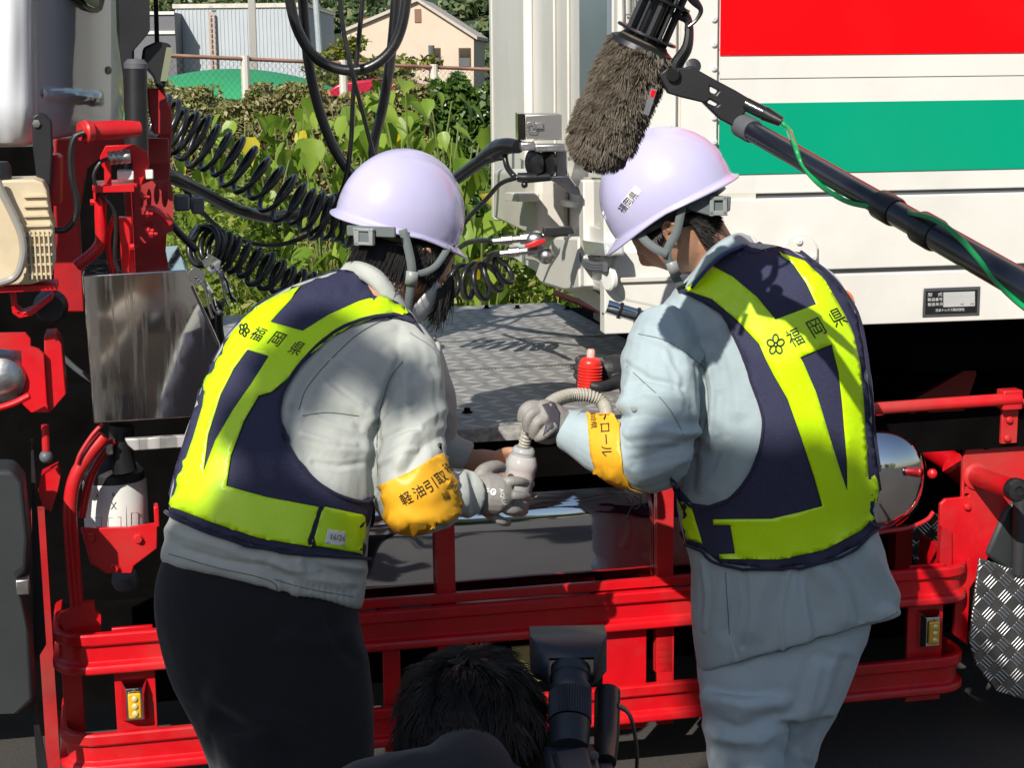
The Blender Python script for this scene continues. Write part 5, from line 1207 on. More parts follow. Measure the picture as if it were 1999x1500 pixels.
ribbon(hl, [(786, 448, 3.67), (798, 490, 3.665), (804, 530, 3.665), (800, 575, 3.68), (794, 620, 3.71)], .0095, M['strap']); ribbon(hl, [(876, 482, 3.74), (852, 518, 3.70), (828, 532, 3.68), (804, 536, 3.665)], .0075, M['strap']); ribbon(hl, [(805, 530, 3.66), (802, 556, 3.665)], .013, M['adj'], 'buckle')
mb = MB(); c_ = PY(708, 462, 3.655)
Ga = Frame((c_.x, c_.y), -28)
for bx in ((690, 446, 700, 480), (718, 446, 727, 478), (690, 446, 727, 453), (690, 472, 727, 480)): mb.pbox(Ga, *bx, -.008, .004)
P('ratchet', mb, M['adj'], hl, bevel=.002, kind='stuff'); mb = MB(); mb.pbox(Ga, 698, 452, 720, 474, -.004, .004); mb.pbox(Ga, 676, 440, 770, 464, .008, .016); P('nape_band', mb, M['strap'], hl, bevel=.002)
# glove on the near hand
g = [ptube([(905, 966, 3.575, .040), (925, 965, 3.585, .038), (945, 965, 3.592, .046), (968, 966, 3.60, .046), (985, 968, 3.61, .036)])]
pm = MB(); pm.add([PY(x, y, z) for x, y, z in ((928, 930, 3.575), (985, 932, 3.59), (990, 965, 3.585), (980, 1002, 3.60), (940, 1006, 3.60), (926, 980, 3.58), (928, 932, 3.62), (985, 934, 3.635), (990, 965, 3.63), (980, 1000, 3.64), (940, 1004, 3.64), (926, 980, 3.62))], [(0, 1, 2, 3, 4, 5)[::-1], (6, 7, 8, 9, 10, 11)] + [(i, (i + 1) % 6, 6 + (i + 1) % 6, 6 + i) for i in range(6)]); 
g = [g[0], pm]
g.append(finger([(968, 943, 3.605, .0125), (994, 940, 3.59, .0112), (1014, 941, 3.605, .0108), (1027, 944, 3.635, .0098)])); g.append(finger([(972, 965, 3.60, .0125), (996, 967, 3.585, .0112), (1016, 969, 3.60, .0108), (1029, 971, 3.63, .0098)]))
g.append(finger([(966, 984, 3.61, .0125), (984, 992, 3.59, .0108), (1002, 997, 3.60, .0104), (1015, 998, 3.63, .0094)])); g.append(finger([(948, 998, 3.62, .0125), (964, 1010, 3.605, .0108), (980, 1018, 3.61, .0102), (992, 1021, 3.635, .0092)]))
g.append(finger([(935, 950, 3.60, .020), (940, 925, 3.61, .017), (956, 914, 3.63, .0150), (970, 911, 3.65, .0135), (980, 914, 3.67, .012)]))
gl = remeshed(g, 'glove', .0019, 4, .5); go = add_obj('glove', gl, M['glove'], PL, 180); bG = bvh_of(gl)
cf = MB(); cf.tube([PY(x, y, z) for x, y, z in ((898, 966, 3.57), (912, 966, 3.575), (924, 966, 3.58))], [.049, .048, .046], 20, smooth=3); P('cuff', cf, M['jacketL'], PL, smooth=60)
text_patch('AQUA', 981, 972, 36, 9, 78, bG, .0012, 3.59, M['whiteprint'], go); text_patch('((', 953, 958, 8, 6, 78, bG, .0012, 3.59, M['whiteprint'], go)
PP('white_dot', patch([(963 + 6 * cos(a * pi / 8), 961 + 7 * sin(a * pi / 8)) for a in range(16)], [], bG, .0012, 3.59, 4), M['whiteprint'], go, solid=0); text_patch('L', 963, 961, 4, 6, 78, bG, .0022, 3.59, M['print'], go)

# ----------------------------------------------------------------- worker on the right
PR = thing('person', 'worker at right in pale blue workwear and hi-vis vest, holding a red bottle', 'person', (.62, 3.85, 0))
ringsR = [(1366, 1312, 1756, 1200, 3.83, .15), (1362, 1290, 1750, 1180, 3.83, .15), (1352, 1200, 1734, 1130, 3.83, .145), (1350, 1110, 1724, 1080, 3.83, .14), (1336, 1040, 1706, 1020, 3.83, .135), (1322, 960, 1712, 950, 3.83, .14), (1330, 860, 1704, 860, 3.83, .14), (1330, 770, 1698, 770, 3.83, .14), (1306, 690, 1684, 680, 3.83, .135), (1292, 630, 1662, 600, 3.84, .125), (1306, 584, 1624, 538, 3.85, .11), (1336, 552, 1540, 490, 3.86, .085), (1356, 530, 1452, 474, 3.87, .062)]
jr = [ring_loft(ringsR)]
jr.append(ptube([(1310, 640, 3.80, .075), (1295, 700, 3.74, .088), (1290, 780, 3.69, .092), (1286, 850, 3.65, .088), (1272, 890, 3.64, .080), (1235, 885, 3.66, .076), (1190, 872, 3.69, .070), (1140, 852, 3.72, .052), (1104, 840, 3.74, .040)]))
jr.append(ptube([(1440, 590, 3.95, .07), (1340, 700, 4.02, .07), (1270, 760, 4.03, .055), (1232, 742, 4.01, .045)]))
jR = remeshed(jr, 'shirt', .0040, 5)
strokesR = [([(1248, 652), (1300, 672), (1345, 690), (1372, 715)], 9, -4), ([(1372, 715), (1380, 800), (1372, 850)], 10, -6), ([(1380, 690), (1395, 760), (1385, 860)], 14, 7), ([(1225, 700), (1280, 720), (1340, 740)], 14, 4), ([(1215, 790), (1260, 770), (1330, 780)], 12, 6), ([(1210, 815), (1260, 810), (1350, 830)], 10, -6), ([(1230, 850), (1290, 845), (1370, 850)], 13, 7),
    ([(1240, 900), (1300, 880), (1360, 860)], 10, -7), ([(1250, 935), (1310, 910), (1350, 880)], 12, 6), ([(1352, 860), (1356, 920), (1352, 960)], 9, -6), ([(1300, 600), (1330, 650), (1340, 720)], 12, 4), ([(1400, 640), (1430, 720), (1440, 800)], 14, 4), ([(1240, 720), (1226, 760), (1222, 800)], 10, 5),
    ([(1500, 1118), (1480, 1180), (1470, 1230)], 18, 6), ([(1440, 1110), (1430, 1180), (1420, 1230)], 14, -5), ([(1600, 1108), (1640, 1160), (1650, 1210)], 16, 8), ([(1660, 1080), (1690, 1130), (1720, 1175)], 13, -8), ([(1690, 1060), (1722, 1120), (1748, 1165)], 11, 6), ([(1560, 1112), (1590, 1190), (1600, 1240)], 14, -6), ([(1380, 600), (1430, 640), (1470, 700)], 12, 3)]
strokesR += [([(1228, 712), (1270, 742), (1330, 758)], 5, -5), ([(1222, 762), (1262, 752), (1310, 756)], 5, 5), ([(1216, 832), (1270, 828), (1330, 838)], 5, -6), ([(1226, 872), (1290, 866), (1350, 870)], 5, 6), ([(1236, 912), (1290, 900), (1344, 886)], 5, -6), ([(1350, 800), (1362, 850), (1352, 905)], 5, -6), ([(1390, 700), (1402, 770), (1398, 840)], 5, -5), ([(1300, 690), (1322, 740), (1330, 800)], 5, 4), ([(1420, 860), (1400, 920), (1372, 960)], 5, 4), ([(1452, 1112), (1458, 1180), (1450, 1262)], 5, -8), ([(1570, 1110), (1572, 1170), (1582, 1240)], 5, 7), ([(1628, 1105), (1662, 1150), (1680, 1214)], 5, -8), ([(1372, 1100), (1380, 1160), (1376, 1230)], 5, 7), ([(1540, 1116), (1524, 1190), (1528, 1270)], 5, 7)]
folds(jR, strokesR, .0038, (6.5, 6.5, 3.6), 5)
add_obj('shirt', jR, M['jacketR'], PR, 180); bR = bvh_of(jR)
for pts_ in ([(1246, 652), (1296, 664), (1340, 690), (1374, 718)], [(1416, 1118), (1420, 1180), (1424, 1240)], [(1374, 718), (1384, 790), (1372, 850)], [(1224, 716), (1300, 790), (1340, 860)], [(1364, 1300), (1430, 1316)], [(1436, 1318), (1520, 1290), (1600, 1254), (1690, 1226), (1752, 1196)]):
    mb = MB(); C = catmull([Vector((x, y, 0)) for x, y in pts_], 6); mb.tube([land(bR, c.x, c.y, .0006, 3.7) for c in C], .0011, 6, smooth=0); P('seam', mb, M['seam'], PR)
mb = MB(); q_ = land(bR, 1238, 797, .001, 3.65); mb.lathe([(.007, 0), (.007, .002), (.004, .003), (0, .003)], q_, (q_ * 0 + Vector((-.3, -1, 0))), 14); P('button', mb, M['adj'], PR)
PP('slit', patch([(1424, 1240), (1440, 1312), (1452, 1308)], [], bR, .0008, 3.7, 6), M['trouserR'], PR, solid=0)
collar(PR, [(1350, 540, 3.80), (1376, 500, 3.785), (1406, 472, 3.785), (1440, 456, 3.82), (1462, 462, 3.88)], [(1332, 572, 3.80), (1362, 540, 3.77), (1394, 508, 3.765), (1440, 482, 3.79), (1474, 480, 3.86)], M['jacketR'])
cl = MB(); cl.tube([PY(x, y, z) for x, y, z in ((1350, 562, 3.765), (1378, 528, 3.752), (1412, 498, 3.757), (1452, 480, 3.80))], .004, 10, smooth=4); P('lanyard', cl, mat('navy_lanyard', (.02, .04, .16), .6), PR)
tr_ = [ring_loft([(1366, 1240, 1700, 1190, 3.83, .115), (1362, 1300, 1690, 1250, 3.83, .12), (1366, 1360, 1660, 1320, 3.83, .12), (1372, 1420, 1630, 1400, 3.83, .11)])]
tr_.append(ptube([(1450, 1340, 3.80, .10), (1455, 1450, 3.80, .092), (1462, 1560, 3.82, .085), (1470, 1800, 3.86, .068), (1475, 2040, 3.88, .062)])); tr_.append(ptube([(1570, 1340, 3.90, .095), (1530, 1450, 3.92, .085), (1518, 1560, 3.94, .08), (1530, 1780, 3.97, .065), (1540, 1980, 3.98, .060)]))
tR = remeshed(tr_, 'trousers', .0065, 5); folds(tR, [([(1380, 1360), (1450, 1380), (1530, 1370)], 12, 6), ([(1380, 1400), (1440, 1425), (1510, 1400)], 12, -7), ([(1400, 1440), (1480, 1450), (1540, 1420)], 12, 6), ([(1600, 1300), (1580, 1380), (1530, 1450)], 12, 7), ([(1650, 1290), (1620, 1380), (1560, 1460)], 10, -6), ([(1620, 1300), (1600, 1400), (1580, 1480)], 9, 5)], .0035, (8, 8, 5), 8)
add_obj('trousers', tR, M['trouserR'], PR, 180)
q1 = PY(1475, 2040, 3.88); q2 = PY(1540, 1980, 3.98); shoe((q1.x, q1.y, 0), 'shoe', PR, Vector((-.8, .5, 0))); shoe((q2.x, q2.y, 0), 'shoe', PR, Vector((-.8, .5, 0)))
vest_outR = [(1328, 568), (1362, 584), (1406, 612), (1430, 648), (1454, 700), (1470, 752), (1484, 792), (1490, 832), (1478, 892), (1454, 940), (1422, 974), (1382, 988), (1350, 984), (1312, 936), (1306, 928), (1318, 980), (1332, 1040), (1344, 1062), (1372, 1074), (1406, 1100), (1506, 1112), (1610, 1098), (1680, 1062), (1718, 1024), (1722, 1000), (1708, 912), (1696, 820), (1690, 760), (1680, 680), (1668, 620), (1640, 570), (1610, 536), (1560, 498), (1518, 486), (1482, 468), (1446, 470), (1390, 516)]
vR = PP('vest', patch(vest_outR, [], bR, .0075, 3.7), M['navy'], PR)
PP('vest_front', patch(vest_outR, [], bR, .0075, 3.97, 22, back=True), M['navy'], PR, _back=True)
yr = [(1338, 566), (1390, 584), (1438, 624), (1482, 672), (1494, 700), (1510, 732), (1538, 780), (1566, 860), (1590, 932), (1606, 989), (1566, 1000), (1506, 1014), (1392, 1015), (1392, 1026), (1426, 1026), (1435, 1082), (1404, 1083), (1405, 1092), (1522, 1093), (1610, 1074), (1682, 1036), (1718, 998), (1708, 928), (1696, 936), (1686, 780), (1680, 712), (1666, 650), (1650, 615), (1630, 580), (1610, 546), (1570, 508), (1518, 492), (1550, 516), (1574, 552), (1594, 594), (1514, 624), (1478, 580), (1430, 540), (1390, 519)]
bVR = bvh_of(jR, vR.data)
rbR = PP('reflective_band', patch(yr, [[(1562, 698), (1624, 672), (1638, 728), (1644, 780), (1654, 900), (1655, 962), (1642, 924), (1622, 860), (1594, 768), (1570, 712)]], bVR, .0052, 3.7), M['fluo'], vR, solid=.0025); bBR = bvh_of(jR, vR.data, rbR.data)
PP('side_tab', patch([(1320, 980), (1346, 982), (1370, 1062), (1342, 1052)], [], bVR, .0035, 3.7, 7), M['fluo'], vR)
for pts_ in ([(1328, 568), (1362, 584), (1406, 612), (1430, 648), (1454, 700), (1470, 752), (1484, 792), (1490, 832), (1478, 892), (1454, 940), (1422, 974), (1382, 988), (1350, 984), (1312, 936)], [(1344, 1062), (1372, 1074), (1406, 1100), (1506, 1112), (1610, 1098), (1680, 1062), (1714, 1024)], [(1560, 498), (1612, 538), (1642, 572), (1670, 622), (1684, 690), (1694, 770), (1700, 840), (1710, 920)]):
    mb = MB(); C = catmull([Vector((x, y, 0)) for x, y in pts_], 6); mb.tube([land(bR, c.x, c.y, .009, 3.72) for c in C], .0038, 8, smooth=0); P('binding', mb, M['navy_edge'], vR)
for ch, x, y in (('福', 1551, 659), ('岡', 1593, 640), ('県', 1634, 620)): text_patch(ch, x, y, 27, 36, -24, bBR, .0022, 3.7, M['print'], vR, skew=-.12)
emblem(1514, 673, 21, -20, .85, bBR, 3.7, vR)
abR = PP('armband', patch([(1145, 803), (1176, 800), (1207, 801), (1210, 870), (1216, 926), (1234, 950), (1262, 960), (1258, 968), (1200, 958), (1166, 936), (1152, 890)], [], bR, .0085, 3.66, 7), M['armband'], PR, solid=.002)
bAR = bvh_of(jR, abR.data)
text_patch('トロール', 1183, 850, 82, 20, 86, bAR, .0020, 3.66, M['print'], abR); text_patch('岡県', 1159, 823, 30, 12, 86, bAR, .0020, 3.66, M['print'], abR)
mb = MB(); mb.tube([PY(x, y, 3.6) for x, y in ((1215, 964), (1232, 985), (1228, 1000), (1214, 1030))], .0014, 6); mb.tube([PY(x, y, 3.6) for x, y in ((1228, 966), (1250, 968), (1248, 990), (1236, 992), (1238, 970), (1262, 992))], .0014, 6); P('tie_string', mb, M['print'], abR, kind='stuff')
HR = headframe((-.84, .20, -.46), (-.44, .02, .90)); hcR = PY(1304, 384, 3.86); HRh = headframe((-.66, .26, -.66), (-.66, .02, .74)); headr = PY(1316, 440, 3.86)
body = [head_mb(headr, HRh, 1.0)]
mbn = MB(); mbn.tube([headr + HRh @ Vector((0, -.035, -.05)), PY(1392, 500, 3.87), PY(1440, 590, 3.86)], [.055, .060, .09], 18, smooth=4); body.append(mbn)
body.append(ptube([(1440, 600, 3.86, .09), (1500, 760, 3.83, .11), (1510, 960, 3.83, .11), (1510, 1180, 3.83, .11)])); body.append(ptube([(1490, 1180, 3.80, .09), (1455, 1450, 3.80, .06), (1470, 1750, 3.85, .045), (1475, 2040, 3.88, .04)])); body.append(ptube([(1550, 1180, 3.88, .09), (1530, 1450, 3.92, .06), (1530, 1750, 3.96, .045), (1540, 1980, 3.98, .04)]))
body.append(ptube([(1380, 640, 3.82, .05), (1296, 700, 3.74, .055), (1286, 850, 3.66, .05), (1200, 872, 3.69, .042), (1104, 840, 3.74, .026), (1080, 830, 3.745, .026)])); body.append(ptube([(1440, 600, 3.93, .05), (1340, 700, 4.02, .05), (1270, 755, 4.03, .04), (1220, 735, 4.0, .026)]))
add_obj('body', remeshed(body, 'body', .0042, 2), M['skin'], PR, 180)
hr2, fnR = helmet(PR, hcR, HR, 1.03); liner(hr2, hcR, HR)
HR = HRh
def hq_(x, y, z): return headr + HR @ Vector((x, y, z))
cap = MB()
def capr(i, j):
    ph = pi * (-1.10 + 1.2 * i); th = pi * (.12 + .50 * j * (1 - .25 * max(0, cos(ph)) ** 4 - .25 * max(0, -cos(ph)) ** 4)); q = Vector((sin(th) * cos(ph) * .086, sin(th) * sin(ph) * .104, cos(th) * .122)); 
    if sin(ph) < 0: q.y *= (1 - .35 * max(0, -q.z / .118))
    return headr + HR @ q
cap.grid(capr, 44, 24); hh = P('hair', cap, M['hair'], PR, solid=.003, smooth=180)
def hairR(i):
    ph = random.uniform(-pi * 1.12, pi * .12); lim = -.078 if sin(ph) < -.50 else .025; z = random.uniform(lim, .06); t_ = max(0, -z / .118)
    b0 = Vector((cos(ph) * .085 * sqrt(max(.1, 1 - (z / .118) ** 2)), sin(ph) * .103 * sqrt(max(.1, 1 - (z / .118) ** 2)) * (1 - .4 * t_), z)); p = headr + HR @ b0; out = (HR @ Vector((cos(ph), sin(ph), 0))); d = (HR @ Vector((0, 0, -1)) + out * random.uniform(.3, .7) + Vector((random.uniform(-.3, .3), random.uniform(-.3, .3), 0)) * .7).normalized(); ln = random.uniform(.012, .026)
    return [p + d * ln * k_ / 2 for k_ in range(3)]
P('hair_strand', strands(5200, hairR, .0008), M['hair'], hh, smooth=0, kind='stuff')
ribbon(hr2, [(1338, 368, 3.755), (1330, 410, 3.745), (1320, 455, 3.745), (1302, 492, 3.75), (1314, 530, 3.765), (1330, 562, 3.785)], .0095, M['strap']); ribbon(hr2, [(1242, 448, 3.785), (1262, 472, 3.765), (1284, 488, 3.75), (1304, 496, 3.748)], .0095, M['strap']); ribbon(hr2, [(1310, 512, 3.748), (1320, 540, 3.76)], .012, M['adj'], 'buckle')
c_ = PY(1380, 402, 3.765); Gb = Frame((c_.x, c_.y), 6); mb = MB(); mb.prism(Gb, [(1334, 380), (1346, 376), (1428, 384), (1426, 412), (1390, 424), (1346, 410), (1334, 398)], -.006, .002); nb_ = P('nape_band', mb, M['strap'], hr2, bevel=.003)
mb = MB(); 
for bx in ((1386, 386, 1394, 422), (1412, 384, 1419, 420), (1386, 384, 1419, 391), (1386, 412, 1419, 420)): mb.pbox(Gb, *bx, -.013, -.005)
P('ratchet', mb, M['adj'], nb_, bevel=.0015, kind='stuff')
bHR = bvh_of(hr2.data)
stk = PP('sticker', patch([(1212, 394), (1240, 362), (1252, 372), (1224, 410), (1214, 416)], [], bHR, .0022, 3.75, 5), M['whiteprint'], hr2, solid=0)
text_patch('福岡県', 1227, 394, 46, 17, -50, bHR, .0032, 3.75, M['print'], hr2)
# left glove pinching the siphon hose
g = [ptube([(1112, 838, 3.735, .036), (1092, 830, 3.735, .036), (1075, 818, 3.73, .038), (1058, 808, 3.72, .034), (1046, 804, 3.715, .026)])]
g.append(finger([(1056, 796, 3.72, .015), (1036, 792, 3.71, .0125), (1022, 802, 3.705, .012), (1018, 822, 3.71, .011)])); g.append(finger([(1058, 806, 3.71, .015), (1040, 806, 3.695, .0125), (1030, 820, 3.69, .012), (1030, 842, 3.70, .011)]))
g.append(finger([(1066, 818, 3.70, .015), (1050, 824, 3.69, .0125), (1044, 838, 3.69, .0118), (1040, 852, 3.70, .0105)])); g.append(finger([(1080, 828, 3.70, .015), (1068, 842, 3.69, .012), (1058, 852, 3.69, .011), (1046, 856, 3.70, .010)])); g.append(finger([(1090, 845, 3.73, .018), (1074, 856, 3.74, .0145), (1056, 856, 3.745, .012), (1044, 848, 3.745, .011)]))
g1_ = remeshed(g, 'glove', .0022, 5, .5); go2 = add_obj('glove', g1_, M['glove'], PR, 180); bG2 = bvh_of(g1_)
PP('glove_strap', patch([(1058, 790), (1080, 784), (1094, 806), (1090, 850), (1070, 858), (1060, 850), (1070, 812)], [], bG2, .0015, 3.71, 5), mat('charcoal_strap', (.05, .045, .055), .6), go2, solid=.001)
text_patch('WORK', 1076, 803, 26, 8, -25, bG2, .0032, 3.70, M['whiteprint'], go2) if 0 else None
cf = MB(); cf.tube([PY(x, y, z) for x, y, z in ((1124, 842, 3.73), (1112, 838, 3.735), (1100, 834, 3.735))], [.046, .044, .041], 20, smooth=3); P('cuff', cf, M['jacketR'], PR, smooth=60)
# black glove round the red bottle
g = [ptube([(1240, 742, 4.02, .036), (1222, 730, 4.01, .038), (1204, 724, 4.00, .040), (1186, 722, 3.99, .034), (1172, 722, 3.985, .026)])]
for yy, tx in ((702, 1130), (716, 1126), (731, 1126), (745, 1132)): g.append(finger([(1180, yy + 2, 3.985, .0135), (1156, yy, 3.99, .012), (1136, yy, 3.975, .0115), (tx, yy + 2, 3.945, .010)]))
g.append(finger([(1212, 742, 3.97, .018), (1192, 752, 3.925, .0145), (1170, 756, 3.905, .013), (1152, 752, 3.905, .0115)]))
add_obj('glove', remeshed(g, 'glove', .0022, 5, .5), M['gloveb'], PR, 180, label='black glove closed round the red bottle')
# ================================================================= HOSES AND CABLES
def cable(name, label, pts_, r, m=None, seg=10, sm=7, cat='cable', parent=None):
    mb = MB(); mb.tube([PY(*p) for p in pts_], r, seg, smooth=sm); o = P(name, mb, m or M['rubber'], parent, smooth=180)
    if parent is None: o['label'] = label; o['category'] = cat
    return o
def coil(name, label, axis, rad, turns, r, m=None, tail0=(), tail1=(), ph=0, cat='air hose'):
    A = catmull([PY(*p) for p in axis], 16); pts_ = [PY(*p) for p in tail0]; n = int(turns * 14); x = None; t_ = None
    for i in range(n + 1):
        f = i / n * (len(A) - 1); k_ = min(int(f), len(A) - 2); c = A[k_].lerp(A[k_ + 1], f - k_); t2 = (A[k_ + 1] - A[k_]).normalized()
        if x is None: x, y = frame_axes(t2)
        else:
            q = t_.rotation_difference(t2); x = q @ x; y = q @ y
        t_ = t2; a = 2 * pi * turns * i / n + ph; rr = rad(i / n) if callable(rad) else rad
        rr *= 1 + .09 * sin(i * .13) + .05 * sin(i * .31 + 1)
        pts_.append(c + (x * cos(a) + y * sin(a)) * rr)
    pts_ += [PY(*p) for p in tail1]
    mb = MB(); mb.tube(pts_, r, 9, smooth=2); o = P(name, mb, m or M['rubber'], None, smooth=180); o['label'] = label; o['category'] = cat; o['group'] = 'coiled air hoses between tractor and trailer'; return o
coil('coiled_hose', 'upper coiled black air hose sagging from the red tractor frame across the weeds', [(305, 235, 4.92), (380, 272, 4.97), (470, 325, 5.02), (570, 395, 5.08), (650, 430, 5.12), (720, 440, 5.15)], lambda t: .072 - .010 * t, 20, .0080, ph=.5)
coil('coiled_hose', 'lower coiled black air hose starting just above the stainless box', [(392, 478, 4.75), (430, 488, 4.8), (500, 520, 4.84), (580, 560, 4.9), (660, 575, 4.95), (760, 560, 5.0)], lambda t: .052 - .008 * t, 18, .0088, tail0=[(318, 415, 4.6), (345, 450, 4.62), (372, 470, 4.65)], ph=2)
coil('coiled_hose', 'short coiled black air hose hanging under the brake couplings of the trailer', [(820, 535, 5.1), (880, 548, 5.05), (940, 548, 5.0), (990, 520, 4.95)], .050, 7, .0088, tail1=[(955, 500, 4.85), (968, 494, 4.7), (985, 496, 4.6)], ph=1)
cable('brake_hose', 'thin black hose running into the upper brake coupling', [(880, 500, 5.2), (905, 478, 4.95), (930, 470, 4.75), (962, 470, 4.62)], .0075)
cable('power_cable', 'thick black power cable drooping behind the left helmet to the trailer socket', [(292, 341, 4.50), (325, 342, 4.55), (350, 352, 4.62), (400, 378, 4.8), (460, 408, 5.0), (530, 424, 5.2), (600, 412, 5.35), (650, 390, 5.4), (720, 375, 5.3), (800, 378, 5.15), (870, 360, 4.95), (930, 320, 4.75), (958, 302, 4.66)], [.019, .019, .019, .0185, .018, .018, .018, .018, .018, .018, .018, .018, .018], seg=14)
mb = MB(); mb.tube([PY(x, y, z) for x, y, z in ((940, 312, 4.72), (962, 298, 4.66), (975, 292, 4.62))], [.019, .026, .030], 14); mb.tube([PY(x, y, z) for x, y, z in ((972, 292, 4.62), (990, 285, 4.55), (1012, 286, 4.5))], [.028, .022, .018], 14)
o = P('cable_boot', mb, M['rubber'], None); o['label'] = 'bulging rubber boot where the power cable plugs into the trailer socket'; o['category'] = 'cable boot'
cable('signal_cable', 'thin black cable dropping from the boot to the small round plug', [(984, 296, 4.58), (990, 325, 4.56), (1004, 345, 4.52)], .008)
cable('signal_cable', 'thin black cable climbing from behind the left helmet to the round plug', [(885, 470, 5.0), (915, 425, 4.85), (950, 388, 4.7), (978, 358, 4.6), (1012, 346, 4.5)], .0065)
cable('sagging_cable', 'thin black cable sagging in a long arc below the power cable', [(282, 296, 4.5), (310, 315, 4.55), (345, 350, 4.65), (400, 420, 4.85), (450, 460, 5.0), (510, 478, 5.1), (570, 472, 5.15), (630, 438, 5.1), (668, 370, 5.0), (684, 290, 4.95), (690, 180, 4.9), (700, 80, 4.9), (710, -30, 4.9), (712, -120, 4.9)], .0072)
cable('hanging_hose', 'outer thick black hose hanging in a deep loop behind the left helmet', [(588, -120, 5.0), (590, -20, 5.0), (601, 110, 5.0), (622, 210, 5.0), (655, 295, 5.0), (700, 352, 5.0), (735, 345, 5.02), (728, 290, 5.04), (748, 205, 5.05), (764, 100, 5.05), (774, -20, 5.05), (778, -120, 5.05)], .0150, seg=12)
cable('hanging_hose', 'inner thick black hose with a shallow loop above the hedge', [(556, -120, 4.9), (562, -30, 4.9), (578, 50, 4.9), (612, 108, 4.9), (660, 134, 4.9), (712, 134, 4.9), (758, 104, 4.9), (784, 52, 4.9), (796, -30, 4.9), (800, -120, 4.9)], .0150, seg=12)
cable('hanging_cable', 'thin hanging cable crossing the other thin one above the left helmet', [(658, -120, 4.8), (663, -10, 4.8), (672, 66, 4.8), (690, 150, 4.8), (712, 235, 4.85), (732, 315, 4.9), (740, 370, 4.95)], .0065)
cable('spiral_cable', 'grey braided cable arching from the connector bracket', [(262, 300, 4.45), (268, 275, 4.5), (285, 262, 4.55), (305, 268, 4.65)], .010, M['grey'])
cable('wire_loom', 'slim grey hose curving down behind the stainless box corner', [(325, 425, 4.6), (350, 455, 4.6), (385, 490, 4.6)], .010)
# ================================================================= BOOM MICROPHONE
MB.k = .905
def QY(x, y, z): return PY(x, y, z * .905)
bm_ = thing('boom_microphone', 'boom microphone in a furry brown windshield on a long black pole', 'microphone', QY(1258, 90, 3.48))
a = QY(1252, 92, 3.48); b = QY(1166, 288, 3.50); ax = (b - a).normalized(); Lw = (b - a).length / MB.k
prof = [(.0, -.030), (.030, -.028), (.050, -.015), (.058, .0), (.060, .04), (.060, Lw - .02)] + [(.060 * cos(radians(q)), Lw - .02 + .048 * sin(radians(q))) for q in range(15, 90, 15)] + [(0, Lw + .028)]
mb = MB(); mb.lathe(prof, a, ax, 28); fm = mat('brown_fur', (.085, .068, .048), .75, var=.45, vscale=60)
ws = P('windshield', mb, fm, bm_, smooth=180)
xx, yy = frame_axes(ax)
def fur(i):
    t = random.uniform(-.005, Lw + .05); an = random.uniform(0, 2 * pi); r_ = .058
    if t > Lw - .02: q = min(1, (t - Lw + .02) / .05); r_ = .058 * sqrt(max(0, 1 - q * q)); t = Lw - .02 + .046 * q
    out = xx * cos(an) + yy * sin(an); p = a + (ax * t + out * r_) * MB.k; nrm = (out + ax * (0 if t < Lw - .02 else 1.2)).normalized()
    cl_ = noise.noise(p * 55) ; cl2 = noise.noise(p * 55 + Vector((9, 9, 9))); d = (nrm + ax * (.55 + .9 * cl_) + out.cross(ax) * cl2 * 1.2 + Vector((random.uniform(-.15, .15), random.uniform(-.15, .15), 0))).normalized(); ln = random.uniform(.013, .021)
    return [p, p + d * ln * .5, p + d * ln + ax * .003 + Vector((0, 0, -.002))]
fm2 = leafmat('brown_fur_tips', (.055, .043, .030), (.19, .155, .11), None, .1, .7); fm2b = fm2
P('fur', strands(17000, fur, .0011), fm2, ws, smooth=0, kind='stuff')
mb = MB(); mb.lathe([(.066, .016), (.070, .006), (.066, -.004), (.052, -.012), (.040, -.016), (.040, -.020), (.0, -.020)], a, ax, 30); P('end_ring', mb, M['black'], bm_)
mb = MB(); mb.lathe([(.062, -.024), (.064, -.026), (.062, -.030), (.056, -.028)], a, ax, 30); mb.lathe([(.056, -.098), (.060, -.100), (.060, -.104), (.054, -.103)], a, ax, 30); P('hoop', mb, M['rubber'], bm_, kind='stuff')
cg = MB()
for i in range(10):
    an = 2 * pi * i / 10; o_ = (xx * cos(an) + yy * sin(an)) * .040; cg.tube([a + o_ * MB.k - ax * .016, a + o_ * .98 * MB.k - ax * .163], .0042 if i % 2 else .008, 6, smooth=0)
cg.lathe([(.036, -.13), (.042, -.132), (.042, -.175), (.034, -.18)], a, ax, 20); P('shock_cage', cg, M['black'], bm_, kind='stuff')
mb = MB(); mb.lathe([(.0, -.02), (.017, -.02), (.017, -.15), (.022, -.152), (.022, -.19), (0, -.19)], a, ax, 16); P('capsule_tube', mb, M['black'], bm_)
mb = MB(); mb.tube([QY(x, y, z) for x, y, z in ((1325, 8, 3.48), (1344, 40, 3.47), (1342, 90, 3.46), (1322, 125, 3.46), (1316, 160, 3.46))], [.010, .012, .016, .020, .018], 10, flat=.6)
mb.tube([QY(x, y, 3.46) for x, y in ((1312, 28), (1340, 40), (1342, 60))], .006, 8)
P('suspension_arm', mb, M['black'], bm_)
mb = MB(); mb.tube([QY(x, y, 3.45) for x, y in ((1322, -60), (1350, -6), (1368, 18), (1360, 38), (1344, 52))], [.006, .010, .005, .0035, .0035], 8); P('xlr_lead', mb, M['rubber'], bm_)
mb = MB(); mb.prism(Frame((QY(1320, 150, 3.44).x, 3.11), 0), [(1286, 145), (1302, 132), (1335, 132), (1352, 128), (1366, 138), (1398, 156), (1436, 176), (1466, 194), (1468, 200), (1444, 236), (1430, 246), (1404, 232), (1372, 200), (1330, 190), (1304, 182)], -.014, .014, [[(1386, 168), (1404, 177), (1398, 184), (1386, 180)], [(1386, 194), (1404, 204), (1398, 208), (1380, 200)]])
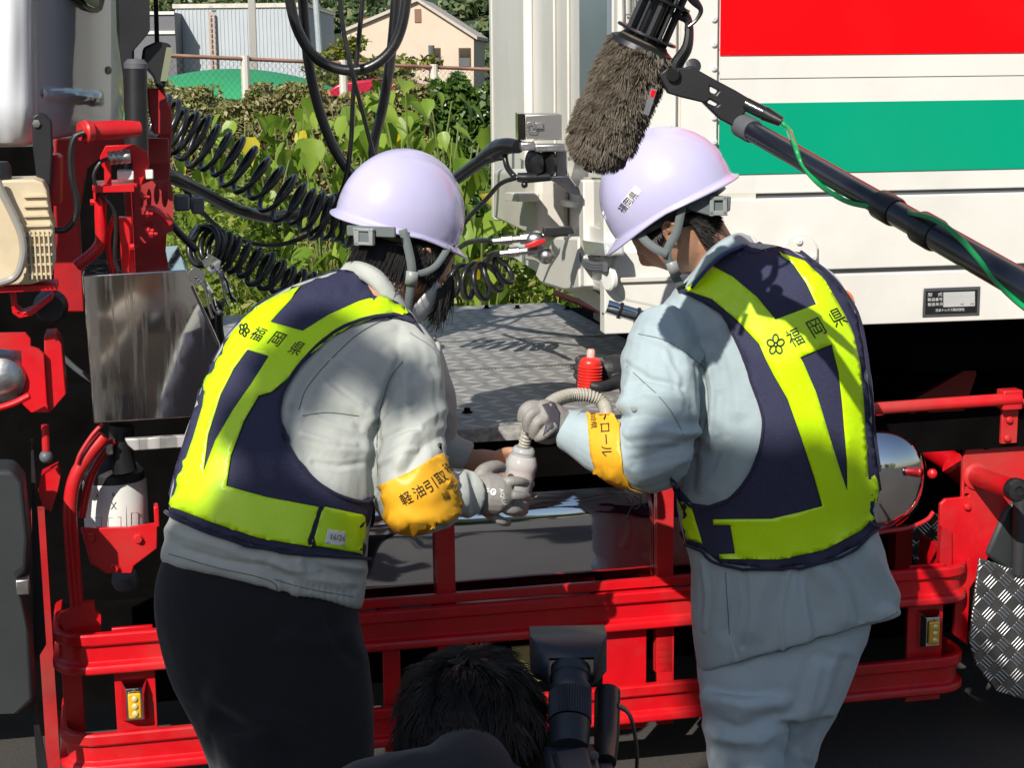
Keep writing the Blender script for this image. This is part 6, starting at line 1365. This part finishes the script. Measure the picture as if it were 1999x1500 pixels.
P('pistol_grip', mb, M['black'], bm_, bevel=.005)
mb = MB(); c_ = QY(1315, 144, 3.42); mb.lathe([(.0125, -.012), (.0145, -.004), (.0125, .004)], c_, (.2, 1, .2), 18); mb.lathe([(.0, .0), (.014, .0), (.016, .012), (0, .014)], QY(1352, 132, 3.46), (0, -1, .3), 14); P('knob', mb, M['rubber'], bm_, kind='stuff')
p0 = QY(1446, 243, 3.44); p1 = QY(1999, 558, 2.62); dd_ = (p1 - p0).normalized(); Lp = (p1 - p0).length
mb = MB(); mb.tube([p0, p0 + dd_ * (Lp * .56)], .0205, 20, smooth=0); mb.tube([p0 + dd_ * Lp * .55, p0 + dd_ * (Lp * .70)], .0222, 20, smooth=0); mb.tube([p0 + dd_ * Lp * .69, p0 + dd_ * (Lp + .7)], .0245, 20, smooth=0)
pole = P('pole', mb, mat('satin_black_pole', (.012, .014, .022), .28, 0, .3, .1, 3), bm_)
for t, r_ in ((0.0, .0245), (.555, .0262), (.69, .0285)):
    mb = MB(); q = p0 + dd_ * Lp * t; mb.lathe([(r_ * .9, 0), (r_, .003), (r_, .045), (r_ * .92, .052)], q, dd_, 24); P('locking_collar', mb, M['rubber'] if t else M['grey'], pole)
mb = MB(); x0 = QY(1456, 203, 3.43); x1 = QY(1526, 238, 3.40); mb.lathe([(.0135, 0), (.0135, (x1 - x0).length / MB.k * .5), (.015, (x1 - x0).length / MB.k * .52), (.010, (x1 - x0).length / MB.k)], x0, x1 - x0, 16); P('xlr_connector', mb, M['rubber'], bm_)
def poleY(px):
    lo, hi = 0.0, 1.5
    for _ in range(40):
        m_ = (lo + hi) / 2
        if proj(p0 + dd_ * Lp * m_)[0] < px: lo = m_
        else: hi = m_
    return (p0 + dd_ * Lp * lo).y
gc = [(1526, 238, 3.40), (1540, 254, 3.37), (1552, 285, 3.33), (1566, 320, 3.28), (1600, 360, 3.20), (1650, 392, 3.12), (1700, 404, 3.10), (1750, 408, 3.11), (1790, 418, 3.02), (1830, 432, 2.92), (1868, 460, 2.85), (1905, 500, 2.78), (1950, 555, 2.68), (1999, 600, 2.58), (2060, 640, 2.5)]
gc = gc[:2] + [(x, y, poleY(x) / .905 - .034) for x, y, z in gc[2:7]] + [(1745, 412, poleY(1745) / .905 + .035)] + [(x, y, poleY(x) / .905 - .036) for x, y, z in gc[8:]]
mb = MB(); mb.tube([QY(*p) for p in gc], .0048, 10, smooth=6); gcb = P('green_cable', mb, mat('green_cable_sheath', (.005, .28, .08), .4, 0, .2), bm_, smooth=180)
mb = MB(); mb.tube([QY(1541, 256, 3.365), QY(1550, 282, 3.33), QY(1556, 296, 3.315)], .0056, 10, smooth=3); P('cable_label', mb, M['whiteprint'], gcb)
tg = MB(); tg.add([QY(1270, 172, 3.42), QY(1283, 174, 3.42), QY(1266, 226, 3.41), QY(1255, 222, 3.41)], [(0, 1, 2, 3)]); tgo = P('maker_tag', tg, M['grey'], ws, solid=.0015, smooth=0)
tg = MB(); tg.add([QY(1272, 175, 3.416), QY(1280, 176, 3.416), QY(1276, 190, 3.415), QY(1269, 188, 3.415)], [(0, 1, 2, 3)]); P('red_mark', tg, M['stripe_red'], ws, smooth=0)
MB.k = 1.0
# ================================================================= BOTTLES
k = N('clear_plastic'); k.b.inputs['Base Color'].default_value = (.80, .82, .82, 1); k.b.inputs['Transmission Weight'].default_value = .55; k.b.inputs['Roughness'].default_value = .22; k.b.inputs['IOR'].default_value = 1.25; M['clearp'] = k.m
k = N('ribbed_clear_hose'); k.b.inputs['Base Color'].default_value = (.72, .68, .58, 1); k.b.inputs['Transmission Weight'].default_value = .5; k.b.inputs['Roughness'].default_value = .2; k.b.inputs['IOR'].default_value = 1.2; M['clearh'] = k.m
bt = thing('clear_bottle', 'cloudy clear plastic bottle held between two hands below the deck edge', 'bottle', PY(1005, 1000, 3.74))
a = PY(1003, 1003, 3.745); b = PY(1024, 868, 3.74); ax = b - a; L_ = ax.length
mb = MB(); mb.lathe([(0, 0), (.026, 0), (.032, .006), (.033, L_ * .50), (.0345, L_ * .56), (.033, L_ * .62), (.036, L_ * .68), (.036, L_ * .74), (.030, L_ * .83), (.024, L_ * .86)], a, ax, 30); P('bottle_body', mb, M['clearp'], bt, smooth=60)
mb = MB(); mb.lathe([(.0245, L_ * .84), (.0265, L_ * .85), (.0265, L_ * .875), (.0245, L_ * .88), (.0265, L_ * .895), (.0255, L_ * .93), (.021, L_ * .96), (.0, L_ * .965)], a, ax, 28); P('screw_neck', mb, M['clearp'], bt)
mb = MB(); mb.lathe([(0, .004), (.029, .005), (.030, L_ * .45), (0, L_ * .45)], a, ax, 24); P('liquid', mb, mat('pale_liquid', (.66, .65, .60), .3), bt)
sp = thing('siphon_pump', 'red bellows siphon pump bottle with ribbed clear hose held by the right worker', 'pump', PY(1150, 765, 3.92))
def ribbed(name, pts_, r, parent, m):
    C = catmull([PY(*p) for p in pts_], 26); mb = MB(); d_ = 0; rr = []
    for i, c in enumerate(C):
        if i: d_ += (c - C[i - 1]).length
        rr.append(r * (1 + .13 * sin(2 * pi * d_ / .0085)))
    mb.tube(C, rr, 14, smooth=0); return P(name, mb, m, parent, smooth=180)
ribbed('suction_hose', [(1022, 884, 3.74), (1024, 866, 3.735), (1030, 842, 3.725), (1036, 815, 3.725)], .0125, sp, M['clearh'])
ribbed('delivery_hose', [(1066, 795, 3.77), (1088, 780, 3.83), (1116, 772, 3.88), (1150, 772, 3.90), (1176, 786, 3.90), (1184, 812, 3.86), (1176, 835, 3.82)], .0150, sp, M['clearh'])
a = PY(1150, 768, 3.93); b = PY(1154, 682, 3.93); ax = b - a; L_ = ax.length
pr = [(0, 0), (.020, 0)]
for i in range(9): pr += [(.0285, L_ * (.03 + .07 * i)), (.0295, L_ * (.05 + .07 * i)), (.0255, L_ * (.075 + .07 * i))]
pr += [(.027, L_ * .70), (.022, L_ * .78), (.013, L_ * .82)]
mb = MB(); mb.lathe(pr, a, ax, 30); P('red_bellows', mb, mat('red_soft_plastic', (.70, .03, .02), .35, 0, .2, .05, 10, sub=.1), sp, smooth=50)
mb = MB(); mb.lathe([(.010, L_ * .80), (.0098, L_ * .96), (.007, L_ * 1.0), (0, L_ * 1.0)], a, ax, 18); P('nozzle', mb, mat('pink_nozzle', (.75, .38, .33), .4, sub=.3), sp)
# ================================================================= CROUCHING CAMERAMAN
PC = thing('person', 'crouching camera operator at the bottom, dark tousled hair and dark jacket', 'person', (-.07, 2.3, 0))
HC = headframe((.20, .95, .10), (0, -.15, 1)); hcC = PY(916, 1432, 2.56) + Vector((0, .0, -.0))
body = [head_mb(hcC, HC, 1.0)]; base = Vector((hcC.x, hcC.y, 0))
def cpt(x, y, z): return base + Vector((x, y, z))
mb = MB(); mb.tube([hcC + Vector((0, -.02, -.07)), hcC + Vector((0, -.05, -.16)), hcC + Vector((0, -.10, -.30)), hcC + Vector((0, -.16, -.55))], [.055, .06, .12, .12], 16); body.append(mb)
add_obj('body', remeshed(body, 'body', .006, 2), M['skin'], PC, 180)
zc_ = hcC.z
mbs = []
mb = MB(); mb.tube([cpt(-.02, -.05, zc_ - .15), cpt(-.02, -.08, zc_ - .22), cpt(-.02, -.12, zc_ - .40), cpt(-.02, -.16, zc_ - .62)], [.07, .17, .18, .16], 22); mbs.append(mb)
for sg, hx_ in ((-1, -.10), (1, .24)):
    mb = MB(); mb.tube([cpt(sg * .14 - .02, -.08, zc_ - .23), cpt(sg * .25, .0, zc_ - .36), cpt(sg * .24, .08, zc_ - .42), cpt(hx_ + .04, .16, zc_ - .27)], [.075, .065, .055, .038], 14); mbs.append(mb)
mbs.append(ptube([(640, 1620, 2.40, .06), (720, 1575, 2.40, .07), (840, 1560, 2.40, .075), (930, 1565, 2.42, .07), (1010, 1590, 2.44, .06)], 18)); mbs.append(ptube([(890, 1560, 2.40, .08), (908, 1520, 2.42, .07), (914, 1492, 2.46, .060)], 18))
jc = remeshed(mbs, 'jacket', .008, 6); folds(jc, [], .005, (7, 7, 7), 4); add_obj('jacket', jc, cloth('charcoal_jacket', (.022, .024, .028)), PC, 180)
mbs = []
for sg in (-1, 1):
    mb = MB(); mb.tube([cpt(sg * .09 - .02, -.18, .30), cpt(sg * .15, .14, .46 if sg > 0 else .14), cpt(sg * .15, .10 if sg > 0 else -.25, .10 if sg > 0 else .08)], [.10, .08, .055], 14, smooth=6); mbs.append(mb)
tc_ = remeshed(mbs, 'trousers', .01, 4); add_obj('trousers', tc_, M['trouserL'], PC, 180)
shoe((base.x + .15, base.y + .08, 0), 'shoe', PC, Vector((0, 1, 0))); shoe((base.x - .15, base.y - .30, 0), 'shoe', PC, Vector((0, 1, 0)))
for sg in (1,):
    g = [ptube([(1000, 1560, 2.50, .035), (1030, 1540, 2.54, .038)])] + [finger([(1030, 1530 + i * 22, 2.54, .014), (1060, 1525 + i * 22, 2.56, .012), (1085, 1530 + i * 22, 2.58, .010)]) for i in range(4)]; add_obj('hand', remeshed(g, 'hand', .003, 3), M['skin'], PC, 180)
cap = MB()
def capc(i, j):
    ph = 2 * pi * i; th = pi * .66 * j; ln = .012 * noise.noise(Vector((cos(ph) * 2, sin(ph) * 2, th * 2))); q = Vector((sin(th) * cos(ph) * (.094 + ln), sin(th) * sin(ph) * (.112 + ln) - .004, cos(th) * (.126 + ln)))
    if sin(ph) > .2: q.z = max(q.z, .03 * sin(ph))
    return hcC + HC @ q
cap.grid(capc, 44, 24, closed_u=True); hc_ = P('hair', cap, M['hair'], PC, smooth=180)
def hairC(i):
    ph = random.uniform(0, 2 * pi); th = math.acos(random.uniform(-.35, 1)); q = Vector((sin(th) * cos(ph) * .092, sin(th) * sin(ph) * .110, cos(th) * .124))
    if sin(ph) > .4 and q.z < .02: return None
    p = hcC + HC @ q; out = (HC @ q).normalized(); n1 = noise.noise(p * 24) * 2.4; n2 = noise.noise(p * 24 + Vector((5, 5, 5))) * 2.6
    down = (Vector((0, 0, -1)) - out * (-out.z)).normalized() if abs(out.z) < .98 else Vector((1, 0, 0)); sw = (down + out.cross(down) * (.3 + n1 * 1.8) + out * (.25 + .2 * n2)).normalized(); ln = random.uniform(.035, .065)
    return [p + sw * ln * k_ / 4 + out * (.012 * sin(k_ / 4 * 2.6)) + Vector((0, 0, -.010)) * (k_ / 4) ** 2 for k_ in range(5)]
P('hair_strand', strands(7500, hairC, .0009), M['hair'], hc_, smooth=0, kind='stuff')
# video camera in front of him
vc = thing('video_camera', 'black video camera with ribbed lens and rectangular lens hood at the bottom', 'video camera', PY(1112, 1480, 2.5))
bm0 = mat('blue_black_plastic', (.020, .026, .036), .42, var=.2, bump=.05, bscale=200)
lo_ = PY(1112, 1430, 2.50); hi_ = PY(1114, 1300, 2.60); ax = (hi_ - lo_); L_ = ax.length
ribs = [(0, 0), (.028, 0), (.032, .01), (.032, .02)]
for i in range(14): ribs += []
mb = MB(); mb.lathe([(.030, -.03), (.032, 0), (.0325, L_ * .12)], lo_, ax, 36)
def ribl(i, j):
    a_ = 2 * pi * i; r_ = .0335 + .0009 * (1 if int(i * 96) % 2 else -1); x_, y_ = frame_axes(ax); return lo_ + ax * (.14 + .40 * j) + (x_ * cos(a_) + y_ * sin(a_)) * r_
mb.grid(ribl, 96, 2, closed_u=True); mb.lathe([(.0325, L_ * .55), (.034, L_ * .57), (.034, L_ * .64), (.029, L_ * .66), (.029, L_ * .80), (.032, L_ * .82), (.032, L_ * .95)], lo_, ax, 36); P('lens', mb, bm0, vc)
Fq = Frame((hi_.x, hi_.y), 2); hd = MB()
h0 = [(-.036, -.026), (.036, -.026), (.036, .02), (-.036, .02)]; h1_ = [(-.060, -.036), (.062, -.036), (.062, .024), (-.060, .024)]
zz_ = hi_.z; v0 = [Fq(u, -.02, zz_ + z) for u, z in h0]; v1 = [Fq(u, .055, zz_ + .006 + z) for u, z in h1_]; v2 = [Fq(u, .10, zz_ + .008 + z) for u, z in h1_]
hd.add(v0 + v1 + v2, [(i, (i + 1) % 4, 4 + (i + 1) % 4, 4 + i) for i in range(4)] + [(4 + i, 4 + (i + 1) % 4, 8 + (i + 1) % 4, 8 + i) for i in range(4)]); P('lens_hood', hd, bm0, vc, solid=.003, smooth=20)
Fv = Frame((lo_.x, lo_.y), 4); zz_ = lo_.z
mb = MB(); mb.box(Fv, -.045, .036, -.22, -.02, zz_ - .14, zz_ - .012); cb_ = P('camera_body', mb, bm0, vc, bevel=.008, seg=3)
mb = MB(); mb.fprism(Fv, [(-.035, zz_ - .012), (.02, zz_ - .012), (.02, zz_ + .0), (-.03, zz_ - .005)], w0=-.20, w1=-.06); mb.box(Fv, .036, .060, -.14, -.05, zz_ - .10, zz_ - .03); P('side_grip', mb, bm0, cb_, bevel=.006)
mb = MB(); mb.tube([PY(1183, 1490, 2.46), PY(1184, 1440, 2.52), PY(1186, 1352, 2.60)], [.016, .020, .021], 16, smooth=3); P('top_microphone', mb, M['rubber'], vc)
mb = MB(); mb.tube([PY(x, y, 2.45) for x, y in ((1206, 1378), (1228, 1395), (1240, 1440), (1243, 1500), (1230, 1580))], .010, 8, flat=.3); P('hand_strap', mb, M['rubber'], vc)
mb = MB(); mb.lathe([(0, 0), (.007, 0), (.007, .004), (0, .005)], PY(1160, 1476, 2.42), (0, -1, 0), 12); P('button', mb, M['grey'], cb_)
# ================================================================= THE PLACE BEHIND THE CAMERA (seen in the mirror finish parts)
def bystander(x, y, face, label, jc_, tc2, crouch=False, s=1.0, cam=True):
    r_ = thing('person', label, 'person', (x, y, 0)); a_ = radians(face); Mz = Matrix.Rotation(a_, 3, 'Z')
    def q(px_, py_, pz_): return Vector((x, y, 0)) + Mz @ Vector((px_, py_, pz_)) * s
    H = .52 if crouch else 1.0; hz2 = 1.58 if not crouch else 1.10
    hc2 = q(0, .06, hz2); Hm = headframe(Mz @ Vector((0, 1, -.2)), (0, 0, 1)); bd = [head_mb(hc2, Hm)]; mb = MB(); mb.tube([hc2 + Vector((0, 0, -.05)), q(0, 0, hz2 - .2), q(0, 0, hz2 - .6)], [.05, .06, .1], 14); bd.append(mb)
    for sg in (-1, 1): mb = MB(); mb.ball(q(sg * .05, .36, hz2 - .22), .04, 10, (1, .8, 1.1)); bd.append(mb)
    add_obj('body', remeshed(bd, 'body', .009, 2), M['skin'], r_, 180)
    ms = []; mb = MB(); mb.tube([q(0, .0, hz2 - .15), q(0, 0, hz2 - .24), q(0, -.01, hz2 - .45), q(0, -.02, hz2 - .70)], [.07, .17, .17, .16], 20); ms.append(mb)
    for sg in (-1, 1): mb = MB(); mb.tube([q(sg * .16, 0, hz2 - .25), q(sg * .25, .08, hz2 - .46), q(sg * .17, .24, hz2 - .40), q(sg * .06, .34, hz2 - .24)], [.07, .06, .055, .04], 12); ms.append(mb)
    j_ = remeshed(ms, 'shirt', .012, 4); folds(j_, [], .006, (6, 6, 6), int(x * 3)); add_obj('shirt', j_, jc_, r_, 180)
    ms = []
    for sg in (-1, 1):
        mb = MB(); pts_ = [q(sg * .09, -.02, .88), q(sg * .11, 0, .48), q(sg * .11, -.02, .08)] if not crouch else [q(sg * .10, -.04, .40), q(sg * .17, .32, .50), q(sg * .16, .06, .08)]; mb.tube(pts_, [.12, .08, .06], 14, smooth=6); ms.append(mb)
    add_obj('trousers', remeshed(ms, 'trousers', .014, 3), tc2, r_, 180)
    for sg in (-1, 1): f_ = q(sg * .12, .02, 0); shoe((f_.x, f_.y, 0), 'shoe', r_, Mz @ Vector((0, .8, 0)))
    mb = MB(); mb.grid(lambda i, j: hc2 + Hm @ Vector((sin(pi * .6 * j) * cos(2 * pi * i) * .088, sin(pi * .6 * j) * sin(2 * pi * i) * .106 - .008, cos(pi * .6 * j) * .126 + (.02 if sin(2 * pi * i) > 0 else 0) * j)), 24, 10, closed_u=True); P('hair', mb, M['hair'], r_, smooth=180)
    if cam:
        c2 = thing('stills_camera', 'black stills camera held by ' + label[:1].lower() + label[1:], 'camera', q(0, .40, hz2 - .2)); Fz = Frame(q(0, .40, 0)[:2], face); z_ = hz2 * s - .20
        mb = MB(); mb.box(Fz, -.07, .07, -.03, .04, z_ - .05, z_ + .04); P('camera_body', mb, M['black'], c2, bevel=.01); mb = MB(); mb.lathe([(.035, 0), (.038, .02), (.038, .09), (.030, .10), (0, .095)], Fz(0, .04, z_), Fz.w, 20); P('lens', mb, M['black'], c2)
    return r_
tan = cloth('tan_striped_shirt', (.38, .32, .25)); grey_s = cloth('grey_shirt', (.22, .23, .25)); khaki = cloth('khaki_trousers', (.22, .18, .12)); wht = cloth('white_shirt', (.62, .62, .60))
bystander(-.14, .85, 8, 'crouching photographer in a tan shirt in front of the viewer', tan, M['trouserL'], crouch=True)
bystander(.95, .35, 12, 'reporter in a white shirt to the right of the viewer', wht, khaki, cam=False)
bystander(-1.9, .3, -20, 'photographer in a grey shirt to the left of the viewer', grey_s, M['trouserL'])
bystander(.15, -.7, 0, 'person in a tan shirt behind the viewer', tan, khaki, cam=False)
# building, hedge and trees on the far side of the yard
bd2 = thing('office_building', 'beige two storey office across the yard behind the viewer', 'building', (4, -32, 0)); mb = MB(); mb.box(WF, -12, 16, -38, -30, 0, 6.2); P('wall', mb, mat('beige_wall', (.50, .46, .40), .8), bd2)
for i in range(9):
    for z in (1.0, 3.9): mb = MB(); mb.box(WF, -10.6 + i * 2.9, -9.0 + i * 2.9, -29.99, -29.9, z, z + 1.3); P('window', mb, M['glassd'], bd2)
yh = []
for i in range(26):
    x_ = -34 + i * 2.7 + random.uniform(-.6, .6); y_ = -26 + random.uniform(-2, 2); n = 260; q = rng.normal(size=(n, 3)); q /= np.linalg.norm(q, axis=1)[:, None]; rr_ = random.uniform(1.6, 2.6); q *= rng.uniform(.5, 1, n)[:, None] * [rr_, rr_, rr_ * .9]
    t_ = thing('yard_tree', 'one of the similar round green trees in the row far behind the viewer', 'tree', (x_, y_, 0), 'trees behind the viewer'); leafcloud('crown', q + [x_, y_, 2.6], .30, bpy.data.materials['bush_leaf'], t_, asp=.6); mb = MB(); mb.tube([(x_, y_, 0), (x_ + .1, y_, 2.4)], [.16, .08], 8); P('trunk', mb, bpy.data.materials['bark'], t_)
# added unseen tree: leaf blobs set along the sun direction to shade the group
tt = thing('added_shade_tree', 'added unseen tree left behind the viewer, shaped to throw shade on the group', 'tree', (-3.9, -3.6, 0))
cl_ = []
def shade_blob(px, py, yy_, t, rx, rz_, n=900):
    c = PY(px, py, yy_) - SUN_TRAVEL * t; q = rng.normal(size=(n, 3)); q /= np.linalg.norm(q, axis=1)[:, None]; q *= (rng.uniform(0, 1, n) ** .45)[:, None] * [rx, rx, rz_]; cl_.append(q + np.array(c)); return c
bough = []
for a_ in ((1500, 1110, 3.75, 8.0, .20, .17), (1440, 1230, 3.75, 8.2, .24, .22), (1620, 1200, 3.8, 8.0, .20, .16), (1580, 1380, 3.8, 8.4, .24, .18), (1760, 1370, 4.1, 8.2, .22, .10), (620, 1130, 3.4, 7.6, .13, .10), (700, 740, 3.62, 7.7, .065, .05, 420), (655, 820, 3.60, 7.8, .06, .055, 420), (600, 930, 3.55, 7.7, .05, .05, 350), (790, 760, 3.5, 7.7, .035, .05, 250), (500, 1290, 3.4, 7.8, .24, .20), (640, 1380, 3.4, 7.8, .22, .2), (900, 1460, 2.4, 7.6, .28, .24), (1850, 1450, 4.5, 8.6, .34, .13), (1760, 1330, 4.15, 8.2, .22, .09), (1110, 1380, 2.6, 7.6, .18, .17), (1620, 1030, 3.72, 8.0, .15, .10), (1430, 1010, 3.75, 8.0, .12, .10)):
    bough.append(shade_blob(*a_))
leafcloud('crown', np.concatenate(cl_), .055, bpy.data.materials['bush_leaf'], tt, asp=.7)
mb = MB(); top = Vector((-3.0, -2.8, 4.4)); mb.tube([(-3.9, -3.6, 0), (-3.7, -3.4, 2.5), top], [.22, .17, .10], 12)
for b_2 in bough: mb.tube([top, top.lerp(b_2, .5) + Vector((0, 0, .1)), b_2], [.05, .025, .008], 6, smooth=4)
P('trunk', mb, bpy.data.materials['bark'], tt)

bd_ = bvh_of(dry.data)
for ch, x, y, h_ in (('A', 190, 968, 7), ('B', 222, 966, 7), ('X', 222, 988, 14), ('X', 275, 1008, 8)): text_patch(ch, x, y, h_ * .8, h_, 0, bd_, .0008, T.px(229, 980, .12).y, M['print'], dry)
for poly in ([(184, 1012), (198, 1010), (198, 1030)], [(212, 1030), (212, 1012), (236, 1010), (236, 1028)], [(256, 1026), (256, 1002), (270, 1002), (270, 1024)], [(246, 950), (247, 1030)]):
    mb = MB(); mb.tube([land(bd_, x, y, .0006, T.px(229, 980, .12).y) for x, y in poly], .0006, 5, smooth=0); P('printed_line', mb, M['print'], dry)
